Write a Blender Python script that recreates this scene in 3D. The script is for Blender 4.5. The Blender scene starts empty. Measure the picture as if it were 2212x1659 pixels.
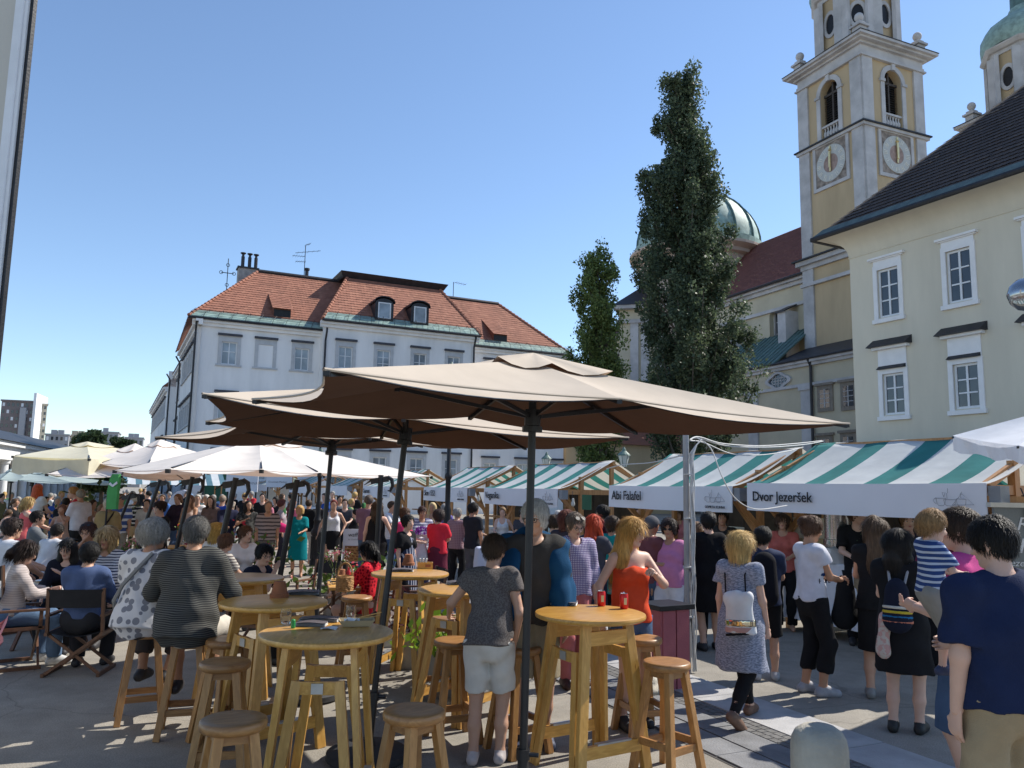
import bpy, bmesh, math, random
import numpy as np
from mathutils import Vector, Matrix
R = math.radians
S = bpy.context.scene
COL = S.collection
V = Vector

# ------------------------------------------------------------------ camera
W, H, F = 2212., 1659., 1725.          # photo units used for measuring
CX, CY = 1106., 829.5
PITCH, ROLL = R(7.51), R(1.015)
CAM = V((0, 0, 2.0))
_f = V((0, math.cos(PITCH), math.sin(PITCH)))
_u0 = V((0, -math.sin(PITCH), math.cos(PITCH)))
_up = _u0 * math.cos(ROLL) - V((1, 0, 0)) * math.sin(ROLL)
_rt = V((1, 0, 0)) * math.cos(ROLL) + _u0 * math.sin(ROLL)
cd = bpy.data.cameras.new('camera')
cd.sensor_width = 36
cd.lens = 36 * F / W
cd.clip_start = .05
cd.clip_end = 5000
cam = bpy.data.objects.new('camera', cd)
COL.objects.link(cam)
cam.matrix_world = Matrix(((_rt.x, _up.x, -_f.x, CAM.x), (_rt.y, _up.y, -_f.y, CAM.y), (_rt.z, _up.z, -_f.z, CAM.z), (0, 0, 0, 1)))
S.camera = cam

# ------------------------------------------------------------------ sky, sun, exposure
SUN_AHEAD, SUN_EL = 28, 45              # degrees ahead of straight right, elevation
world = bpy.data.worlds.new('World')
S.world = world
world.use_nodes = True
nt = world.node_tree
sky = nt.nodes.new('ShaderNodeTexSky')
sky.sky_type = 'NISHITA'
sky.sun_disc = False
sky.sun_elevation = R(SUN_EL)
sky.sun_rotation = R(90 - SUN_AHEAD)
sky.altitude = 300
sky.air_density = 1.0
sky.dust_density = .1
sky.ozone_density = 3.0
bg = nt.nodes['Background']
bg.inputs['Strength'].default_value = .15
nt.links.new(sky.outputs[0], bg.inputs[0])
sd = bpy.data.lights.new('sun', 'SUN')
sd.energy = 5.0
sd.angle = R(.5)
sd.color = (1, .95, .86)
sun = bpy.data.objects.new('sun', sd)
COL.objects.link(sun)
_sd = V((math.cos(R(SUN_EL)) * math.cos(R(SUN_AHEAD)), math.cos(R(SUN_EL)) * math.sin(R(SUN_AHEAD)), math.sin(R(SUN_EL))))
sun.rotation_euler = _sd.to_track_quat('Z', 'Y').to_euler()
sun.location = _sd * 60
S.view_settings.view_transform = 'Standard'
S.view_settings.look = 'None'
S.view_settings.exposure = .4
S.view_settings.gamma = 1
S.cycles.max_bounces = 7
S.cycles.diffuse_bounces = 4
S.cycles.glossy_bounces = 3
S.cycles.transmission_bounces = 6
S.cycles.transparent_max_bounces = 8
S.cycles.use_denoising = True
S.cycles.sample_clamp_indirect = 6

# ------------------------------------------------------------------ measuring helpers
def ray(u, v):
    return _f + _rt * ((u - CX) / F) - _up * ((v - CY) / F)
def at(u, v, Y):
    d = ray(u, v)
    return CAM + d * (Y / d.y)
def atz(u, v, z):
    d = ray(u, v)
    return CAM + d * ((z - CAM.z) / d.z)
class Fac:
    """A facade plane: X runs left to right, N faces out."""
    def __init__(s, O, X):
        s.O = V((O[0], O[1], 0)); s.X = V((X[0], X[1], 0)).normalized(); s.N = V((s.X.y, -s.X.x, 0))
    def pt(s, a, n, z):
        return s.O + s.X * a + s.N * n + V((0, 0, z))
    def hit(s, u, v):
        d = ray(u, v)
        t = (s.O - CAM).dot(s.N) / d.dot(s.N)
        p = CAM + d * t - s.O
        return p.dot(s.X), p.z
    def off(s, n):
        f = Fac(s.O + s.N * n, s.X)
        return f
    def rect(s, u0, v0, u1, v1):
        """pixel rectangle whose left and right edges are measured at mid height -> (s0, s1, z0, z1)"""
        um, vm = (u0 + u1) / 2, (v0 + v1) / 2
        return s.hit(u0, vm)[0], s.hit(u1, vm)[0], s.hit(um, v1)[1], s.hit(um, v0)[1]

# ------------------------------------------------------------------ object helpers
ROOT = {}
def tag(o, label=None, cat=None, group=None, kind=None):
    if label: o['label'] = label
    if cat: o['category'] = cat
    if group: o['group'] = group
    if kind: o['kind'] = kind
    return o
def empty(name, loc=(0, 0, 0), rz=0, label=None, cat=None, group=None, scale=1):
    o = bpy.data.objects.new(name, None)
    COL.objects.link(o)
    o.empty_display_size = .1
    o.location = loc
    o.rotation_euler = (0, 0, rz)
    o.scale = (scale,) * 3
    ROOT[o.name] = Matrix.Translation(V(loc)) @ Matrix.Rotation(rz, 4, 'Z') @ Matrix.Scale(scale, 4)
    return tag(o, label, cat, group)
def link(name, me, mats, parent=None, M=None):
    o = bpy.data.objects.new(name, me)
    COL.objects.link(o)
    if mats is not None:
        for m in (mats if isinstance(mats, (list, tuple)) else [mats]):
            me.materials.append(m)
    if parent:
        o.parent = parent
    return o
def copy_tree(o, parent=None):
    c = o.copy()
    COL.objects.link(c)
    c.parent = parent
    for ch in list(o.children):
        copy_tree(ch, c)
    return c

class MB:
    """collects shapes into one mesh"""
    def __init__(s):
        s.v = []; s.f = []; s.m = []
    def add(s, vs, fs, mi=0):
        b = len(s.v)
        s.v += [tuple(p) for p in vs]
        s.f += [tuple(i + b for i in f) for f in fs]
        s.m += [mi] * len(fs)
        return s
    def box(s, c, size, M=None, mi=0):
        c = V(c); hx, hy, hz = [q / 2 for q in size]
        P = [V((x, y, z)) for z in (-hz, hz) for y in (-hy, hy) for x in (-hx, hx)]
        if M is not None:
            P = [M @ p for p in P]
        return s.add([c + p for p in P], [(0, 2, 3, 1), (4, 5, 7, 6), (0, 1, 5, 4), (2, 6, 7, 3), (0, 4, 6, 2), (1, 3, 7, 5)], mi)
    def bar(s, a, b, w, h=None, up=(0, 0, 1), mi=0, w2=None, h2=None):
        """rectangular bar from a to b; w across, h along up"""
        a, b = V(a), V(b); h = h or w; w2 = w2 or w; h2 = h2 or h
        d = (b - a).normalized(); up = V(up)
        if abs(d.dot(up)) > .98: up = V((0, 1, 0))
        x = d.cross(up).normalized(); y = x.cross(d)
        P = [a + x * i * w / 2 + y * j * h / 2 for i, j in ((-1, -1), (1, -1), (1, 1), (-1, 1))]
        P += [b + x * i * w2 / 2 + y * j * h2 / 2 for i, j in ((-1, -1), (1, -1), (1, 1), (-1, 1))]
        return s.add(P, [(3, 2, 1, 0), (4, 5, 6, 7), (0, 1, 5, 4), (1, 2, 6, 5), (2, 3, 7, 6), (3, 0, 4, 7)], mi)
    def fbox(s, fac, a0, a1, n0, n1, z0, z1, mi=0):
        P = [fac.pt(a, n, z) for z in (z0, z1) for n in (n0, n1) for a in (a0, a1)]
        return s.add(P, [(1, 3, 2, 0), (6, 7, 5, 4), (4, 5, 1, 0), (3, 7, 6, 2), (2, 6, 4, 0), (5, 7, 3, 1)], mi)
    def quad(s, a, b, c, d, mi=0):
        return s.add([a, b, c, d], [(0, 1, 2, 3)], mi)
    def tube(s, pts, r, n=8, mi=0, caps=True):
        pts = [V(p) for p in pts]; rs = r if isinstance(r, (list, tuple)) else [r] * len(pts)
        b = len(s.v); k = len(pts); prev = None
        for i, p in enumerate(pts):
            d = (pts[min(i + 1, k - 1)] - pts[max(i - 1, 0)]).normalized()
            if prev is None:
                x = d.cross(V((0, 0, 1)) if abs(d.z) < .95 else V((0, 1, 0))).normalized()
            else:
                x = (prev - d * prev.dot(d)).normalized()
            prev = x; y = d.cross(x)
            for j in range(n):
                t = 2 * math.pi * j / n
                s.v.append(tuple(p + (x * math.cos(t) + y * math.sin(t)) * rs[i]))
        for i in range(k - 1):
            for j in range(n):
                j2 = (j + 1) % n
                s.f.append((b + i * n + j, b + i * n + j2, b + (i + 1) * n + j2, b + (i + 1) * n + j)); s.m.append(mi)
        if caps:
            s.f.append(tuple(b + j for j in range(n))[::-1]); s.m.append(mi)
            s.f.append(tuple(b + (k - 1) * n + j for j in range(n))); s.m.append(mi)
        return s
    def lathe(s, prof, O=(0, 0, 0), n=16, mi=0, caps=True, ph=0):
        O = V(O); b = len(s.v); k = len(prof)
        for r, z in prof:
            for j in range(n):
                t = 2 * math.pi * j / n + ph
                s.v.append((O.x + r * math.cos(t), O.y + r * math.sin(t), O.z + z))
        for i in range(k - 1):
            for j in range(n):
                j2 = (j + 1) % n
                s.f.append((b + i * n + j, b + i * n + j2, b + (i + 1) * n + j2, b + (i + 1) * n + j)); s.m.append(mi)
        if caps:
            s.f.append(tuple(b + j for j in range(n))[::-1]); s.m.append(mi)
            s.f.append(tuple(b + (k - 1) * n + j for j in range(n))); s.m.append(mi)
        return s
    def prism(s, poly, vec, mi=0):
        """closed polygon (list of points) extruded by vec"""
        n = len(poly); vec = V(vec)
        P = [V(p) for p in poly] + [V(p) + vec for p in poly]
        return s.add(P, [tuple(range(n))[::-1], tuple(range(n, 2 * n))] + [(i, (i + 1) % n, n + (i + 1) % n, n + i) for i in range(n)], mi)
    def grid(s, P, mi=0, closed=False):
        """P[i][j] points -> quads"""
        b = len(s.v); m = len(P[0])
        for row in P:
            s.v += [tuple(p) for p in row]
        for i in range(len(P) - 1):
            for j in range(m if closed else m - 1):
                j2 = (j + 1) % m
                s.f.append((b + i * m + j, b + i * m + j2, b + (i + 1) * m + j2, b + (i + 1) * m + j)); s.m.append(mi)
        return s
    def build(s, name, mats, parent=None, smooth=False, bevel=0, local=False, fixn=True, angle=35, kind=None):
        me = bpy.data.meshes.new(name)
        vs = s.v
        if parent is not None and not local:
            Mi = ROOT[parent.name].inverted()
            vs = [tuple(Mi @ V(p)) for p in vs]
        me.from_pydata(vs, [], s.f)
        for m in (mats if isinstance(mats, (list, tuple)) else [mats]):
            me.materials.append(m)
        if any(s.m):
            me.polygons.foreach_set('material_index', s.m)
        if fixn or bevel:
            bm = bmesh.new(); bm.from_mesh(me)
            if fixn: bmesh.ops.recalc_face_normals(bm, faces=bm.faces)
            if bevel:
                es = [e for e in bm.edges if len(e.link_faces) == 2 and e.calc_face_angle(0) > .6]
                bmesh.ops.bevel(bm, geom=es, offset=bevel, segments=2, affect='EDGES', profile=.7, clamp_overlap=True)
            bm.to_mesh(me); bm.free()
        if smooth:
            me.polygons.foreach_set('use_smooth', [True] * len(me.polygons))
            if angle: me.set_sharp_from_angle(angle=R(angle))
        o = bpy.data.objects.new(name, me)
        COL.objects.link(o)
        if parent is not None:
            o.parent = parent
            ROOT[o.name] = ROOT[parent.name]
        else:
            ROOT[o.name] = Matrix.Identity(4)
        if kind: o['kind'] = kind
        return o
def M3(x, y, z):
    return Matrix((x, y, z)).transposed()

# ------------------------------------------------------------------ materials
MATS = {}
def nodes(m):
    m.use_nodes = True
    t = m.node_tree
    return t, t.nodes, t.links, t.nodes['Principled BSDF']
def ramp(n, stops):
    r = n.new('ShaderNodeValToRGB')
    e = r.color_ramp.elements
    while len(e) > 1: e.remove(e[-1])
    for i, (p, c) in enumerate(stops):
        if i == 0: e[0].position = p; el = e[0]
        else: el = e.new(p)
        el.color = (*c, 1) if len(c) == 3 else c
    return r
def c3(h):
    """sRGB 0-255 -> linear"""
    f = lambda x: ((x / 255 + .055) / 1.055) ** 2.4 if x > 10 else x / 255 / 12.92
    return tuple(f(x) for x in h)
def pm(name, col, rough=.8, var=.12, scale=6, bump=.15, bscale=60, metal=0, spec=.4, streak=0, coord='Object', dirt=0, detail=4):
    """base colour with mottling, streaks and a fine bump"""
    if name in MATS: return MATS[name]
    m = bpy.data.materials.new(name)
    t, n, l, b = nodes(m)
    tc = n.new('ShaderNodeTexCoord')
    nz = n.new('ShaderNodeTexNoise'); nz.inputs['Scale'].default_value = scale; nz.inputs['Detail'].default_value = detail
    src = tc.outputs[coord]
    src2 = src
    if streak:
        mp = n.new('ShaderNodeMapping'); mp.inputs['Scale'].default_value = (1, 1, streak)
        l.new(src, mp.inputs[0]); l.new(mp.outputs[0], nz.inputs[0]); src2 = mp.outputs[0]
    else:
        l.new(src, nz.inputs[0])
    lo = tuple(c * (1 - var) for c in col); hi = tuple(min(1, c * (1 + var)) for c in col)
    r = ramp(n, [(.3, lo), (.7, hi)])
    l.new(nz.outputs[0], r.inputs[0])
    out = r.outputs[0]
    if dirt:
        n2 = n.new('ShaderNodeTexNoise'); n2.inputs['Scale'].default_value = scale * .23; n2.inputs['Detail'].default_value = 7; n2.inputs['Roughness'].default_value = .7
        l.new(src2, n2.inputs[0])
        r2 = ramp(n, [(.45, (1, 1, 1)), (.75, (1 - dirt,) * 3)])
        l.new(n2.outputs[0], r2.inputs[0])
        mx = n.new('ShaderNodeMixRGB'); mx.blend_type = 'MULTIPLY'; mx.inputs[0].default_value = 1
        l.new(out, mx.inputs[1]); l.new(r2.outputs[0], mx.inputs[2]); out = mx.outputs[0]
    l.new(out, b.inputs['Base Color'])
    b.inputs['Roughness'].default_value = rough
    b.inputs['Metallic'].default_value = metal
    b.inputs['Specular IOR Level'].default_value = spec
    if bump:
        nb = n.new('ShaderNodeTexNoise'); nb.inputs['Scale'].default_value = bscale; nb.inputs['Detail'].default_value = 3
        l.new(src, nb.inputs[0])
        bp = n.new('ShaderNodeBump'); bp.inputs['Strength'].default_value = bump; bp.inputs['Distance'].default_value = .02
        l.new(nb.outputs[0], bp.inputs['Height']); l.new(bp.outputs[0], b.inputs['Normal'])
    MATS[name] = m
    return m
def wood(name, c1, c2, rough=.45, sc=(2, 14, 14), rot=(0, 0, 0), coat=.15, knots=True):
    if name in MATS: return MATS[name]
    m = bpy.data.materials.new(name)
    t, n, l, b = nodes(m)
    tc = n.new('ShaderNodeTexCoord'); mp = n.new('ShaderNodeMapping'); mp.inputs['Scale'].default_value = sc; mp.inputs['Rotation'].default_value = rot
    l.new(tc.outputs['Object'], mp.inputs[0])
    oi = n.new('ShaderNodeObjectInfo')
    ad = n.new('ShaderNodeVectorMath'); ad.operation = 'MULTIPLY_ADD'
    cb = n.new('ShaderNodeCombineXYZ')
    for i in range(3): l.new(oi.outputs['Random'], cb.inputs[i])
    ad.inputs[1].default_value = (7, 13, 5)
    l.new(cb.outputs[0], ad.inputs[0]); l.new(mp.outputs[0], ad.inputs[2])
    nz = n.new('ShaderNodeTexNoise'); nz.inputs['Scale'].default_value = 2.2; nz.inputs['Detail'].default_value = 6; nz.inputs['Distortion'].default_value = 1.2
    l.new(ad.outputs[0], nz.inputs[0])
    r = ramp(n, [(.3, c1), (.55, tuple((a + d) / 2 for a, d in zip(c1, c2))), (.72, c2)])
    l.new(nz.outputs[0], r.inputs[0])
    hv = n.new('ShaderNodeHueSaturation')
    mr = n.new('ShaderNodeMapRange'); mr.inputs[3].default_value = .82; mr.inputs[4].default_value = 1.15
    l.new(oi.outputs['Random'], mr.inputs[0]); l.new(mr.outputs[0], hv.inputs['Value'])
    l.new(r.outputs[0], hv.inputs['Color'])
    out = hv.outputs[0]
    if knots:
        vo = n.new('ShaderNodeTexVoronoi'); vo.inputs['Scale'].default_value = .9
        l.new(ad.outputs[0], vo.inputs[0])
        rk = ramp(n, [(.03, (.25, .16, .1)), (.07, (1, 1, 1))])
        l.new(vo.outputs['Distance'], rk.inputs[0])
        mx = n.new('ShaderNodeMixRGB'); mx.blend_type = 'MULTIPLY'; mx.inputs[0].default_value = .8
        l.new(out, mx.inputs[1]); l.new(rk.outputs[0], mx.inputs[2]); out = mx.outputs[0]
    l.new(out, b.inputs['Base Color'])
    b.inputs['Roughness'].default_value = rough
    b.inputs['Coat Weight'].default_value = coat
    b.inputs['Coat Roughness'].default_value = .3
    bp = n.new('ShaderNodeBump'); bp.inputs['Strength'].default_value = .12; bp.inputs['Distance'].default_value = .01
    l.new(nz.outputs[0], bp.inputs['Height']); l.new(bp.outputs[0], b.inputs['Normal'])
    MATS[name] = m
    return m
def fabric(name, col, trans=.35, tcol=None, col2=None, stripe=None, bump=.25, rough=.9, wr=3.):
    """canvas that lets some light through; optional stripes = (axis, period, share, offset) in object space"""
    if name in MATS: return MATS[name]
    m = bpy.data.materials.new(name)
    t, n, l, b = nodes(m)
    tc = n.new('ShaderNodeTexCoord')
    nz = n.new('ShaderNodeTexNoise'); nz.inputs['Scale'].default_value = wr; nz.inputs['Detail'].default_value = 5
    l.new(tc.outputs['Object'], nz.inputs[0])
    r = ramp(n, [(.3, tuple(c * .9 for c in col)), (.7, tuple(min(1, c * 1.05) for c in col))])
    l.new(nz.outputs[0], r.inputs[0])
    out = r.outputs[0]
    if stripe:
        ax, per, share, offs = stripe
        sx = n.new('ShaderNodeSeparateXYZ'); l.new(tc.outputs['Object'], sx.inputs[0])
        m1 = n.new('ShaderNodeMath'); m1.operation = 'ADD'; m1.inputs[1].default_value = offs + 100 * per
        m2 = n.new('ShaderNodeMath'); m2.operation = 'MODULO'; m2.inputs[1].default_value = per
        m3 = n.new('ShaderNodeMath'); m3.operation = 'LESS_THAN'; m3.inputs[1].default_value = per * share
        l.new(sx.outputs[ax], m1.inputs[0]); l.new(m1.outputs[0], m2.inputs[0]); l.new(m2.outputs[0], m3.inputs[0])
        r2 = ramp(n, [(.3, tuple(c * .85 for c in col2)), (.7, tuple(min(1, c * 1.15) for c in col2))])
        l.new(nz.outputs[0], r2.inputs[0])
        mx = n.new('ShaderNodeMixRGB'); l.new(m3.outputs[0], mx.inputs[0]); l.new(out, mx.inputs[1]); l.new(r2.outputs[0], mx.inputs[2])
        out = mx.outputs[0]
    l.new(out, b.inputs['Base Color'])
    b.inputs['Roughness'].default_value = rough
    b.inputs['Specular IOR Level'].default_value = .2
    nb = n.new('ShaderNodeTexNoise'); nb.inputs['Scale'].default_value = 2.2; nb.inputs['Detail'].default_value = 3
    l.new(tc.outputs['Object'], nb.inputs[0])
    bp = n.new('ShaderNodeBump'); bp.inputs['Strength'].default_value = bump; bp.inputs['Distance'].default_value = .06
    l.new(nb.outputs[0], bp.inputs['Height']); l.new(bp.outputs[0], b.inputs['Normal'])
    if trans:
        tr = n.new('ShaderNodeBsdfTranslucent')
        if tcol:
            mt = n.new('ShaderNodeMixRGB'); mt.blend_type = 'MULTIPLY'; mt.inputs[0].default_value = 1
            l.new(out, mt.inputs[1]); mt.inputs[2].default_value = (*tcol, 1); l.new(mt.outputs[0], tr.inputs[0])
        else:
            l.new(out, tr.inputs[0])
        ms = n.new('ShaderNodeMixShader'); ms.inputs[0].default_value = trans
        l.new(b.outputs[0], ms.inputs[1]); l.new(tr.outputs[0], ms.inputs[2])
        l.new(ms.outputs[0], n['Material Output'].inputs[0])
    MATS[name] = m
    return m
def glassy(name, col=(.05, .06, .07), rough=.08):
    if name in MATS: return MATS[name]
    m = bpy.data.materials.new(name)
    t, n, l, b = nodes(m)
    tc = n.new('ShaderNodeTexCoord'); nz = n.new('ShaderNodeTexNoise'); nz.inputs['Scale'].default_value = .9
    l.new(tc.outputs['Object'], nz.inputs[0])
    r = ramp(n, [(.35, tuple(c * .7 for c in col)), (.65, tuple(c * 1.3 for c in col))])
    l.new(nz.outputs[0], r.inputs[0]); l.new(r.outputs[0], b.inputs['Base Color'])
    b.inputs['Roughness'].default_value = rough
    b.inputs['Specular IOR Level'].default_value = .8
    nb = n.new('ShaderNodeTexNoise'); nb.inputs['Scale'].default_value = 1.3
    l.new(tc.outputs['Object'], nb.inputs[0])
    bp = n.new('ShaderNodeBump'); bp.inputs['Strength'].default_value = .06; bp.inputs['Distance'].default_value = .1
    l.new(nb.outputs[0], bp.inputs['Height']); l.new(bp.outputs[0], b.inputs['Normal'])
    MATS[name] = m
    return m
def clearglass(name, col=(.95, .97, .97), rough=.02):
    if name in MATS: return MATS[name]
    m = bpy.data.materials.new(name)
    t, n, l, b = nodes(m)
    b.inputs['Base Color'].default_value = (*col, 1)
    b.inputs['Transmission Weight'].default_value = 1
    b.inputs['Roughness'].default_value = rough
    b.inputs['IOR'].default_value = 1.3
    MATS[name] = m
    return m
def text_mesh(name, s, size, parent, O, X, Y, mat, depth=.003, align='LEFT', shear=0, bold=0):
    """lettering as a thin mesh lying in the plane X, Y at O (world)"""
    cu = bpy.data.curves.new(name, 'FONT')
    cu.body = s; cu.size = size; cu.align_x = align; cu.extrude = depth; cu.shear = shear; cu.offset = bold; cu.resolution_u = 3
    to = bpy.data.objects.new(name, cu); COL.objects.link(to)
    dg = bpy.context.evaluated_depsgraph_get()
    me = bpy.data.meshes.new_from_object(to.evaluated_get(dg))
    bpy.data.objects.remove(to); bpy.data.curves.remove(cu)
    X = V(X).normalized(); Y = V(Y).normalized(); Z = X.cross(Y)
    M = Matrix.Translation(V(O)) @ M3(X, Y, Z).to_4x4()
    if parent is not None: M = ROOT[parent.name].inverted() @ M
    me.transform(M)
    me.materials.clear(); me.materials.append(mat)
    o = bpy.data.objects.new(name, me); COL.objects.link(o)
    if parent is not None:
        o.parent = parent; ROOT[o.name] = ROOT[parent.name]
    return o
def wall_open(mb, fac, s0, s1, z0, z1, ops, rev=.25, n=0, mi=0, mir=0):
    """wall sheet at offset n with openings [(sa, sb, za, zb, arch)], reveals go inwards by rev"""
    ss = sorted({s0, s1, *[o[0] for o in ops], *[o[1] for o in ops]})
    tops = [o[3] + ((o[1] - o[0]) / 2 if o[4] else 0) for o in ops]
    zs = sorted({z0, z1, *[o[2] for o in ops], *tops})
    for i in range(len(ss) - 1):
        for j in range(len(zs) - 1):
            a, b, c, d = ss[i], ss[i + 1], zs[j], zs[j + 1]
            ma, mz = (a + b) / 2, (c + d) / 2
            if any(o[0] < ma < o[1] and o[2] < mz < tp for o, tp in zip(ops, tops)): continue
            mb.quad(fac.pt(a, n, c), fac.pt(b, n, c), fac.pt(b, n, d), fac.pt(a, n, d), mi)
    for o, tp in zip(ops, tops):
        sa, sb, za, zb, arch = o
        prof = [(sa, za), (sa, zb)]
        if arch:
            r = (sb - sa) / 2; k = 12
            cur = [(sa + r - r * math.cos(math.pi * q / k), zb + r * math.sin(math.pi * q / k)) for q in range(k + 1)]
            prof = [(sa, za)] + cur + [(sb, za)]
            for q in range(k):
                (a, c), (b, d) = cur[q], cur[q + 1]
                mb.quad(fac.pt(a, n, c), fac.pt(b, n, d), fac.pt(b, n, tp), fac.pt(a, n, tp), mi)
        else:
            prof += [(sb, zb), (sb, za)]
        for q in range(len(prof)):
            (a, c), (b, d) = prof[q], prof[(q + 1) % len(prof)]
            mb.quad(fac.pt(a, n, c), fac.pt(b, n, d), fac.pt(b, n - rev, d), fac.pt(a, n - rev, c), mir)
# ================================================================== the ground
GREY = (.42, .42, .44)
def asphalt():
    m = bpy.data.materials.new('asphalt'); t, n, l, b = nodes(m)
    tc = n.new('ShaderNodeTexCoord')
    def noise(s, d=5, r=.6):
        q = n.new('ShaderNodeTexNoise'); q.inputs['Scale'].default_value = s; q.inputs['Detail'].default_value = d; q.inputs['Roughness'].default_value = r
        l.new(tc.outputs['Object'], q.inputs[0]); return q
    a, c, e = noise(.35), noise(2.3, 6, .7), noise(90, 2, .7)
    r1 = ramp(n, [(.3, (.26, .238, .205)), (.7, (.345, .315, .27))]); l.new(a.outputs[0], r1.inputs[0])
    r2 = ramp(n, [(.35, (.78, .78, .78)), (.6, (1, 1, 1)), (.8, (1.0, .99, .97))]); l.new(c.outputs[0], r2.inputs[0])
    r3 = ramp(n, [(.35, (.72, .72, .72)), (.65, (1.18, 1.18, 1.18))]); l.new(e.outputs[0], r3.inputs[0])
    x1 = n.new('ShaderNodeMixRGB'); x1.blend_type = 'MULTIPLY'; x1.inputs[0].default_value = 1; l.new(r1.outputs[0], x1.inputs[1]); l.new(r2.outputs[0], x1.inputs[2])
    x2 = n.new('ShaderNodeMixRGB'); x2.blend_type = 'MULTIPLY'; x2.inputs[0].default_value = 1; l.new(x1.outputs[0], x2.inputs[1]); l.new(r3.outputs[0], x2.inputs[2])
    vo = n.new('ShaderNodeTexVoronoi'); vo.feature = 'DISTANCE_TO_EDGE'; vo.inputs['Scale'].default_value = .45
    wn = noise(1.5, 3); mv = n.new('ShaderNodeMixRGB'); mv.inputs[0].default_value = .25
    l.new(tc.outputs['Object'], mv.inputs[1]); l.new(wn.outputs[1], mv.inputs[2]); l.new(mv.outputs[0], vo.inputs[0])
    rc = ramp(n, [(.0, (.62, .61, .6)), (.004, (1, 1, 1))]); l.new(vo.outputs[0], rc.inputs[0])
    x3 = n.new('ShaderNodeMixRGB'); x3.blend_type = 'MULTIPLY'; x3.inputs[0].default_value = .8; l.new(x2.outputs[0], x3.inputs[1]); l.new(rc.outputs[0], x3.inputs[2])
    l.new(x3.outputs[0], b.inputs['Base Color'])
    b.inputs['Roughness'].default_value = .85; b.inputs['Specular IOR Level'].default_value = .3
    bp = n.new('ShaderNodeBump'); bp.inputs['Strength'].default_value = .5; bp.inputs['Distance'].default_value = .008
    l.new(e.outputs[0], bp.inputs['Height']); l.new(bp.outputs[0], b.inputs['Normal'])
    return m
mb = MB(); mb.quad((-2500, -300, 0), (2500, -300, 0), (2500, 3000, 0), (-2500, 3000, 0))
ground = mb.build('ground', asphalt()); tag(ground, kind='structure')

# stone strips along the street: light slabs, a gutter of setts, darker slabs
random.seed(4)
SD = V((-.416, .91, 0)).normalized(); SP = V((SD.y, -SD.x, 0))      # along the street / to its right
base = V((1.84, 8.06, 0))
stone = pm('kerb_stone', (.40, .39, .385), .7, .15, 3, .3, 70, dirt=.35)
stone2 = pm('gutter_stone', (.19, .19, .195), .75, .2, 5, .35, 60, dirt=.3)
sett = pm('sett_stone', (.14, .135, .13), .8, .25, 9, .4, 60)
strip = MB(); f = base - SD * 9
strip.quad(*[f + SP * a + SD * b + V((0, 0, .004)) for a, b in ((-.92, 0), (.62, 0), (.62, 26), (-.92, 26))])
strip = strip.build('stone_strip', pm('joint_sand', (.1, .095, .09), .9)); tag(strip, kind='structure')
def slabs(x0, x1, length, z, m, jit, t0=-8.8, t1=17):
    t = t0
    while t < t1:
        L = length * random.uniform(.85, 1.15)
        mb = MB(); a = random.uniform(-jit, jit)
        c = base + SD * (t + L / 2) + SP * ((x0 + x1) / 2) + V((0, 0, z / 2 + .004 + random.uniform(0, .003)))
        mb.box(c, (x1 - x0 - .012, L - .012, z), M3(SP, SD, V((0, 0, 1))) @ Matrix.Rotation(a, 3, 'X'))
        mb.build('slab', m, strip)
        t += L
slabs(.0, .6, 1.5, .012, stone, .002)
slabs(-.56, -.24, .8, .01, stone2, .002)
slabs(-.9, -.57, .9, .01, stone2, .002)
for k in range(3):
    t = -8.8
    mb = MB()
    while t < 17:
        L = random.uniform(.07, .11)
        mb.box(base + SD * (t + L / 2) + SP * (-.2 + k * .078) + V((0, 0, .008)), (.068, L - .01, .012 + random.uniform(0, .004)), M3(SP, SD, V((0, 0, 1))))
        t += L
    mb.build('sett_row', sett, strip, kind='stuff')

# ================================================================== roof tiles
def tiles(mb, a, b, c, d, course=.34, width=.24, seed=0):
    """a-b eave (left, right), d-c ridge; overlapping tilted tiles"""
    rnd = random.Random(seed)
    a, b, c, d = V(a), V(b), V(c), V(d)
    nrm = (b - a).cross(d - a).normalized()
    if nrm.z < 0: nrm = -nrm
    L = ((d + c) / 2 - (a + b) / 2).length
    n = max(1, int(L / course))
    for i in range(n):
        t0, t1 = i / n, min(1, (i + 1.35) / n)
        l0, r0, l1, r1 = a.lerp(d, t0), b.lerp(c, t0), a.lerp(d, t1), b.lerp(c, t1)
        m = max(1, int((r0 - l0).length / width))
        o = .5 if i % 2 else 0
        for j in range(m + (1 if o else 0)):
            x0, x1 = max(0, (j - o) / m), min(1, (j + 1 - o) / m)
            h = nrm * (.035 + rnd.uniform(0, .014))
            xm = (x0 + x1) / 2
            p0, p1, p2 = l0.lerp(r0, x0) + h, l0.lerp(r0, xm) + h, l0.lerp(r0, x1) + h
            dn = (l0 - l1).normalized() * .04
            q0, q1 = l1.lerp(r1, x0), l1.lerp(r1, x1)
            mb.add([p0, p1 + dn, p2, q1, q0], [(0, 1, 2, 3, 4)])
    return mb
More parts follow.
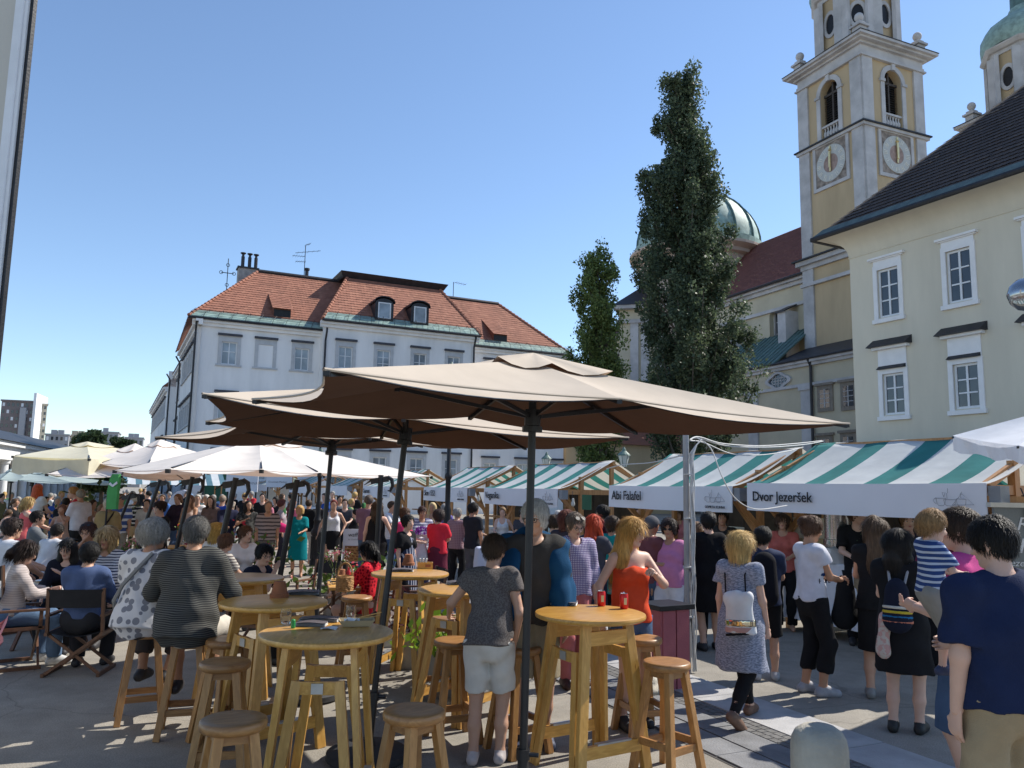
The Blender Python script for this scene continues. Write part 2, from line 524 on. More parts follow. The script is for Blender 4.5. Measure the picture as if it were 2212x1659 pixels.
def tilemat(name, c):
    if name in MATS: return MATS[name]
    m = bpy.data.materials.new(name); t, n, l, b = nodes(m)
    g = n.new('ShaderNodeNewGeometry')
    r = ramp(n, [(0, tuple(x * .8 for x in c)), (.4, tuple(x * .95 for x in c)), (.8, c), (1, (min(1, c[0] * 1.12), c[1] * 1.2, c[2] * 1.2))])
    l.new(g.outputs['Random Per Island'], r.inputs[0])
    tc = n.new('ShaderNodeTexCoord'); nz = n.new('ShaderNodeTexNoise'); nz.inputs['Scale'].default_value = .5; nz.inputs['Detail'].default_value = 5
    l.new(tc.outputs['Object'], nz.inputs[0]); r2 = ramp(n, [(.3, (.88, .88, .88)), (.7, (1.06, 1.06, 1.06))]); l.new(nz.outputs[0], r2.inputs[0])
    x = n.new('ShaderNodeMixRGB'); x.blend_type = 'MULTIPLY'; x.inputs[0].default_value = 1; l.new(r.outputs[0], x.inputs[1]); l.new(r2.outputs[0], x.inputs[2])
    l.new(x.outputs[0], b.inputs['Base Color']); b.inputs['Roughness'].default_value = .85
    MATS[name] = m; return m
T_RED = tilemat('red_clay_tile', (.33, .135, .085)); T_DARK = tilemat('dark_brown_tile', (.06, .042, .036)); T_CH = tilemat('church_red_tile', (.22, .075, .06))
U_RED = pm('tile_underlay', (.2, .08, .05)); METAL_D = pm('dark_sheet_metal', (.035, .035, .04), .5, .2, 3, .1, 8, metal=.3)
COPPER = pm('green_copper', (.27, .38, .34), .6, .25, 2.5, .15, 10, dirt=.3)
COPPER_D = pm('dark_green_copper', (.1, .17, .16), .55, .25, 2.5, .15, 10, dirt=.3)
IRON = pm('black_iron', (.02, .02, .022), .45, .2, 8, .1, 60, metal=.4)
PANE_L = glassy('pale_window_pane', (.28, .32, .36), .12)  # pale base colour stands in for reflected sky
PANE_D = glassy('dark_window_pane', (.03, .035, .045), .06)
WHITE_F = pm('white_window_frame', (.72, .73, .75), .5, .06, 5, .05)
CURT = pm('curtain_cloth', (.5, .5, .5), .9, .15, 9, .3, 8)

def window(fac, root, sa, sb, za, zb, nx, zsplit, n, pane=PANE_L, fr=.07, frame=WHITE_F, bars=.035, name='window'):
    """casement set in an opening: frame with mullions at facade offset n, panes as sub-parts. zsplit = list of 0..1 heights of the cross bars"""
    mb = MB(); d = .06
    mb.fbox(fac, sa, sa + fr, n - d, n, za, zb); mb.fbox(fac, sb - fr, sb, n - d, n, za, zb)
    mb.fbox(fac, sa + fr, sb - fr, n - d, n, za, za + fr); mb.fbox(fac, sa + fr, sb - fr, n - d, n, zb - fr, zb)
    xs = [sa + fr + (sb - sa - 2 * fr) * i / nx for i in range(nx + 1)]
    zs = [za + fr + (zb - za - 2 * fr) * q for q in [0, *zsplit, 1]]
    for x in xs[1:-1]: mb.fbox(fac, x - bars, x + bars, n - d + .005, n + .006, za + fr, zb - fr)
    for z in zs[1:-1]:
        for i in range(nx):
            mb.fbox(fac, xs[i] + bars, xs[i + 1] - bars, n - d + .008, n + .002, z - bars * .7, z + bars * .7)
    w = mb.build(name, frame, root)
    for i in range(nx):
        for j in range(len(zs) - 1):
            p = MB(); p.fbox(fac, xs[i], xs[i + 1], n - d * .7, n - d * .5, zs[j], zs[j + 1]); p.build('pane', pane, w)
    return w

# ================================================================== grey palace at the back left
GW = pm('grey_plaster', (.82, .80, .79), .9, .06, 1.2, .12, 30, dirt=.2, streak=.22)
GS = pm('grey_surround', (.50, .50, .51), .9, .08, 3, .1, 30)
GL = pm('slate_lintel', (.06, .06, .075), .7, .2, 4, .1, 20)
gO = at(428, 800, 55)
fA = Fac(gO, (.8996, .4368)); fB = fA.off(1.0); fC = fA.off(-.4); fS = Fac(gO, (.445, -.8955))
z2 = lambda x, y: ((500 + x * .452) / 1.823, (900 + y * .452) / 1.823)
z3 = lambda x, y: ((1300 + x * .452) / 1.823, (900 + y * .452) / 1.823)
gO.z = 0; rO_ = 0
palace = empty('palace', (gO.x, gO.y, 0), 0, 'long pale grey palace with red tiled roofs and dormers behind the stalls', 'building')
EA = fA.hit(*z2(1100, 830))[1]; EB = fB.hit(*z3(650, 875))[1]; EC = fC.hit(*z3(1700, 1070))[1]
sAB = fA.hit(*z2(1690, 900))[0]; sBC = fB.hit(*z3(1260, 960))[0]; sCE = fC.hit(*z3(2040, 1105))[0]
ROWH = 4.04
def palace_wall(fac, s0, s1, ztop, centers, lint, name='wall', blind=(), w=.52, rows=3, rowh=ROWH, gap=.42, hh=1.62):
    ops = []; wins = []
    for r in range(rows):
        zl = lint - r * rowh
        for i, c in enumerate(centers):
            if not (s0 + .3 < c - w and c + w < s1 - .3): continue
            if (r, i) in blind: wins.append((c, zl, True)); continue
            ops.append((c - w, c + w, zl - gap - hh, zl - gap, False)); wins.append((c, zl, False))
    mb = MB(); wall_open(mb, fac, s0, s1, 0, ztop, ops, .28)
    mb.build(name, GW, palace)
    for c, zl, bl in wins:
        zt, zb = zl - gap, zl - gap - hh
        mb = MB()
        for a, b, e, g in ((c - w - .24, c - w, zb - .02, zl), (c + w, c + w + .24, zb - .02, zl), (c - w, c + w, zt, zl)):
            mb.fbox(fac, a, b, -.02, .05, e, g)
        mb.fbox(fac, c - w - .36, c + w + .36, -.02, .12, zb - .14, zb - .02)
        mb.build('window_surround', GS, palace)
        mb = MB(); mb.fbox(fac, c - w - .3, c + w + .3, -.02, .2, zl + .002, zl + .15)
        mb.build('lintel', GL, palace)
        if not bl:
            window(fac, palace, c - w, c + w, zb, zt, 2, [.36, .68] if (int(c * 7) % 3 == 0) else [.58], -.1)
palace_wall(fA, -.3, sAB, EA, [fA.hit(*z2(x, y))[0] for x, y in ((900, 920), (1215, 950), (1530, 985))], fA.hit(*z2(1215, 955))[1] - .1, blind={(0, 1)})
palace_wall(fB, sAB, sBC, EB, [fB.hit(*z3(x, y))[0] for x, y in ((140, 965), (470, 1000), (785, 1035), (1080, 1062))], fB.hit(*z3(640, 1019))[1] - .1)
palace_wall(fC, sBC, sCE, EC, [sBC + 2.2, sBC + 5.2, sBC + 8.2, sBC + 11.2], EC - 1.0)
palace_wall(fS, -17, .3, EA, [-1.6 - 2.1 * i for i in range(7)], EA - 1.0, w=.5)
fS2 = fS.off(-.5); palace_wall(fS2, -30, -17, EA - .3, [-19 - 2.1 * i for i in range(5)], EA - 1.3, w=.5)
fS3 = fS.off(.3); palace_wall(fS3, -64, -30, EA - 1.6, [-32.5 - 2.6 * i for i in range(12)], EA - 2.6, w=.5)
mb = MB()      # returns between the sections, back walls
for fac0, fac1, s, z in ((fA, fB, sAB, EB), (fC, fB, sBC, EB), (fC, fC.off(-14), sCE, EC)):
    mb.quad(fac0.pt(s, 0, 0), fac1.pt(s, 0, 0), fac1.pt(s, 0, z), fac0.pt(s, 0, z))
mb.quad(fS2.pt(-17, 0, 0), fS.pt(-17, 0, 0), fS.pt(-17, 0, EA), fS2.pt(-17, 0, EA)); mb.quad(fS2.pt(-30, 0, 0), fS3.pt(-30, 0, 0), fS3.pt(-30, 0, EA), fS2.pt(-30, 0, EA))
mb.build('return_wall', GW, palace)
mb = MB()      # cornices under the eaves
for fac, a, b, z in ((fA, -.6, sAB, EA), (fB, sAB - .3, sBC + .3, EB), (fC, sBC, sCE + .5, EC), (fS, -17, .6, EA), (fS2, -30, -17.02, EA - .3), (fS3, -64, -30.02, EA - 1.6)):
    mb.fbox(fac, a, b, -.05, .22, z - .5, z - .28); mb.fbox(fac, a, b, -.05, .42, z - .277, z - .05)
mb.build('cornice', GW, palace)
def front_roof(name, fac, s0, s1, ze, ridge_l, ridge_r, n_r, over=.55, band=.75):
    """slope from the eave up to a ridge whose ends are pixels measured on the plane n_r behind the front"""
    fr = fac.off(n_r)
    (ra, rz), (rb, rz2) = fr.hit(*ridge_l), fr.hit(*ridge_r)
    rz = (rz + rz2) / 2
    a, b, c, d = fac.pt(s0, over, ze), fac.pt(s1, over, ze), fr.pt(rb, 0, rz), fr.pt(ra, 0, rz)
    L = (d - a).length
    sl = MB(); sl.quad(a, b, c, d); slope = sl.build('roof_slope', U_RED, palace)
    t = band / ((c + d) / 2 - (a + b) / 2).length
    a2, b2 = a.lerp(d, t), b.lerp(c, t)
    up = V((0, 0, .05))
    k = MB(); k.prism([a + up, b + up, b2 + up * 1.6, a2 + up * 1.6], (0, 0, .03)); k.build('copper_band', COPPER, palace)
    mt = MB(); tiles(mt, a2, b2, c, d, seed=len(name)); mt.build('tile_courses', T_RED, palace, kind='stuff', fixn=False)
    g = MB(); g.tube([a + V((0, 0, -.04)), b + V((0, 0, -.04))], .09); g.build('gutter', METAL_D, palace)
    nrm = (b - a).cross(d - a).normalized()
    g = MB(); nseg = int((b - a).length / .9)
    for q in (.28, .5, .72):
        p0, p1 = a.lerp(a2, q) + nrm * .28, b.lerp(b2, q) + nrm * .28
        g.tube([p0, p1], .016, 5)
    for i in range(nseg + 1):
        x = i / nseg; p0, p1 = a.lerp(b, x), a2.lerp(b2, x)
        g.tube([p0 + nrm * .06, p0.lerp(p1, .3) + nrm * .3, p1 + nrm * .3, p1 + nrm * .06], .014, 5)
    g.build('snow_guard', IRON, palace)
    return a, b, c, d
rA = front_roof('A', fA, -.9, sAB + .1, EA, z2(1145, 372), z2(1900, 480), -4.6)
rB = front_roof('BB', fB, sAB - .25, sBC + .3, EB, z3(150, 432), z3(958, 534), -3.9)
rC = front_roof('CCC', fC, sBC - .3, sCE + .4, EC, z3(1000, 602), z3(1465, 662), -4.6)
# hip of the left part, side roofs
mb = MB(); tl = MB()
sideE = [fS.pt(.9, .0, EA) + fS.N * .55, fS.pt(-17, .55, EA)]
rl = rA[3]; rs = fS.pt(-17, -4.8, rl.z)
tiles(tl, sideE[1], rA[0], rl, rs, seed=5)
mb.quad(sideE[1], rA[0], rl, rs)
for fa, a, b, ze in ((fS2, -30, -17, EA - .3), (fS3, -64, -30, EA - 1.6)):
    p = [fa.pt(a, .5, ze), fa.pt(b, .5, ze), fa.pt(b, -4.8, ze + 5), fa.pt(a, -4.8, ze + 5)]
    mb.quad(*p); mb.quad(p[2], p[3], fa.pt(a, -10, ze), fa.pt(b, -10, ze)); mb.add([p[1], p[2], fa.pt(b, -10, ze)], [(0, 1, 2)])
back = fA.N * -5.2
mb.quad(rA[3], rA[2], rA[2] + back - V((0, 0, 4.4)), rA[3] + back - V((0, 0, 4.4)))
mb.quad(rC[3], rC[2], rC[2] + back - V((0, 0, 4.4)), rC[3] + back - V((0, 0, 4.4)))
ce = fC.pt(sCE + .4, -10, EC)
mb.add([rC[1], rC[2], ce], [(0, 1, 2)]); mb.add([rB[0], rB[3], rB[3] + back, fB.pt(sAB - .25, -9, EB)], [(0, 1, 2, 3)]); mb.add([rB[1], rB[2], rB[2] + back, fB.pt(sBC + .3, -9, EB)], [(0, 1, 2, 3)])
mb.build('roof_side', U_RED, palace)
tl.build('tile_courses', T_RED, palace, kind='stuff', fixn=False)
mb = MB()      # dark lip and flat top of the middle part, ridge caps, hip caps
d, c = rB[3], rB[2]
lz = fB.off(-3.9).hit(*z3(140, 367))[1] - d.z
x = fB.X
mb.prism([d - x * .35 + V((0, 0, .0)) , c + x * .35, c + x * .6 + fB.N * .4 + V((0, 0, lz * .8)), d - x * .6 + fB.N * .4 + V((0, 0, lz * .8))], fB.N * -5.5)
mb.build('roof_lip', METAL_D, palace)
for r_ in (rA, rC): mb = MB(); mb.tube([r_[3] + V((0, 0, .06)), r_[2] + V((0, 0, .06))], .16, 6); mb.build('ridge_cap', METAL_D, palace)
def hipcap(p, q, name='hip_tiles'):
    mb = MB(); p, q = V(p), V(q); n = int((q - p).length / .38); dr = (q - p).normalized()
    for i in range(n):
        a = p.lerp(q, i / n); mb.tube([a + V((0, 0, .06)), a + dr * .4 + V((0, 0, .03))], [.13, .1], 7)
    mb.build(name, T_RED, palace, kind='stuff')
hipcap(rA[0], rA[3]); hipcap(rB[0], rB[3]); hipcap(rB[1], rB[2]); hipcap(rC[1], rC[2])
def on_plane(u, v, a, b, d):
    nn = (V(b) - V(a)).cross(V(d) - V(a)); r_ = ray(u, v)
    return CAM + r_ * ((V(a) - CAM).dot(nn) / r_.dot(nn))
for px in (z3(465, 800), z3(775, 835)):          # arched dormers
    p = on_plane(*px, rB[0], rB[1], rB[3]); fd = Fac(p, fB.X); zb = p.z
    w, h = .72, 1.25
    prof = [(-w, 0), (-w, h)] + [(-w * math.cos(q * math.pi / 8), h + .42 * math.sin(q * math.pi / 8)) for q in range(1, 8)] + [(w, h), (w, 0)]
    mb = MB(); mb.prism([fd.pt(a, .15, zb + z) for a, z in prof], fd.N * -3.2)
    dm = mb.build('dormer', METAL_D, palace)
    prof2 = [(a * 1.12, z * 1.0 + (.1 if z >= h else 0)) for a, z in prof[1:-1]]
    mb = MB()
    for (a, z), (b, y) in zip(prof2[:-1], prof2[1:]):
        mb.add([fd.pt(a, .3, zb + z), fd.pt(b, .3, zb + y), fd.pt(b, -3, zb + y), fd.pt(a, -3, zb + z), fd.pt(a, .3, zb + z + .07), fd.pt(b, .3, zb + y + .07), fd.pt(b, -3, zb + y + .07), fd.pt(a, -3, zb + z + .07)],
               [(0, 1, 2, 3), (4, 5, 6, 7), (0, 1, 5, 4), (2, 3, 7, 6)])
    mb.build('dormer_roof', METAL_D, dm)
    mb = MB(); mb.fbox(fd, -.5, -.42, .13, .2, zb + .1, zb + 1.35); mb.fbox(fd, .42, .5, .13, .2, zb + .1, zb + 1.35); mb.fbox(fd, -.42, .42, .13, .2, zb + .1, zb + .18); mb.fbox(fd, -.42, .42, .13, .2, zb + 1.27, zb + 1.35)
    mb.build('window_frame', WHITE_F, dm)
    mb = MB(); mb.fbox(fd, -.42, .42, .14, .17, zb + .18, zb + 1.27); mb.build('pane', PANE_L, dm)
for px, (a, b, c, d), fc in ((z2(1350, 770), rA, fA), (z3(1480, 985), rC, fC)):     # catslide dormers
    p = on_plane(*px, a, b, d); fd = Fac(p, fc.X); zb = p.z
    mb = MB(); mb.prism([fd.pt(-.62, .05, zb - .1), fd.pt(-.62, .05, zb + .62), fd.pt(-.62, -2.4, zb + 2.3)], fd.X * 1.24); dm = mb.build('dormer', U_RED, palace)
    mb = MB(); tiles(mb, fd.pt(-.75, .3, zb + .55), fd.pt(.75, .3, zb + .55), fd.pt(.75, -2.9, zb + 2.6), fd.pt(-.75, -2.9, zb + 2.6)); mb.build('tile_courses', T_RED, dm, kind='stuff', fixn=False)
    mb = MB(); mb.fbox(fd, -.6, .6, .04, .08, zb + .0, zb + .52); mb.build('opening_shade', IRON, dm)  # dark sheet painted in for the shade inside the dormer opening
# chimney with three pots, antennas, cross, downpipes, lightning rods
cf = fA.off(-5.6); (ca, cz0), (cb, cz1) = cf.hit(*z2(965, 500)), cf.hit(*z2(1140, 370))
mb = MB(); mb.fbox(cf, ca, cb, -1.0, 0, cz0 - 3, cz1 + .1); ch = mb.build('chimney', pm('chimney_plaster', (.33, .31, .3), .9, .2, 3), palace)
mb = MB(); mb.fbox(cf, ca - .1, cb + .1, -1.1, .1, cz1 + .1, cz1 + .22); mb.build('chimney_cap', METAL_D, ch)
for x in (1013, 1073, 1128):
    s_ = cf.hit(*z2(x, 340))[0]; mb = MB(); p = cf.pt(s_, -.5, cz1 + .2)
    mb.lathe([(.14, 0), (.14, .95), (.1, .96), (.1, 1.12), (.22, 1.2), (.22, 1.26)], p, 10); mb.build('chimney_pot', METAL_D, ch)
mb = MB(); s_, z_ = cf.hit(*z2(1565, 420)); mb.lathe([(.15, -1), (.15, .5), (.23, .55), (.23, .7)], cf.pt(s_, 0, z_), 8); mb.build('vent_pipe', METAL_D, palace)
def antenna(fac, base, top, arms):
    mb = MB(); s_, z0 = fac.hit(*base); s2, z1 = fac.hit(*top)
    mb.tube([fac.pt(s_, 0, z0 - .5), fac.pt(s_, 0, z1)], .03, 6)
    for (p, q) in arms:
        (a, za), (b, zb) = fac.hit(*p), fac.hit(*q); mb.tube([fac.pt(a, .1, za), fac.pt(b, .1, zb)], .02, 5)
        for i in range(5):
            x = (i + .5) / 5; mb.tube([fac.pt(a + (b - a) * x, -.35, za + (zb - za) * x), fac.pt(a + (b - a) * x, .5, za + (zb - za) * x)], .008, 4)
    mb.build('antenna', IRON, palace)
antenna(cf, z2(1543, 410), z2(1548, 150), [(z2(1548, 150), z2(1598, 135)), (z2(1465, 215), z2(1685, 197)), (z2(1440, 238), z2(1548, 247)), (z2(1465, 288), z2(1556, 294))])
antenna(fC.off(-5), z3(1072, 590), z3(1072, 465), [(z3(1080, 470), z3(1180, 492))])
mb = MB(); (s_, z_) = fA.off(-2).hit(*z2(865, 560)); p = fA.off(-2).pt(s_, 0, z_); X_ = fA.X
mb.tube([p, p + V((0, 0, 2.6))], .03, 6); mb.tube([p + V((0, 0, 1.5)) - X_ * .45, p + V((0, 0, 1.5)) + X_ * .45], .03, 6)
for q in (p + V((0, 0, 2.1)), p + V((0, 0, 1.5)) - X_ * .45, p + V((0, 0, 1.5)) + X_ * .45, p + V((0, 0, .6))):
    mb.tube([q + (X_ * math.cos(t) + V((0, 0, math.sin(t)))) * .12 for t in [i * math.pi / 5 for i in range(11)]], .022, 5)
mb.build('roof_cross', IRON, palace)
for fa, s_, z in ((fA, -.35, EA), (fB, sAB + .12, EA), (fB, sBC - .1, EB)):
    mb = MB(); mb.tube([fa.pt(s_, .5, z), fa.pt(s_, .45, z - .3), fa.pt(s_, .15, z - .9), fa.pt(s_, .15, 0)], .075, 8); mb.build('downpipe', METAL_D, palace)
for s_ in (-17, -30):
    mb = MB(); mb.tube([fS.pt(s_, .5, EA - .3), fS.pt(s_, .15, EA - .9), fS.pt(s_, .15, 0)], .075, 8); mb.build('downpipe', METAL_D, palace)
GREEN_P = pm('green_door_paint', (.02, .1, .055), .5)
mb = MB(); mb.fbox(fA, .8, 2.4, 0, .08, 0, 2.0); dr = mb.build('door', GREEN_P, palace)
mb = MB(); mb.fbox(fA, 1.0, 1.55, .082, .11, .2, 1.8); mb.fbox(fA, 1.65, 2.2, .082, .11, .2, 1.8); mb.build('door_panel', GREEN_P, dr)
mb = MB(); mb.fbox(fA, .9, 2.9, 0, .1, 2.25, 2.85); mb.build('green_shutter', GREEN_P, palace)

# ================================================================== cream house on the right
YW = pm('cream_plaster', (.68, .62, .50), .9, .06, .9, .12, 30, dirt=.16, streak=.22)
YT = pm('white_plaster_trim', (.78, .77, .77), .85, .05, 3, .08, 30)
rO = at(1842, 741, 30); fR = Fac(rO, (.4588, -.8886))
z7 = lambda x, y: ((3100 + x * .5725) / 1.823, (800 + y * .5725) / 1.823)
house = empty('cream_house', (rO.x, rO.y, 0), 0, 'cream plastered house with white framed windows and dark tiled roof on the right', 'building')
s_u = [fR.rect(*z7(625, 445), *z7(770, 780)), fR.rect(*z7(1098, 310), *z7(1270, 675))]
s_l = [fR.rect(*z7(650, 1170), *z7(803, 1455)), fR.rect(*z7(1133, 1095), *z7(1308, 1410))]
step = s_u[1][0] - s_u[0][0]; wd = s_u[0][1] - s_u[0][0]
zu0, zu1 = s_u[0][2], s_u[0][3]; zl0, zl1 = s_l[0][2], s_l[0][3]
cols = [s_u[0][0] + step * i for i in range(5)]
ops = [(c, c + wd, zu0, zu1, False) for c in cols] + [(c + .04, c + wd + .04, zl0, zl1, False) for c in cols]
mb = MB(); wall_open(mb, fR, 0, 15, 0, 11.15, ops, .22); mb.quad(fR.pt(0, 0, 0), fR.pt(0, -12, 0), fR.pt(0, -12, 11.15), fR.pt(0, 0, 11.15))
mb.build('wall', YW, house)
for i, c in enumerate(cols):
    w0, w1 = c, c + wd
    window(fR, house, w0, w1, zu0, zu1, 2, [.335, .665], -.06, PANE_D, fr=.08)
    window(fR, house, w0 + .04, w1 + .04, zl0, zl1, 2, [.335, .665], -.06, PANE_D, fr=.08)
    mbs = []
    for za, zb, o in ((zu0, zu1, 0), (zl0, zl1, .04)):
        a, b = w0 + o, w1 + o; mb = MB(); mbs.append(mb)
        mb.fbox(fR, a - .17, a, -.02, .05, za - .05, zb + .17); mb.fbox(fR, b, b + .17, -.02, .05, za - .05, zb + .17); mb.fbox(fR, a, b, -.02, .05, zb, zb + .17)
        mb.fbox(fR, a - .22, b + .22, -.02, .11, za - .2, za - .052)
    mb = mbs[0]; mb.fbox(fR, w0 - .14, w1 + .14, -.02, .04, zu1 + .172, zu1 + .4)
    mb.fbox(fR, w0 - .3, w1 + .3, -.02, .16, zu1 + .402, zu1 + .48); mb.fbox(fR, w0 - .24, w1 + .24, -.02, .1, zu1 + .36, zu1 + .4)
    mb.build('window_surround', YT, house); mb = mbs[1]; mb.fbox(fR, w0 - .1, w1 + .18, -.02, .04, zl1 + .172, zl1 + .9); mb.fbox(fR, w0 - .25, w1 + .33, -.02, .2, zl1 + .902, zl1 + 1.0)
    mb.build('window_surround', YT, house)
    mb = MB()
    A_ = [fR.pt(w0 - .32, .0, zl1 + 1.3), fR.pt(w0 - .38, .34, zl1 + 1.02), fR.pt(w0 - .38, .34, zl1 + 1.0), fR.pt(w0 - .32, 0, zl1 + 1.0)]
    mb.prism(A_, fR.X * (wd + .74)); mb.prism([fR.pt(w0 - .08, .0, zl1 + .34), fR.pt(w0 - .1, .17, zl1 + .19), fR.pt(w0 - .1, .17, zl1 + .175), fR.pt(w0 - .08, 0, zl1 + .175)], fR.X * (wd + .24))
    mb.build('window_hood', METAL_D, house)
    for za, zb, o in ((zu0, zu1, 0), (zl0, zl1, .04)):
        mb = MB()
        for q in range(2 if o else 1):
            a = w0 + o + .1 + q * .37
            mb.fbox(fR, a, a + .16 + .3 * (not o), -.2, -.15, za + .08, zb - .08)
        mb.build('curtain', CURT, house)
mb = MB(); prof = [(0, 11.1)] + [(.02 + .88 * (1 - math.cos(q * math.pi / 12)), 11.15 + .75 * math.sin(q * math.pi / 12)) for q in range(7)]
P = [[fR.pt(s_ - (n_ if s_ < 1 else 0), n_, z_) for n_, z_ in prof] for s_ in (0, 15)]
mb.grid(P); P = [[fR.pt(-n_, n_, z_) for n_, z_ in prof], [fR.pt(-n_, -12, z_) for n_, z_ in prof]]; mb.grid(P)
mb.fbox(fR, -.03, 15, -.02, .03, 11.06, 11.1)
mb.build('cove_cornice', YW, house, smooth=True)
e0, e1 = fR.pt(-.95, .95, 11.93), fR.pt(15, .95, 11.93)
pitch = math.tan(R(45)); k = 7.5
h0, h1 = fR.pt(-.95 + k, .95 - k, 11.93 + k * pitch), fR.pt(15, .95 - k, 11.93 + k * pitch)
mb = MB(); mb.quad(e0, e1, h1, h0); mb.add([e0, h0, fR.pt(-.95, .95 - 2 * k, 11.93)], [(0, 1, 2)]); mb.build('roof_slope', METAL_D, house)
mb = MB(); tiles(mb, e0.lerp(h0, .042), e1.lerp(h1, .042), h1, h0, .3, .22, 9); mb.build('tile_courses', T_DARK, house, kind='stuff', fixn=False)
mb = MB(); mb.prism([e0 + V((0, 0, .05)), e1 + V((0, 0, .05)), e1.lerp(h1, .04) + V((0, 0, .06)), e0.lerp(h0, .04) + V((0, 0, .06))], (0, 0, .03)); mb.build('copper_band', pm('tarnished_copper', (.07, .1, .095), .6, .3, 3), house)
mb = MB(); mb.tube([e0, e1], .1); mb.tube([e0, fR.pt(-.95, .95 - 12, 11.93)], .1); mb.build('gutter', METAL_D, house)
mb = MB(); mb.fbox(fR, -.2, 15, -.02, .75, 3.72, 3.88); mb.build('shop_canopy', METAL_D, house)
mb = MB(); mb.fbox(fR, .4, 15, 0, .06, .1, 3.3); mb.build('shop_front', PANE_D, house)

# ================================================================== the church
CY_ = pm('ochre_plaster', (.50, .385, .24), .9, .08, .7, .12, 20, dirt=.22, streak=.25)
CC = pm('pale_ochre_plaster', (.52, .47, .35), .9, .06, .7, .12, 20, dirt=.15)
CP = pm('weathered_white_stone', (.50, .49, .49), .85, .14, .8, .12, 20, dirt=.4)
tO = at(1864, 240, 62); tO.z = 0; TA = V((.397, -.918, 0)); TB = V((.918, .396, 0)); TW = 7.0
fL = Fac(tO, TA); fT = Fac(tO, TB)          # left face: s from -TW to 0 ; right face: s from 0 to TW
z5 = lambda x, y: (1591 + .2811 * x, .2811 * y)
z6 = lambda x, y: (1317 + .2976 * x, 494 + .2976 * y)
church = empty('church', (tO.x, tO.y, 0), 0, 'ochre baroque church with two towers, clock faces and green dome behind the trees', 'church')
zTop = fL.hit(*z5(945, 300))[1]; zMid = fL.hit(*z5(975, 940))[1]; zLow = fL.hit(*z5(990, 1850))[1]
zArc = fL.hit(*z5(712, 720))[1]; 
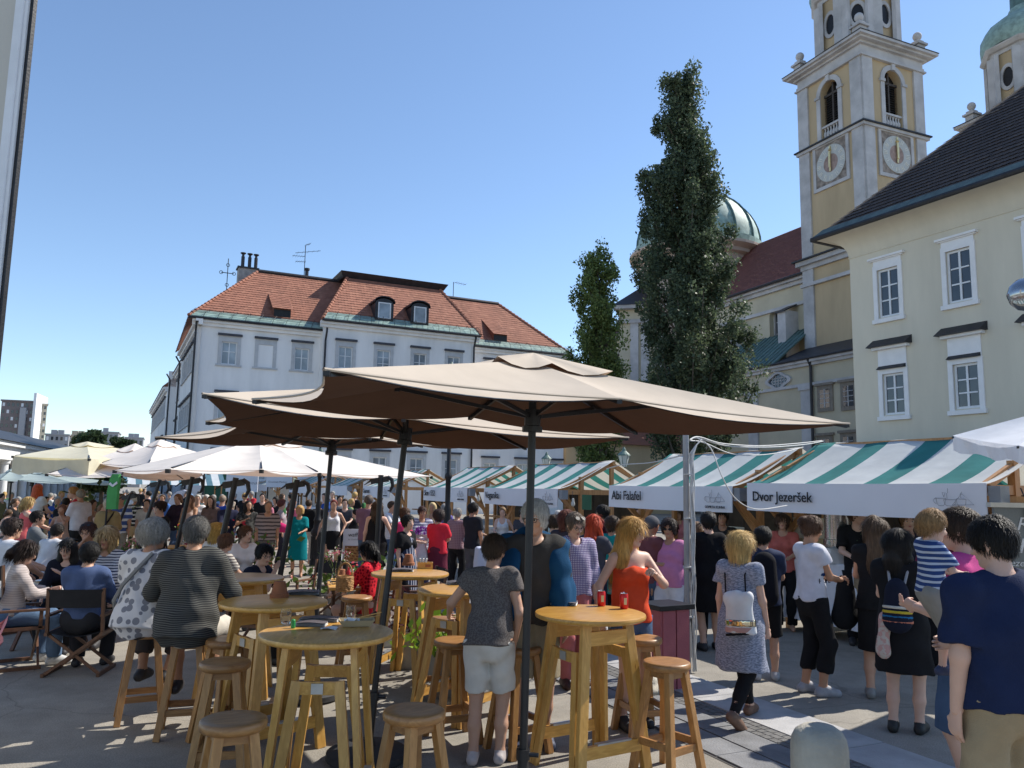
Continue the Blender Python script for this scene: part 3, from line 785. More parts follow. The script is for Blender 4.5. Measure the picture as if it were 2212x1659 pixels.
def tower(root, zshift, C, with_low=True):
    """C = nearest corner; same build for both towers"""
    L_, T_ = Fac(C, TA), Fac(C, TB)
    q = lambda z: z + zshift
    zc0 = fL.hit(*z5(975, 470))[1]
    for fac, o, sg in ((L_, -TW, 0), (T_, 0, 1)):
        c = o + TW / 2; w = 1.0
        zb_, zs_ = q(zMid + .25), q(zTop - 1.5 - .5 - 1.0)
        mb = MB(); wall_open(mb, fac, o, o + TW, 0, q(zTop), [(c - w, c + w, zb_, zs_, True)], .7)
        mb.build('tower_wall', CY_, root)
        mb = MB()
        for a, b in ((o - .12 * (1 - sg), o + 1.1), (o + TW - 1.1, o + TW + .12 * sg * 0)):
            mb.fbox(fac, a, b, 0.0, .16, 0, q(zTop) - 1.496)
        mb.build('pilaster', CP, root)
        mb = MB()      # window surround
        k = 14
        pts_o = [(c - (w + .42) * math.cos(math.pi * i / k), zs_ + (w + .42) * math.sin(math.pi * i / k)) for i in range(k + 1)]
        pts_i = [(c - w * math.cos(math.pi * i / k), zs_ + w * math.sin(math.pi * i / k)) for i in range(k + 1)]
        for i in range(k):
            mb.prism([fac.pt(*pts_o[i][:1], .0, pts_o[i][1]), fac.pt(pts_o[i + 1][0], .0, pts_o[i + 1][1]), fac.pt(pts_i[i + 1][0], .0, pts_i[i + 1][1]), fac.pt(pts_i[i][0], .0, pts_i[i][1])], fac.N * .1)
        mb.fbox(fac, c - w - .42, c - w, 0, .1, zb_, zs_); mb.fbox(fac, c + w, c + w + .42, 0, .1, zb_, zs_)
        mb.fbox(fac, c - w - .55, c - w + .02, -.01, .2, zs_ - .25, zs_); mb.fbox(fac, c + w - .02, c + w + .55, -.01, .2, zs_ - .25, zs_)
        mb.fbox(fac, c - .2, c + .2, 0, .22, zs_ + w - .05, zs_ + w + .75)
        mb.build('window_surround', CP, root)
        mb = MB(); mb.fbox(fac, c - w, c + w, -.72, -.68, zb_, zs_ + w); wv = mb.build('belfry_window', IRON, root)
        LV = pm('louvre_wood', (.07, .06, .055), .8, .2, 6)
        for h_ in (-1, 1):
            mb = MB(); z = zb_ + 1.0
            while z < zs_ - .1:
                a, b = (c - w + .04, c - .08) if h_ < 0 else (c + .08, c + w - .04)
                mb.add([fac.pt(a, -.55, z + .16), fac.pt(b, -.55, z + .16), fac.pt(b, -.38, z), fac.pt(a, -.38, z)], [(0, 1, 2, 3)]); z += .21
            mb.build('louvre', LV, wv, kind='stuff')
        mb = MB(); mb.fbox(fac, c - .08, c + .08, -.6, -.4, zb_, zs_ + w); mb.fbox(fac, c - w, c + w, -.6, -.4, zs_ - .1, zs_ + .1); mb.build('window_frame', LV, wv)
        mb = MB(); mb.fbox(fac, c - w, c + w, -.45, -.05, zb_ + 1.05, zb_ + 1.22); mb.fbox(fac, c - w, c + w, -.45, -.05, zb_ + .0, zb_ + .14); mb.build('balustrade_rail', CP, wv)
        for i in range(6):
            mb = MB(); mb.lathe([(.09, .14), (.09, .22), (.16, .42), (.13, .6), (.07, .75), (.07, .9), (.1, 1.04)], fac.pt(c - w + .2 + i * (2 * w - .4) / 5, -.25, zb_), 8)
            mb.build('baluster', CP, wv, smooth=True)
        # clock
        cz = q(fL.hit(*z5(712, 1262))[1]); r = 1.42
        mb = MB(); mb.fbox(fac, c - 1.75, c + 1.75, 0, .08, cz - 1.85, cz + 1.85); ck = mb.build('clock', pm('fresco_plaster', (.26, .22, .19), .9, .5, 2.5, .1, 10), root)
        mb = MB()
        for a, b, d, e in ((c - 2.0, c - 1.7, cz - 2.1, cz + 2.1), (c + 1.7, c + 2.0, cz - 2.1, cz + 2.1), (c - 1.7, c + 1.7, cz + 1.8, cz + 2.1), (c - 1.7, c + 1.7, cz - 2.1, cz - 1.8)):
            mb.fbox(fac, a, b, 0, .14, d, e)
        mb.build('clock_frame', CP, ck)
        def ring(r0, r1, n0, n1, m, nm):
            mb = MB(); K = 32
            for i in range(K):
                t0, t1 = 2 * math.pi * i / K, 2 * math.pi * (i + 1) / K
                mb.prism([fac.pt(c + ra * math.cos(t), n0, cz + ra * math.sin(t)) for ra, t in ((r0, t0), (r1, t0), (r1, t1), (r0, t1))], fac.N * (n1 - n0))
            return mb.build(nm, m, ck)
        ring(.8, 1.6, .08, .12, pm('clock_dial_grey', (.48, .49, .47), .7, .08, 3), 'dial_ring')
        ring(.0, .8, .08, .1, pm('clock_heart', (.33, .24, .21), .8, .25, 3), 'dial_heart')
        mb = MB()
        for i in range(12):
            t = i * math.pi / 6; dx, dz = math.sin(t), math.cos(t)
            for o_ in ((-.07, .07) if i % 3 else (-.12, 0, .12)):
                P0 = fac.pt(c + dx * 1.08 + dz * o_, .13, cz + dz * 1.08 - dx * o_); P1 = fac.pt(c + dx * 1.48 + dz * o_ * 1.3, .13, cz + dz * 1.48 - dx * o_ * 1.3)
                mb.bar(P0, P1, .05, .03, fac.N)
        mb.build('numerals', pm('clock_numeral', (.7, .68, .6), .5), ck)
        GOLD = pm('gilt', (.75, .6, .3), .35, .1, 5, 0, metal=.6)
        mb = MB(); mb.bar(fac.pt(c, .2, cz - .75), fac.pt(c + .03, .2, cz + 1.5), .16, .05, fac.N); mb.lathe([(.01, -.1), (.17, 0), (.01, .25)], fac.pt(c + .02, .2, cz + 1.1), 6); mb.build('minute_hand', GOLD, ck)
        mb = MB(); mb.bar(fac.pt(c, .26, cz - .4), fac.pt(c, .26, cz + .95), .2, .05, fac.N); mb.build('hour_hand', GOLD, ck)
    # cornices run round the four sides
    def band(n, z0, z1, m, nm):
        mb = MB(); ctr = C - TA * TW / 2 + TB * TW / 2; hw = TW / 2 + n
        mb.box((ctr.x, ctr.y, (z0 + z1) / 2), (2 * hw, 2 * hw, z1 - z0), M3(TB, -TA, V((0, 0, 1)))); return mb.build(nm, m, root)
    band(-.05, 0, q(zTop) - 1.503, CY_, 'tower_core') if False else None
    band(.3, q(zTop) - 1.496, q(zTop) - 1.360, CP, 'string_course'); band(.18, q(zTop) - 1.359, q(zTop) - 1.088, CP, 'architrave'); band(.1, q(zTop) - 1.087, q(zTop) - 0.476, CP, 'frieze')
    band(.35, q(zTop) - 0.475, q(zTop) - 0.272, CP, 'cornice'); band(.75, q(zTop) - 0.271, q(zTop) - 0.102, CP, 'cornice'); band(1.0, q(zTop) - 0.101, q(zTop) + .12, CP, 'cornice'); band(1.05, q(zTop) + .122, q(zTop) + .18, METAL_D, 'cornice_flashing')
    band(.3, q(zMid) - .25, q(zMid), CP, 'string_course'); band(.45, q(zMid) + .002, q(zMid) + .12, METAL_D, 'cornice_flashing')
    if with_low:
        band(.3, q(zLow) - 2.4, q(zLow) - 2.1, CP, 'string_course'); band(.25, q(zLow) - .9, q(zLow) - .5, CP, 'cornice'); band(.55, q(zLow) - .498, q(zLow) - .1, CP, 'cornice'); band(.8, q(zLow) - .098, q(zLow) + .02, METAL_D, 'cornice_flashing')
    # corner finials
    for sa, sb in ((0, 0), (1, 0), (0, 1), (1, 1)):
        p = C - TA * (TW * sa) + TB * (TW * sb); p = p + (C - TA * TW / 2 + TB * TW / 2 - p) * .03
        mb = MB(); M = M3(TB, -TA, V((0, 0, 1))); zt = q(zTop) + .15
        mb.box((p.x, p.y, zt + .45), (.8, .8, .9), M); mb.box((p.x, p.y, zt + 1.0), (1.15, 1.15, .18), M); mb.box((p.x, p.y, zt + 1.22), (.7, .7, .28), M)
        mb.lathe([(.12, 1.3), (.12, 1.45), (.2, 1.5), (.33, 1.65), (.38, 1.85), (.33, 2.05), (.2, 2.18), (.02, 2.24)], (p.x, p.y, zt), 12)
        mb.build('finial', CP, root, smooth=True)
    # octagon drum with oval windows, dome and lantern
    ctr = C - TA * TW / 2 + TB * TW / 2; z0 = q(zTop) + .15; rr = 3.0 / math.cos(math.pi / 8); ph = math.atan2(TB.y, TB.x) + math.pi / 8; hd = 6.2
    mb = MB(); mb.lathe([(rr, 0), (rr, hd)], (ctr.x, ctr.y, z0), 8, ph=ph); mb.build('drum', CY_, root)
    mb = MB(); mb.lathe([(rr + .12, hd - .6), (rr + .2, hd - .3), (rr + .45, hd - .25), (rr + .7, hd), (rr + .75, hd + .12), (rr, hd + .2)], (ctr.x, ctr.y, z0), 8, ph=ph); mb.build('drum_cornice', CP, root); mb = MB(); mb.lathe([(rr + .15, 0), (rr + .15, .5)], (ctr.x, ctr.y, z0), 8, ph=ph); mb.build('drum_plinth', CP, root)
    for i in range(8):
        t = ph + i * math.pi / 4; mb = MB()
        for o_ in (-1, 1):
            d_ = V((math.cos(t), math.sin(t), 0)); e_ = V((-math.sin(t), math.cos(t), 0))
            p = ctr + d_ * (rr - .12) + e_ * .0; n_ = (d_ + e_ * .4142 * -o_).normalized(); tdir = V((-n_.y, n_.x, 0)) * o_
            mb.box((p.x + tdir.x * .35 + n_.x * .02, p.y + tdir.y * .35 + n_.y * .02, z0 + .5 + (hd - 1.1) / 2), (.75, .3, hd - 1.1), M3(tdir, n_, V((0, 0, 1))))
        mb.build('pilaster', CP, root)
        tm = t + math.pi / 8; n_ = V((math.cos(tm), math.sin(tm), 0)); fo = Fac(ctr + n_ * 3.0, V((-n_.y, n_.x, 0)))
        if fo.N.dot(n_) < 0: fo = Fac(ctr + n_ * 3.0, V((n_.y, -n_.x, 0)))
        mb = MB(); K = 18; zc = z0 + 3.2
        for i2 in range(K):
            t0, t1 = 2 * math.pi * i2 / K, 2 * math.pi * (i2 + 1) / K
            mb.prism([fo.pt(ra * math.cos(a_), 0, zc + rb * math.sin(a_)) for ra, rb, a_ in ((.5, .92, t0), (.8, 1.25, t0), (.8, 1.25, t1), (.5, .92, t1))], fo.N * .13)
        ow = mb.build('oval_window', CP, root)
        mb = MB(); mb.add([fo.pt(.52 * math.cos(2 * math.pi * j / K), .02, zc + .94 * math.sin(2 * math.pi * j / K)) for j in range(K)], [tuple(range(K))]); mb.build('pane', IRON, ow)
    mb = MB(); z1 = z0 + hd + .2
    mb.lathe([(rr + .5, 0), (rr + .62, .5), (rr + .55, 1.3), (rr + .1, 2.2), (rr - .9, 3.0), (rr - 1.6, 3.4), (1.5, 3.7), (1.35, 4.1)], (ctr.x, ctr.y, z1), 16, ph=ph); mb.build('tower_dome', COPPER, root, smooth=True)
    mb = MB(); mb.lathe([(1.25, 4.1), (1.2, 6.6), (1.75, 6.7), (1.8, 7.0), (1.3, 7.3), (1.45, 7.9), (1.2, 8.6), (.6, 9.3), (.25, 10.4), (.08, 12.5)], (ctr.x, ctr.y, z1), 12, ph=ph); mb.build('lantern', COPPER_D, root, smooth=True)
tower(church, 0, tO)
pa, pb = at(*z5(365, 605), 68.4), at(*z5(1690, 985), 70)
tower(church, pb.z - pa.z, V((tO.x + pb.x - pa.x, tO.y + pb.y - pa.y, 0)), False)
# nave: clerestory wall, aisle, roofs
fN = fL.off(-.9); fAi = fL.off(3.2)
sN0, sN1 = -46, -TW
ze = fN.hit(*z6(1100, 440))[1]
aw = fN.rect(*z6(1160, 580), *z6(1245, 795)); sw = aw[1] - aw[0]
period = 7.4
ops = [(aw[0] - period * i, aw[1] - period * i, aw[2] - .6, aw[3] - sw / 2, True) for i in range(5)]
mb = MB(); wall_open(mb, fN, sN0, sN1, 0, ze, ops, .8); mb.build('nave_wall', CC, church)
for o in ops:
    mb = MB(); c_ = (o[0] + o[1]) / 2; mb.fbox(fN, o[0] + .1, o[1] - .1, -.75, -.7, o[2], o[3] + sw / 2); wv = mb.build('nave_window', PANE_D, church)
    mb = MB(); mb.fbox(fN, c_ - .05, c_ + .05, -.7, -.62, o[2], o[3] + sw / 2); mb.fbox(fN, o[0], o[0] + .14, -.7, -.5, o[2], o[3] + sw / 2)
    for j in range(5): mb.fbox(fN, o[0], o[1], -.7, -.64, o[2] + j * 1.1, o[2] + j * 1.1 + .05)
    mb.build('window_frame', CP, wv)
    bs = o[1] + 1.2      # buttress with a sloping cap
    mb = MB(); mb.fbox(fN, bs, bs + 1.0, 0, 1.5, 0, o[3] - .1); bt = mb.build('buttress', CP, church)
    mb = MB(); mb.prism([fN.pt(bs - .12, 0, o[3] + .7), fN.pt(bs - .12, 1.7, o[3] - .15), fN.pt(bs - .12, 1.7, o[3] - .25), fN.pt(bs - .12, 0, o[3] + .55)], fN.X * 1.24); mb.build('buttress_cap', METAL_D, bt)
mb = MB(); mb.fbox(fN, sN0, sN1, -.01, .25, ze - 2.6, ze - 2.3); mb.fbox(fN, sN0, sN1, -.01, .3, ze - .7, ze - .35); mb.fbox(fN, sN0, sN1, -.01, .6, ze - .348, ze - .05); mb.build('cornice', CP, church)
rdg = fN.off(-7.6); rz = rdg.hit(*z6(1140, 85))[1]
a, b, c, d = fN.pt(sN0, .8, ze), fN.pt(sN1, .8, ze), rdg.pt(sN1 + 2, 0, rz), rdg.pt(-22.5, 0, rz)
mb = MB(); mb.quad(a, b, c, d); mb.build('nave_roof', U_RED, church)
mb = MB(); tiles(mb, a, b, c, d, .36, .26, 3); mb.build('tile_courses', T_CH, church, kind='stuff', fixn=False)
mb = MB(); mb.tube([a, b], .14); mb.build('gutter', METAL_D, church)
# aisle
za0 = fAi.hit(*z6(1170, 1000))[1]
mb = MB(); ov = fAi.rect(*z6(1150, 1045), *z6(1310, 1165)); 
mb.quad(fAi.pt(sN0, 0, 0), fAi.pt(6, 0, 0), fAi.pt(6, 0, za0), fAi.pt(sN0, 0, za0)); mb.build('aisle_wall', CC, church)
zt1 = fN.hit(*z6(1150, 800))[1]
mb = MB(); a, b, c, d = fAi.pt(sN0, .5, za0), fAi.pt(-TW, .5, za0), fN.pt(-TW, .02, zt1), fN.pt(sN0, .02, zt1)
mb.prism([a, b, c, d], (0, 0, .12)); ar = mb.build('aisle_roof', COPPER_D, church)
mb = MB()
for i in range(60):
    s_ = -TW - i * .62; mb.bar(fAi.pt(s_, .5, za0 + .14), fN.pt(s_, .02, zt1 + .14), .05, .1)
mb.build('roof_seam', COPPER_D, ar, kind='stuff')
mb = MB(); a, b, c, d = fAi.pt(-TW + .02, .5, za0), fAi.pt(6, .5, za0), fL.pt(6, .02, za0 + 1.6), fL.pt(-TW + .02, .02, za0 + 1.6); mb.prism([a, b, c, d], (0, 0, .12)); mb.build('aisle_roof', METAL_D, church)
mb = MB(); mb.fbox(fAi, sN0, 6, -.01, .2, za0 - 2.2, za0 - 1.95); mb.fbox(fAi, sN0, 6, -.01, .25, za0 - .55, za0 - .3); mb.fbox(fAi, sN0, 6, -.01, .45, za0 - .298, za0 - .02); mb.build('cornice', CP, church)
mb = MB(); mb.tube([fAi.pt(sN0, .55, za0), fAi.pt(6, .55, za0)], .1)
dp = fAi.hit(*z6(1475, 1100))[0]; mb.tube([fAi.pt(dp, .5, za0), fAi.pt(dp, .2, za0 - .6), fAi.pt(dp, .2, 0)], .12, 8); mb.build('downpipe', METAL_D, church)
for px in (1010, 1395):
    a = fAi.hit(*z6(px, 1200))[0]; b = fAi.hit(*z6(px + 68, 1200))[0]
    for i in range(3 if px < 1100 else 1):
        mb = MB(); o_ = i * (b - a + 7)
        mb.fbox(fAi, a - o_, b - o_, -.01, .15, 0, za0 - 2.2); mb.fbox(fAi, a - .15 - o_, b + .15 - o_, -.01, .28, za0 - 2.5, za0 - 2.202); mb.build('pilaster', CP, church)
cs, czz = (ov[0] + ov[1]) / 2, (ov[2] + ov[3]) / 2; ra, rb = (ov[1] - ov[0]) / 2, (ov[3] - ov[2]) / 2 * .95
mb = MB(); K = 24
def lobed(t, k): 
    q_ = 1 + .12 * math.cos(4 * t); return fAi.pt(cs + ra * k * q_ * math.cos(t), 0, czz + rb * k * q_ * math.sin(t))
for i in range(K):
    t0, t1 = 2 * math.pi * i / K, 2 * math.pi * (i + 1) / K
    mb.prism([lobed(t0, .78), lobed(t0, 1.05), lobed(t1, 1.05), lobed(t1, .78)], fAi.N * .18)
ow = mb.build('lobed_window', CP, church)
mb = MB(); mb.add([lobed(2 * math.pi * j / K, .8) + fAi.N * .02 for j in range(K)], [tuple(range(K))]); mb.build('pane', PANE_D, ow)
mb = MB()
for i in (-2, -1, 0, 1, 2): mb.fbox(fAi, cs + i * ra * .27 - .03, cs + i * ra * .27 + .03, .03, .06, czz - rb * .72, czz + rb * .72)
for j in (-1, 0, 1): mb.fbox(fAi, cs - ra * .7, cs + ra * .7, .03, .06, czz + j * rb * .36 - .03, czz + j * rb * .36 + .03)
mb.build('window_grille', CP, ow)
for px in ((1535, 1165, 1605, 1300), (1705, 1140, 1778, 1290), (1535, 1530, 1605, 1640), (1705, 1510, 1778, 1640)):
    r_ = fAi.rect(*z6(*px[:2]), *z6(*px[2:]))
    mb = MB(); mb.fbox(fAi, r_[0] - .3, r_[1] + .3, 0, .12, r_[2] - .3, r_[3] + .3); mb.fbox(fAi, r_[0] - .45, r_[1] + .45, 0, .25, r_[3] + .302, r_[3] + .5); sw_ = mb.build('small_window', pm('brown_stone', (.23, .2, .165), .9, .15, 3), church)
    mb = MB(); mb.fbox(fAi, r_[0], r_[1], .121, .14, r_[2], r_[3]); mb.build('pane', PANE_D, sw_)
    mb = MB(); c_ = (r_[0] + r_[1]) / 2; mb.fbox(fAi, c_ - .04, c_ + .04, .141, .17, r_[2], r_[3])
    for q_ in (.25, .5, .75): mb.fbox(fAi, r_[0], r_[1], .141, .165, r_[2] + (r_[3] - r_[2]) * q_ - .025, r_[2] + (r_[3] - r_[2]) * q_ + .025)
    mb.build('window_grille', CP, sw_)
# crossing dome
dc = at(1507, 540, 92); dR = (at(1637, 535, 92).x - at(1378, 535, 92).x) / 2
zd = dc.z
mb = MB(); n_ = 40; prof = [(dR * math.cos(R(q)), dR * .92 * math.sin(R(q))) for q in range(0, 88, 8)] + [(.8, dR * .93)]
mb.lathe(prof, (dc.x, dc.y, zd), n_); dome = mb.build('dome', COPPER, church, smooth=True)
for i in range(16):
    t = 2 * math.pi * i / 16; mb = MB()
    mb.tube([(dc.x + r_ * 1.005 * math.cos(t), dc.y + r_ * 1.005 * math.sin(t), zd + h_ * 1.005) for r_, h_ in prof], .16, 6); mb.build('dome_rib', COPPER_D, dome)
mb = MB(); mb.lathe([(dR + .2, -.9), (dR + .3, 0), (dR - .2, .1)], (dc.x, dc.y, zd), n_); mb.build('dome_curb', COPPER, dome)
mb = MB(); mb.lathe([(1.0, dR * .9), (1.0, dR * .9 + 2.4), (1.4, dR * .9 + 2.5), (.9, dR * .9 + 3.4), (.1, dR * .9 + 4.6)], (dc.x, dc.y, zd), 12); mb.build('lantern', CC, dome)
mb = MB(); mb.lathe([(dR - .3, -12), (dR - .3, -2.2), (dR + .2, -2.0), (dR + .2, -1.6), (dR + .9, -1.2), (dR + .9, -.9), (dR, -.88)], (dc.x, dc.y, zd), n_); mb.build('dome_drum', pm('rose_plaster', (.5, .4, .33), .9, .06, 1), church)
# choir at the left of the nave
cO = at(1412, 800, 88); fCh = Fac(cO, V((1, -.25, 0))); (s0c, zc_) = fCh.hit(1338, 680); ztc = fCh.hit(1400, 660)[1]
mb = MB(); wall_open(mb, fCh, s0c, 6, 0, ztc, [(fCh.hit(1352, 860)[0], fCh.hit(1363, 860)[0], 6, ztc - 9, True)], .5); mb.quad(fCh.pt(s0c, 0, 0), fCh.pt(s0c, -12, 0), fCh.pt(s0c, -12, ztc), fCh.pt(s0c, 0, ztc)); mb.build('choir_wall', CC, church)
mb = MB()
for u_ in (1362, 1385, 1420): s_ = fCh.hit(u_, 800)[0]; mb.fbox(fCh, s_, s_ + .9, 0, .25, 0, ztc - 2)
mb.fbox(fCh, s0c - .3, 6, -.01, .4, ztc - 2, ztc - 1.6); mb.fbox(fCh, s0c - .6, 6, -.01, .8, ztc - .4, ztc); mb.build('pilaster', CP, church)
mb = MB(); a, b = fCh.pt(s0c - .7, .9, ztc), fCh.pt(6, .9, ztc); c, d = fCh.pt(6, -6, ztc + 5.5), fCh.pt(s0c + 5, -6, ztc + 5.5); mb.quad(a, b, c, d); mb.add([a, d, fCh.pt(s0c - .7, -12, ztc)], [(0, 1, 2)]); mb.build('choir_roof', METAL_D, church)
# ochre house between palace and trees
hO = at(1222, 1050, 70); fH = Fac(hO, (.9, .43)); mb = MB(); hz = fH.hit(1235, 955)[1]
oh = empty('ochre_house', (hO.x, hO.y, 0), 0, 'small ochre house peeking out between palace and trees', 'building')
mb.fbox(fH, 0, 14, -8, 0, 0, hz); mb.build('wall', CY_, oh)
mb = MB(); mb.fbox(fH, .8, 1.8, 0, .1, 2.5, 4.4); mb.build('window', PANE_D, oh)
mb = MB(); mb.prism([fH.pt(-.4, .5, hz), fH.pt(-.4, -4, hz + 3), fH.pt(-.4, -8.5, hz)], fH.X * 14.8); mb.build('roof', U_RED, oh)

# ================================================================== near house edge at the far left of the frame
nE = at(30, 420, 5.2); fE = Fac(V((nE.x, nE.y, 0)), (1, -.3)); ne = empty('arcade_wall', (nE.x, nE.y, 0), 0, 'cream wall edge with white frame and black strip cutting into the left side', 'wall')
mb = MB(); mb.fbox(fE, -3, -.13, -.03, 0, 0, 12); mb.build('wall', pm('arcade_plaster', (.55, .52, .46), .85, .05, 1), ne)
mb = MB(); mb.fbox(fE, -.129, -.06, -.03, .03, 0, 12); mb.fbox(fE, -.059, -.03, -.03, .015, 0, 12); mb.build('frame', WHITE_F, ne)
mb = MB(); mb.fbox(fE, -.029, .0, -.03, .0, 0, 12); mb.build('black_strip', IRON, ne)

# ================================================================== far blocks, colonnade
def block(name, label, u0, u1, vtop, Y, m, rows, cols_, side_u=None, roofbits=0):
    a, b = at(u0, vtop, Y), at(u1, vtop, Y); fb = Fac(V((a.x, a.y, 0)), (b.x - a.x, 3)); L = (b - a).length; z = a.z
    e = empty(name, (a.x, a.y, 0), 0, label, 'building')
    mb = MB(); mb.fbox(fb, 0, L, -14, 0, 0, z); mb.build('wall', m, e)
    fh = z / rows
    for r_ in range(rows):
        zz = z - (r_ + 1) * fh + fh * .3
        if zz < 3: break
        for c_ in range(cols_):
            mb = MB(); x0 = L * (c_ + .25) / cols_; x1 = L * (c_ + .75) / cols_
            mb.fbox(fb, x0, x1, -.05, .05, zz, zz + fh * .48); w_ = mb.build('window', WHITE_F if (r_ * 3 + c_ * 5) % 4 == 0 else PANE_D, e)
    mb = MB(); mb.fbox(fb, -.3, L + .3, -14.3, .3, z, z + .5); mb.build('roof', m, e)
    for i in range(roofbits):
        mb = MB(); mb.fbox(fb, L * (.15 + .3 * i), L * (.15 + .3 * i) + 2, -6, -4, z + .5, z + 2.2); mb.build('chimney', m, e)
    return e, fb, L, z
BR = pm('brick_tower_block', (.2, .165, .16), .9, .12, .15); CN = pm('concrete_block', (.33, .33, .35), .9, .12, .1); OC = pm('ochre_flat_block', (.42, .38, .3), .9, .1, .1)
e_, fb_, L_, z_ = block('tower_block', 'tall brick and concrete tower block at the far left', 4, 66, 866, 260, BR, 12, 7)
mb = MB(); mb.fbox(fb_, L_ * .62, L_ * .8, .06, 1.6, 4, z_ - 2); mb.build('balcony_stack', CN, e_)
mb = MB(); mb.fbox(fb_, L_ + .01, L_ + .8, -14, 1.2, 0, z_ + 3); mb.build('stair_fin', WHITE_F, e_)
block('tower_block', 'narrow sunlit concrete slab beside the brick tower block', 68, 98, 873, 268, OC, 14, 4)
block('apartment_block', 'low grey apartment block right of the tower block', 98, 143, 939, 300, CN, 7, 5, roofbits=2)
block('apartment_block', 'low ochre apartment block left of the distant tree', 144, 187, 941, 305, OC, 7, 4, roofbits=2)
block('apartment_block', 'distant white stepped block right of the dark tree', 214, 252, 934, 330, CN, 6, 4, roofbits=1)
block('apartment_block', 'distant white low block left of the palace', 270, 306, 946, 340, CN, 5, 4, roofbits=2)
WC = pm('white_column_plaster', (.7, .7, .69), .8, .05, 2)
A_, B_ = V((-27.2, 40, 0)), V((-46, 95, 0)); fCo = Fac(A_, B_ - A_); LC = (B_ - A_).length
col = empty('colonnade', A_, 0, 'white market colonnade with columns and low roof at the far left', 'building')
mb = MB(); mb.fbox(fCo, -4, LC, -5, -4.6, 0, 4.2); mb.build('wall', WC, col)
mb = MB(); mb.fbox(fCo, -4, LC, -.6, .1, 3.2, 4.0); mb.fbox(fCo, -4, LC, -.6, .35, 4.0, 4.25); mb.build('entablature', WC, col)
mb = MB(); mb.prism([fCo.pt(-4, .5, 4.27), fCo.pt(-4, -2.6, 5.4), fCo.pt(-4, -5.6, 4.27)], fCo.X * (LC + 4)); mb.build('roof', METAL_D, col)
for i in range(26):
    mb = MB(); p = fCo.pt(-3.5 + i * LC / 24.5, -.25, 0); mb.lathe([(.34, 0), (.34, .2), (.27, .25), (.23, 2.95), (.3, 3.0), (.33, 3.2)], p, 12); mb.build('column', WC, col, smooth=True)

# ================================================================== trees
BARK = pm('bark', (.09, .075, .06), .9, .25, 8, .5, 25)
def leafmat(name, c, tr=.3):
    if name in MATS: return MATS[name]
    m = bpy.data.materials.new(name); t, n, l, b = nodes(m)
    g = n.new('ShaderNodeNewGeometry'); r = ramp(n, [(0, tuple(x * .55 for x in c)), (.5, c), (1, (c[0] * 1.5, c[1] * 1.35, c[2] * 1.2))])
    l.new(g.outputs['Random Per Island'], r.inputs[0]); l.new(r.outputs[0], b.inputs['Base Color']); b.inputs['Roughness'].default_value = .55; b.inputs['Specular IOR Level'].default_value = .35
    tl_ = n.new('ShaderNodeBsdfTranslucent'); l.new(r.outputs[0], tl_.inputs[0]); ms = n.new('ShaderNodeMixShader'); ms.inputs[0].default_value = tr
    l.new(b.outputs[0], ms.inputs[1]); l.new(tl_.outputs[0], ms.inputs[2]); l.new(ms.outputs[0], n['Material Output'].inputs[0]); MATS[name] = m; return m
def leaves(name, pts, size, m, parent, seed=0, jit=.5):
    """one mesh of small bent leaf quads at pts (world)"""
    rg = np.random.default_rng(seed); n = len(pts); P = np.asarray(pts)
    a = rg.normal(size=(n, 3)); a /= np.linalg.norm(a, axis=1)[:, None]
    b = rg.normal(size=(n, 3)); b -= a * (a * b).sum(1)[:, None]; b /= np.linalg.norm(b, axis=1)[:, None]
    s = size * (1 + jit * rg.uniform(-1, 1, (n, 1)))
    Vt = np.stack([P - a * s, P - b * s * .55, P + a * s * .9, P + b * s * .55], 1).reshape(-1, 3)
    Mi = np.array(ROOT[parent.name].inverted()) if parent else np.eye(4)
    Vt = Vt @ Mi[:3, :3].T + Mi[:3, 3]
    me = bpy.data.meshes.new(name); me.vertices.add(4 * n); me.vertices.foreach_set('co', Vt.astype(np.float32).ravel())
    me.loops.add(4 * n); me.loops.foreach_set('vertex_index', np.arange(4 * n, dtype=np.int32)); me.polygons.add(n)
    me.polygons.foreach_set('loop_start', np.arange(0, 4 * n, 4, dtype=np.int32)); me.update(); me.validate()
    me.materials.append(m); o = bpy.data.objects.new(name, me); COL.objects.link(o)
    if parent: o.parent = parent; ROOT[o.name] = ROOT[parent.name]
    return o
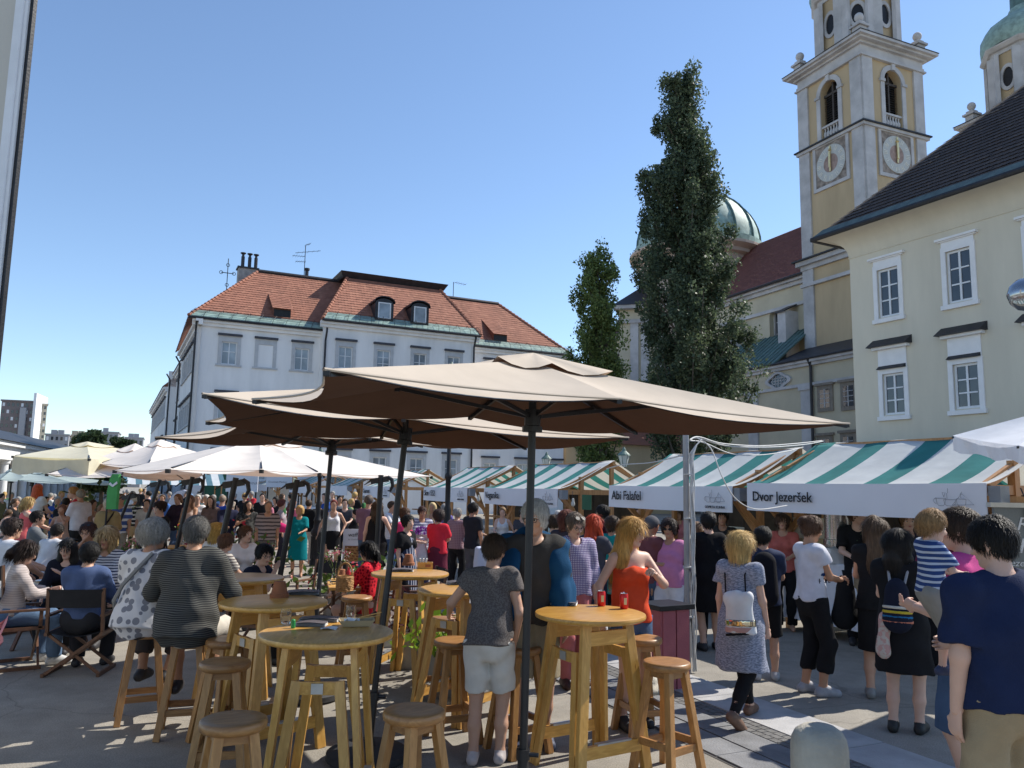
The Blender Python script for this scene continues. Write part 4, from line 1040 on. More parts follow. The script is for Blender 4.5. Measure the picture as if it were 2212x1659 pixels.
def poplar(label, prof, Y, m, n_br, per, lsize, seed, zb=1.5):
    """prof: list of (v, u_left, u_right) outline rows from top to bottom"""
    rnd = random.Random(seed); rg = np.random.default_rng(seed)
    rows = []
    for v, ul, ur in prof:
        a, b = at(ul, v, Y), at(ur, v, Y); rows.append((a.z, (a.x + b.x) / 2, (b.x - a.x) / 2))
    rows.sort(); zs, cx, hw = map(np.array, zip(*rows))
    f_c = lambda z: float(np.interp(z, zs, cx)); f_w = lambda z: float(np.interp(z, zs, hw))
    ztop = zs[-1]; x0 = f_c(zs[0])
    t = empty('poplar_tree', (x0, Y, 0), 0, label, 'tree', 'columnar poplars in front of the church')
    mb = MB(); K = 14
    mb.tube([(f_c(zz) if zz > zs[0] else x0, Y, zz) for zz in np.linspace(0, ztop * .93, K)], [.42 * (1 - .93 * i / K) + .02 for i in range(K)], 9); mb.build('trunk', BARK, t, smooth=True)
    pts = []; br = MB()
    for i in range(n_br):
        z0 = zb + (ztop - zb) * (i / n_br) ** 1.05 * .93; th = rnd.uniform(0, 2 * math.pi)
        L = max(1.2, (ztop - z0) * rnd.uniform(.15, .36)); L = min(L, 6.5)
        w = f_w(min(ztop, z0 + L * .6)) * rnd.choice((.35, .6, .85, 1.0, 1.18)) * rnd.uniform(.9, 1.08)
        c = f_c(z0); tip = V((f_c(min(ztop, z0 + L)) + math.cos(th) * w, Y + math.sin(th) * w, min(z0 + L, ztop)))
        b0 = V((c, Y, z0)); mid = b0.lerp(tip, .5) + V((math.cos(th), math.sin(th), 0)) * w * .28
        path = [b0 * (1 - s) ** 2 + mid * 2 * s * (1 - s) + tip * s * s for s in np.linspace(0, 1, 7)]
        br.tube(path, [.075 * (1 - .85 * s) for s in np.linspace(0, 1, 7)], 4, caps=False)
        k = int(per * (.5 + w / 2.5)); ncl = max(2, k // 75)
        for q in range(ncl):
            s = rnd.uniform(.35, 1.05); p = path[0] * (1 - s) ** 2 + mid * 2 * s * (1 - s) + tip * s * s
            cr = rnd.uniform(.25, .62); cc = np.array(p) + rg.normal(size=3) * .18
            u_ = rg.normal(size=(k // ncl, 3)); u_ /= np.linalg.norm(u_, axis=1)[:, None]
            pts.append(cc + u_ * (rg.uniform(0, 1, (len(u_), 1)) ** .5) * cr * np.array([1, 1, 1.35]))
    br.build('limb', BARK, t, kind='stuff'); leaves('crown', np.concatenate(pts), lsize, m, t, seed)
    return t
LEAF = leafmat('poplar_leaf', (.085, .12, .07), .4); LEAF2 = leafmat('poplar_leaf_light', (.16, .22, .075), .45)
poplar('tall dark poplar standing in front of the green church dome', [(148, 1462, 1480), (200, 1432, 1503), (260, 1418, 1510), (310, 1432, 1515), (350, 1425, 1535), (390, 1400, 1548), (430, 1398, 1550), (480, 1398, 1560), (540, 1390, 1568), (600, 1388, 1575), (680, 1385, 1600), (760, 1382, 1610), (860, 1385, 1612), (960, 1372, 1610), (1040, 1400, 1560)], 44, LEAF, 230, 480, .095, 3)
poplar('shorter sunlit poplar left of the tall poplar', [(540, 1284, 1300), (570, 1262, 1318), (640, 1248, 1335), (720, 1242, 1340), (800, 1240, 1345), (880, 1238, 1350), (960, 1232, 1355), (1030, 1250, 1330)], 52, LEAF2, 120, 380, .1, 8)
def roundtree(name, label, u, v, ru, rv, Y, m, seed, n=3500, ls=None):
    c = at(u, v, Y); rx = ru * Y / F; rz_ = rv * Y / F; rg = np.random.default_rng(seed)
    t = empty(name, (c.x, Y, 0), 0, label, 'tree'); mb = MB(); mb.tube([(c.x, Y, 0), (c.x + .1 * rx, Y, c.z * .6), (c.x, Y, c.z)], [.05 * rx + .1, .04 * rx + .06, .03], 7); mb.build('trunk', BARK, t)
    k = 26; cc = rg.normal(size=(k, 3)); cc /= np.linalg.norm(cc, axis=1)[:, None]; cc *= rg.uniform(.3, .85, (k, 1))
    i = rg.integers(0, k, n); u_ = rg.normal(size=(n, 3)); u_ /= np.linalg.norm(u_, axis=1)[:, None]
    P = (cc[i] + u_ * rg.uniform(.1, .38, (n, 1))) * np.array([rx, rx, rz_]) + np.array([c.x, Y, c.z])
    leaves('crown', P, ls or rx * .07, m, t, seed)
LEAF3 = leafmat('dark_broad_leaf', (.035, .06, .025)); LEAF4 = leafmat('mid_broad_leaf', (.06, .1, .035))
roundtree('distant_tree', 'dark distant tree between the far blocks', 190, 950, 36, 20, 240, LEAF3, 1, ls=1.0)
roundtree('distant_tree', 'small distant tree left of the palace corner', 262, 960, 26, 14, 250, LEAF3, 2, ls=.8)
roundtree('garden_tree', 'dark leafy tree under the cream parasols left of the green flag', 218, 1040, 44, 26, 27, LEAF3, 3, 5000, .09)
# ================================================================== parasols
BROWN = fabric('taupe_canvas', (.50, .425, .345), .04, (1, .45, .3), bump=.1)
UNDER_SHADE = pm('brown_under_shade', (.115, .065, .045), .9, .08, 3, .1, 30, spec=.1)  # dark colour paints the shade on the canopy underside
CREAM = fabric('white_canvas', (.78, .73, .68), .25, (1, .72, .58), bump=.12)
YELLO = fabric('cream_yellow_canvas', (.74, .70, .55), .3, (1, .85, .4), bump=.15)
GRGRN = fabric('grey_green_canvas', (.36, .43, .42), .25, bump=.15)
PWHIT = fabric('bright_white_canvas', (.8, .8, .82), .2, bump=.3)
POLE = pm('black_aluminium', (.022, .022, .024), .42, .15, 9, .03, 60, metal=.3, spec=.5)
def parasol(label, rim, apex, pole_xy, mat_, struts=True, pole=True, hub=None, poler=.024, valance=0, vent=True, group=None, inset=.06, lean=None, base=True, short=()):
    """rim: rib ends in order round the canopy as (u, v, depth); apex the same. Canopy, ribs, struts, hub, pole, base are parts."""
    P = [at(*q) for q in rim]; A = at(*apex); n = len(P)
    px, py = pole_xy if pole_xy else (A.x, A.y)
    root = empty('parasol', (px, py, 0), 0, label, 'parasol', group)
    C = sum(P, V()) / n
    mb = MB(); K, Lr = 10, 8
    edge = []
    for i in range(n):
        p, q = P[i], P[(i + 1) % n]
        ins = inset * (2.6 if i in short else 1)
        rows = []
        for r in range(Lr + 1):
            rr = r / Lr; row = []
            for k in range(K + 1):
                t = k / K; w = 4 * t * (1 - t)
                e = p.lerp(q, t); e = e.lerp(V((C.x, C.y, e.z)), ins * w) - V((0, 0, .015 * w))
                if r == Lr and k < K: edge.append(e)
                x = A.lerp(e, rr) - V((0, 0, .09 * w * rr * (1 - .55 * rr))) + V((0, 0, .0))
                row.append(x)
            rows.append(row)
        mb.grid(rows)
    canopy = mb.build('canopy', mat_, root, smooth=True, angle=None)
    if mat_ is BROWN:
        ml = MB(); ml.v = [(x, y, z - .006) for x, y, z in mb.v]; ml.f = mb.f; ml.m = mb.m; ml.build('shade_layer', UNDER_SHADE, root, smooth=True, angle=None)  # added second layer, darkens the underside as shade would
    if valance:
        mb = MB(); mb.grid([edge + edge[:1], [e - V((0, 0, valance * (1 + .12 * math.sin(i * 1.3)))) + (e - C).normalized() * .015 * math.sin(i * 2.1) for i, e in enumerate(edge)] + [edge[0] - V((0, 0, valance))]])
        mb.build('valance', mat_, root)
    else:
        mb = MB(); mb.tube(edge + edge[:1], .007, 5, caps=False); mb.build('hem', mat_, root)
    if vent:
        mb = MB(); P2 = [A.lerp(p, .24) + V((0, 0, .035)) for p in P]; top = A + V((0, 0, .05)); rows = []
        for r in range(4):
            rows.append([top.lerp(P2[i].lerp(P2[(i + 1) % n], k / 4), r / 3) - V((0, 0, .05 * math.sin(math.pi * k / 4) * r / 3)) for i in range(n) for k in range(4)])
        mb.grid(rows, closed=True); mb.build('vent_cap', mat_, root, smooth=True, angle=None)
    if pole:
        hb = at(*hub) if hub else V((px, py, A.z - .38))
        hb.x, hb.y = A.x, A.y
        foot = V((px, py, .06))
        mb = MB(); mb.tube([foot, foot.lerp(hb, .98), A + V((0, 0, -.03))], poler, 12); pl = mb.build('pole', POLE, root, smooth=True)
        d_ = (hb - foot).normalized()
        mb = MB(); mb.tube([foot, foot + d_ * .42], poler * 1.35, 12); mb.tube([foot + d_ * .36, foot + d_ * .42], poler * 1.7, 12); c_ = foot + d_ * .39; mb.tube([c_, c_ + V((.09, -.02, 0))], .014, 8); mb.build('base_tube', POLE, root, smooth=True)
        mb = MB(); mb.lathe([(.06, .45), (.06, .5), (.045, .52)], (0, 0, 0), 8) if False else None
        mb = MB(); mb.tube([hb - d_ * .05, hb + d_ * .05], [poler * 2.1, poler * 2.1], 12); mb.tube([hb - d_ * .09, hb - d_ * .055], poler * 2.6, 12); mb.build('hub', POLE, root)
        if base:
            mb = MB(); mb.lathe([(.28, .0), (.3, .015), (.3, .06), (.26, .085), (.06, .1), (.05, .14)], (px, py, .006), 24); mb.build('base_weight', pm('cast_base', (.03, .03, .032), .7), root, smooth=True)
        for i, p in enumerate(P):
            top = A + V((0, 0, -.05)); e = p - V((0, 0, .02))
            mb = MB(); mb.bar(top, top.lerp(e, .99), .018, .026); rb = mb.build('rib', POLE, root)
            if struts:
                m_ = top.lerp(e, .5) - V((0, 0, .02))
                mb = MB(); mb.bar(hb, m_, .016, .022); mb.tube([m_ - V((0, 0, .02)), m_ + V((0, 0, .02))], .016, 6); mb.build('strut', POLE, rb)
            mb = MB(); mb.box(e.lerp(top, .01), (.028, .028, .02)); mb.build('rib_tip', POLE, rb)
    return root
G1 = 'taupe parasols over the bar tables'
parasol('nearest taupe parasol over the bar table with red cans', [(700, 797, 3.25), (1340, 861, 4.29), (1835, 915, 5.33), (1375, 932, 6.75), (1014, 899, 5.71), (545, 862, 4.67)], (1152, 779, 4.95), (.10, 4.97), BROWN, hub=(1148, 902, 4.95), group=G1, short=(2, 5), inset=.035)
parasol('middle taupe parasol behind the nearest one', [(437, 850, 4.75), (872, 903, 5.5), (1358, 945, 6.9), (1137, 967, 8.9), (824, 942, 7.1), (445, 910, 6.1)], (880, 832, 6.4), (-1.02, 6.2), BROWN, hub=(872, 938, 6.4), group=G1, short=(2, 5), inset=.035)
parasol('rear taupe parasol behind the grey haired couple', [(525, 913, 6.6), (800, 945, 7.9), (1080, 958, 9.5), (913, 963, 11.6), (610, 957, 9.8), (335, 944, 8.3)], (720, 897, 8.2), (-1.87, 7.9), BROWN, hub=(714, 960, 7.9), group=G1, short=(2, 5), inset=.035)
# crank boxes and pins on the two near poles
G2 = 'white cantilever parasols over the cafe terrace'
def cant(label, rim, apex, pt, pb, r, mat_=CREAM, **k):
    """cantilever parasol with a slanted post, pt / pb = top and bottom (u, v, depth) of the post"""
    rt_ = parasol(label, rim, apex, None, mat_, pole=False, group=G2, **k)
    P = [at(*q) for q in rim]; A = at(*apex)
    for p in P:
        mb = MB(); mb.bar(A - V((0, 0, .08)), (A - V((0, 0, .08))).lerp(p, .97), .025, .03); mb.build('rib', POLE, rt_)
        mb = MB(); mb.box(p - V((0, 0, .02)), (.05, .05, .05)); mb.build('rib_tip', POLE, rt_)
    post(pt, pb, r, rt_)
    return rt_
def post(pt, pb, r, rt_):
    a, b = at(*pt), at(*pb); d = (a - b).normalized(); b = b - d * (b.z / d.z)
    r = r * .72; mb = MB(); mb.tube([b, a], r, 14); mb.build('post', POLE, rt_, smooth=True)
    mb = MB(); c = a - d * .08; x = V((1, 0, 0))
    mb.bar(c - x * .16 - V((0, 0, .03)), c + x * .13 + V((0, 0, .02)), .04, .09)
    mb.tube([c + x * .11 + V((0, 0, .05)), c + x * .18 + V((0, 0, .01)), c + x * .2 - V((0, 0, .09)), c + x * .16 - V((0, 0, .18)), c + x * .12 - V((0, 0, .17))], [.03, .034, .03, .022, .012], 8)
    mb.tube([c - x * .14, c - x * .27 - V((0, 0, .09))], [.02, .006], 6)
    mb.build('crank_bracket', POLE, rt_, smooth=True)
    mb = MB(); mb.lathe([(.3, 0), (.3, .05), (.14, .09), (.13, .3)], (b.x, b.y, 0), 16); mb.build('base_weight', POLE, rt_)
cant('large white parasol with black hooked post behind the bar tables', [(363, 1014, 9.6), (565, 1015, 10.6), (690, 1022, 11.8), (932, 1029, 14.6), (700, 1028, 18.5), (450, 1021, 17), (248, 1016, 12.6)], (560, 946, 13.4), (823, 1026, 13.2), (815, 1175, 13.2), .06, inset=.03)
r5 = cant('white parasol with tan underside tucked behind the large white one', [(215, 1002, 17), (318, 1006, 15.2), (480, 1012, 17.5), (520, 1004, 21), (360, 1005, 22)], (345, 953, 18.6), (510, 1032, 11.2), (478, 1172, 11.2), .055, inset=.03)
r6 = cant('low wide white parasol left of the large white one', [(101, 1024, 16.5), (262, 1028, 16), (398, 1037, 17.5), (440, 1026, 21), (300, 1010, 23.5), (150, 1010, 20)], (292, 962, 19), (416, 1030, 13.5), (396, 1120, 13.5), .05, inset=.03)
cant('far white parasol hidden behind the leaning posts', [(560, 1018, 19), (700, 1024, 20), (690, 1020, 23), (560, 1016, 22)], (630, 985, 21), (642, 1036, 12.6), (612, 1205, 12.6), .06, inset=.03)
cant('cream yellow parasol with deep hanging valance at the far left', [(28, 985, 18), (193, 991, 16.5), (420, 994, 22), (300, 984, 27)], (188, 958, 20.5), (346, 1036, 15.5), (318, 1120, 15.5), .05, YELLO, valance=.36, inset=.02)
parasol('grey green parasol at the left edge over the distant diners', [(-40, 1040, 27), (0, 1036, 25), (62, 1036, 25.5), (100, 1034, 29), (20, 1033, 31)], (27, 1014, 28), None, GRGRN, struts=False, group='grey green parasols far left', inset=.03, poler=.03)
parasol('grey green parasol right of the other grey green one', [(40, 1037, 24), (160, 1043, 23), (284, 1046, 26), (200, 1037, 30), (80, 1033, 29)], (72, 1019, 26.5), None, GRGRN, struts=False, group='grey green parasols far left', inset=.03, poler=.03)
parasol('bright white parasol with crumpled valance at the right edge', [(2058, 941, 7.6), (2200, 962, 6.6), (2420, 990, 5.4), (2560, 960, 6.3), (2480, 930, 8.2), (2260, 925, 9.2)], (2330, 868, 7.3), None, PWHIT, valance=.14, struts=False, inset=.05, poler=.03)
post((283, 1065, 17), (262, 1118, 17), .045, r6)

# ================================================================== market stalls
CANV = lambda i, off: fabric('striped_canvas_%d' % i, (.66, .68, .68), .3, (1, .93, .8), (.05, .235, .225), (0, .98, .40, off), bump=.3, wr=2.2)
CANF = fabric('faded_striped_canvas', (.66, .68, .68), .3, (1, .93, .8), (.13, .3, .28), (0, .6, .45, .1), bump=.3, wr=2.2)
BANN = pm('white_banner_cloth', (.68, .68, .72), .75, .03, 1.5, .1, 3)
INK = pm('black_ink', (.015, .015, .018), .7, 0, 5, 0); INKG = pm('grey_ink', (.28, .28, .30), .7, 0, 5, 0)
TIMB = wood('stall_timber', (.33, .15, .05), (.46, .24, .09), .6, (14, 14, 2))
CLOTHW = pm('white_table_cloth', (.68, .68, .72), .85, .04, 2, .5, 7)
st_dir = V((.436, -.9, 0)).normalized(); st_rz = math.atan2(st_dir.y, st_dir.x)
def front_at(u):
    m = (u - CX) / F; Y = 9.72 / (m + .485); return V((9.72 - .485 * Y, Y, 0))
GST = 'striped food stalls along the street'
def stall(label, uL, uR, name=None, idx=0, off=0., canv=None, detail=True, mirror=False, table=True):
    a, b = front_at(uL), front_at(uR); L = (b - a).length
    a = V((a.x, a.y, max(0, .13 - .0145 * (a.y - 12.3)))); root = empty('market_stall', a, st_rz, label, 'market stall', GST)
    B = lambda mb, nm, m, par=None, **k: mb.build(nm, m, par or root, local=True, **k)
    # canvas: front slope sags between ridge and eave, back slope mirrors it
    rows = []; n = 12; m_ = 28
    rnd = random.Random(idx)
    prof = []
    for i in range(n + 1):
        t = i / n; y = -.14 + 1.44 * t; z = 2.02 + .66 * (t ** 1.28); prof.append((y, z, t))
    for i in range(1, n + 1):
        t = i / n; prof.append((1.3 + 1.3 * t, 2.68 - .64 * (1 - (1 - t) ** 1.28), 1 - t))
    for y, z, t in prof:
        rows.append([V((L * j / m_, y, z + .014 * math.sin(j * 1.9 + 4 * t + idx) * 4 * t * (1 - t) + .01 * math.sin(j * .7 + idx) - (.03 * math.sin(math.pi * j / m_) if t < .99 else .015 * math.sin(math.pi * j / m_)))) for j in range(m_ + 1)])
    mb = MB(); mb.grid(rows); B(mb, 'canopy', canv or CANV(idx % 2, off), smooth=True, angle=None)
    # banner
    P = []
    for z in (1.62, 1.75, 1.9, 2.03):
        P.append([V((L * j / 20 - .02, -.16 - .012 * math.sin(j * .9) - .02 * (2.03 - z), z - .012 * math.sin(math.pi * j / 20))) for j in range(21)])
    mb = MB(); mb.grid(P); mb.grid([[p + V((0, .012, 0)) for p in r_] for r_ in P]); bn = B(mb, 'banner', BANN, smooth=True)
    W_ = Matrix.Translation(a) @ Matrix.Rotation(st_rz, 4, 'Z'); d_ = st_dir; up = V((0, 0, 1))
    if name:
        text_mesh('lettering', name, .2 if idx == 0 else .235, bn, W_ @ V((.13, -.2, 1.765)), d_, up, INK, bold=.002)
    if detail:      # the pots-and-bread drawing with its words
        lx = L - .62
        text_mesh('lettering', 'ODPRTA KUHNA', .062, bn, W_ @ V((lx + .0, -.2, 1.675)), d_, up, INK)
        g = MB(); q = lambda x, z: V((lx + .02 + x, -.2, 1.77 + z))
        def pot(cx, w, h): g.tube([q(cx - w, h), q(cx - w * .85, h * .3), q(cx - w * .5, 0), q(cx + w * .5, 0), q(cx + w * .85, h * .3), q(cx + w, h), q(cx - w, h)], .0035, 4, caps=False)
        pot(.17, .075, .07); pot(.06, .06, .085); pot(.31, .06, .08)
        g.tube([q(.0, .02), q(-.03, .04), q(-.03, .07), q(.0, .09)], .0035, 4); g.tube([q(.2, .01), q(.32, .14), q(.46, .02), q(.2, .01)], .0035, 4)
        g.tube([q(.14, .08), q(.135, .14), q(.15, .15), q(.15, .2)], .0035, 4); g.tube([q(.1, .1), q(.12, .15), q(.08, .15), q(.1, .1)], .0035, 4); g.tube([q(.31, .09), q(.3, .13), q(.32, .16)], .0035, 4)
        B(g, 'pots_drawing', INKG, bn)
    # timber
    for x in (.12, L - .12):
        for y in (.5, 2.25):
            mb = MB(); mb.bar((x, y, -a.z), (x, y, 2.02 if y > 1 else 2.3), .09, .09, (0, 1, 0)); B(mb, 'post', TIMB)
        mb = MB(); mb.bar((x, 1.3, 1.0), (x, 1.3, 2.6), .08, .08, (0, 1, 0)); B(mb, 'king_post', TIMB)
        for y0, z0 in ((-.1, 1.96), (2.56, 1.98)):
            mb = MB(); mb.bar((x, y0, z0), (x, 1.3, 2.6), .05, .1); B(mb, 'rafter', TIMB)
        mb = MB(); mb.bar((x, -.12, 1.96), (x, 2.58, 1.96), .06, .11); B(mb, 'tie_beam', TIMB)
        mb = MB(); mb.bar((x, .5, 1.35), (x, -.1, 1.92), .06, .08); B(mb, 'brace', TIMB)
        s_ = 1 if x < 1 else -1
        mb = MB(); mb.bar((x, .48, 1.25), (x + s_ * .75, .48, 1.98), .06, .08); B(mb, 'brace', TIMB)
    mb = MB(); mb.bar((0, 1.3, 2.62), (L, 1.3, 2.62), .06, .1); B(mb, 'ridge_beam', TIMB)
    for y in (-.08, 2.55):
        mb = MB(); mb.bar((0, y, 1.97), (L, y, 1.97), .05, .09); B(mb, 'eave_beam', TIMB)
    if table:
        mb = MB(); zt = .92; rows = []
        for k_, z in enumerate((zt, zt - .02, .5, .06)):
            o_ = (0, .02, .035, .06)[k_]; ring = []
            for (x0, y0), (x1, y1) in (((.2, .35), (L - .2, .35)), ((L - .2, .35), (L - .2, 1.0)), ((L - .2, 1.0), (.2, 1.0)), ((.2, 1.0), (.2, .35))):
                for j in range(30):
                    x, y = x0 + (x1 - x0) * j / 30, y0 + (y1 - y0) * j / 30
                    w_ = o_ + (.02 * math.sin(j * 2.7 + idx) + .02 * math.sin(j * 5.3) if k_ > 1 else 0); nx, ny = (y1 - y0), -(x1 - x0); l_ = math.hypot(nx, ny)
                    ring.append((x + nx / l_ * w_, y + ny / l_ * w_, z))
            rows.append(ring)
        mb.grid(rows, closed=True); mb.add(rows[0], [tuple(range(len(rows[0])))]); B(mb, 'counter_cloth', CLOTHW, smooth=True)
    if idx < 5:
        SHADE_BOARD = pm('stall_shade_board', (.05, .04, .032), .8, .3, 5); x = .15  # dark boards added to give the stall interior its shade
        while x < L - .25:
            w_ = min(.42, L - .12 - x); mb = MB(); mb.box((x + w_ / 2, 2.32, .98), (w_ - .012, .03, 1.9 + .02 * math.sin(x * 9))); B(mb, 'shade_board', SHADE_BOARD); x += .42
        mb = MB(); mb.box((L / 2, 1.95, 1.15), (L - .5, .35, .04)); B(mb, 'shelf', TIMB)
    mb = MB(); mb.box((L + .05, -.05, 1.9), (.14, .16, .2)); B(mb, 'socket_box', pm('grey_plastic', (.22, .23, .25), .5))
    mb = MB(); mb.tube([(L + .2, .1, 1.98), (L + .26, .05, 1.9), (L + .3, .05, 1.82)], .007, 5); B(mb, 'lamp_cable', IRON)
    mb = MB(); mb.lathe([(.012, 1.83), (.025, 1.82), (.028, 1.77), (.03, 1.76), (.045, 1.72), (.04, 1.68), (.015, 1.655)], (L + .3, .05, 0), 10); B(mb, 'light_bulb', pm('bulb_glass', (.45, .45, .42), .15), smooth=True)
    return root, W_, L
st1, W1, L1 = stall('nearest striped stall whose banner reads Dvor Jeseršek'.replace('Jeseršek', 'Jezeršek'), 1633, 2150, 'Dvor Jezeršek', 0, .0)
st2, W2, L2 = stall('striped stall whose banner reads Abi Falafel', 1334, 1600, 'Abi Falafel', 1, .3)
st3, W3, L3 = stall('striped stall whose banner reads Veganika', 1063, 1222, 'Veganika', 2, .1)
st4, W4, L4 = stall('striped stall whose banner reads Slon 1552', 932, 1026, 'Slon 1552', 3, .5)
stall('faded striped stall just left of the Slon banner', 800, 857, 'Gourmet', 4, canv=CANF)
stall('faded striped stall with open end behind the woman in white top', 722, 765, None, 5, canv=CANF, detail=False)
stall('faded striped stall with burger lettering beside the thin post', 640, 678, 'Pork and Burger Club', 6, canv=CANF, detail=False)
stall('small distant striped stall behind the striped shirt man', 566, 596, None, 7, canv=CANF, detail=False)
stall('smallest distant striped stall left of the sign boards', 520, 546, None, 8, canv=CANF, detail=False)
# sign boards above the far stalls
for k, (u0, v0, u1, v1, s) in enumerate(((487, 1024, 556, 1062, 'ODPRTA KUHNA'), (574, 1030, 630, 1052, 'Gourmet Market'), (642, 1022, 679, 1047, 'sprehajalnica.si'))):
    p, q = at(u0, v1, 46), at(u1, v0, 46); fb = Fac(V((p.x, p.y, 0)), (q.x - p.x, .2)); w_ = (q - p).x
    e = empty('sign_board', (p.x, p.y, 0), 0, ('large white board with kitchen lettering above the far stalls', 'long white board with market lettering over the far stalls', 'white board with web address right of the long board')[k], 'sign', 'white boards above the far stalls')
    mb = MB(); mb.fbox(fb, 0, w_, -.1, 0, p.z, q.z); mb.build('board', BANN, e)
    for x in (.1, w_ - .1):
        mb = MB(); mb.fbox(fb, x - .04, x + .04, -.16, -.101, 0, q.z); mb.build('post', IRON, e)
    text_mesh('lettering', s, w_ / len(s) * 1.45, e, fb.pt(.12, .01, p.z + (q.z - p.z) * .42), fb.X, V((0, 0, 1)), INKG)
# stalls and parasols across the street, far left
for k, (u, Y, w_) in enumerate(((318, 60, 8), (350, 50, 7), (290, 75, 9))):
    c = at(u, 1060, Y); e = empty('far_stall', (c.x, c.y, 0), .5, ('distant blue white striped awning behind the leaning posts', 'distant striped awning right of the leaning posts', 'farthest striped awning left of the leaning posts')[k], 'market stall', 'distant awnings')
    mb = MB(); mb.prism([(-w_ / 2, -1.5, 1.9), (-w_ / 2, 0, 2.7), (-w_ / 2, 1.5, 1.9), (-w_ / 2, 0, 2.65)], (w_, 0, 0)); mb.build('awning', fabric('blue_striped_canvas', (.6, .63, .66), .2, None, (.1, .2, .26), (0, .8, .45, 0)), e, local=True)
    for x in (-w_ / 2 + .2, w_ / 2 - .2):
        for y in (-1.3, 1.3):
            mb = MB(); mb.bar((x, y, 0), (x, y, 2.0), .07); mb.build('post', TIMB, e, local=True)
# grey advertising panel right of the first stall
p = at(2153, 1200, 8.75); fp = Fac(V((p.x, p.y, 0)), (.98, -.2)); pan = empty('advert_panel', (p.x, p.y, 0), 0, 'grey panel with white script lettering at the right edge', 'sign')
PG = pm('grey_vinyl', (.16, .17, .165), .6, .08, 2)
mb = MB(); mb.fbox(fp, 0, 1.6, -.06, 0, 1.05, 1.9); mb.build('panel', PG, pan)
mb = MB(); mb.fbox(fp, -.04, 1.6, -.1, .03, 1.9, 1.95); mb.build('top_rail', pm('cream_board', (.55, .52, .45), .7), pan)
mb = MB(); mb.fbox(fp, -.02, 1.6, -.32, -.12, 1.88, 2.02); mb.build('timber_beam', TIMB, pan)
mb = MB(); mb.fbox(fp, .02, 1.6, -.05, .002, .1, 1.05); mb.build('lower_panel', pm('green_vinyl', (.03, .09, .07), .6), pan)
for s_, x, z, sz in (('Sm', .04, 1.42, .34), ('R', .2, 1.66, .2), ('jezeršek', .1, 1.28, .1)):
    text_mesh('lettering', s_, sz, pan, fp.pt(x, .006, z), fp.X, V((0, 0, 1)), pm('white_vinyl', (.6, .6, .6), .6, 0), shear=.3)

# ================================================================== bar tables, stools, chairs, low tables
PINE = wood('varnished_pine', (.50, .245, .045), (.72, .41, .10), .35, (2.5, 13, 13), coat=.3)
PINEV = wood('varnished_pine_legs', (.46, .235, .05), (.66, .38, .10), .35, (13, 13, 2.5), coat=.3)
OAK = wood('brown_stool_wood', (.25, .115, .035), (.42, .21, .07), .45, (2.5, 12, 12), coat=.2, knots=False)
OAKV = wood('brown_stool_legs', (.30, .14, .04), (.46, .235, .075), .45, (13, 13, 2.5), coat=.2, knots=False)
ZINC = pm('zinc_hinge', (.45, .47, .48), .4, .15, 9, .05, metal=.7)
def make_table():
    r = empty('bar_table'); ROOT[r.name] = Matrix.Identity(4)
    B = lambda mb, nm, m, par=None, **k: mb.build(nm, m, par or r, local=True, **k)
    mb = MB(); R_ = .415; mb.lathe([(.0, 1.058), (R_ - .02, 1.058), (R_ - .004, 1.066), (R_, 1.08), (R_ - .004, 1.094), (R_ - .02, 1.1), (.0, 1.1)], n=48, caps=False); B(mb, 'table_top', PINE, smooth=True, angle=50)
    def frame(half_t, half_b, y_t, y_b, z1, w, d, rails, ax):
        def pt(a, b, z): return (a, b, z) if ax == 0 else (b, a, z)
        for s_ in (-1, 1):
            mb = MB(); mb.bar(pt(s_ * half_b, y_b, 0), pt(s_ * half_t, y_t, z1), w, d, pt(0, 1, 0)); B(mb, 'leg', PINEV, bevel=.004)
        for z, h in rails:
            t = z / z1; hx = half_b + (half_t - half_b) * t; y = y_b + (y_t - y_b) * t
            mb = MB(); mb.bar(pt(-hx + w * .4, y, z), pt(hx - w * .4, y, z), d * .85, h); B(mb, 'rail', PINE, bevel=.003)
    for s_ in (-1, 1):
        frame(.19, .30, s_ * .20, s_ * .29, 1.056, .075, .04, ((.95, .1), (.2, .085)), 0)
        frame(.125, .235, s_ * .222, s_ * .322, .85, .06, .034, ((.81, .075),), 1)
        mb = MB(); mb.box((s_ * .247, 0, .81), (.008, .07, .06), None); B(mb, 'hinge', ZINC)
        mb = MB(); mb.box((0, s_ * .272, .248), (.3, .045, .012)); B(mb, 'metal_bracket', ZINC)
    return r
def make_stool(Rs=.17):
    r = empty('bar_stool'); ROOT[r.name] = Matrix.Identity(4)
    B = lambda mb, nm, m, par=None, **k: mb.build(nm, m, par or r, local=True, **k)
    mb = MB(); mb.lathe([(.0, .727), (Rs - .012, .727), (Rs, .737), (Rs + .004, .757), (Rs, .775), (Rs - .012, .782), (Rs * .6, .779), (.0, .776)], n=40, caps=False); B(mb, 'seat', OAK, smooth=True, angle=50)
    tp, bt = .085, .175
    L = lambda sx, sy, z: V((sx * (bt + (tp - bt) * z / .735), sy * (bt + (tp - bt) * z / .735), z))
    for sx in (-1, 1):
        for sy in (-1, 1):
            mb = MB(); mb.bar(L(sx, sy, 0), L(sx, sy, .735), .05, .05, (0, 1, 0)); B(mb, 'leg', OAKV, bevel=.004)
    for z, h in ((.7, .05), (.2, .05)):
        for sx, sy, ex, ey in ((-1, -1, 1, -1), (1, -1, 1, 1), (1, 1, -1, 1), (-1, 1, -1, -1)):
            zz = z + (.03 if (z < .5 and sx == ex) else 0)
            a_, b_ = L(sx, sy, zz), L(ex, ey, zz); d_ = (b_ - a_).normalized()
            mb = MB(); mb.bar(a_ + d_ * .018, b_ - d_ * .018, .024, h); B(mb, 'stretcher' if z < .5 else 'apron', OAK)
    return r
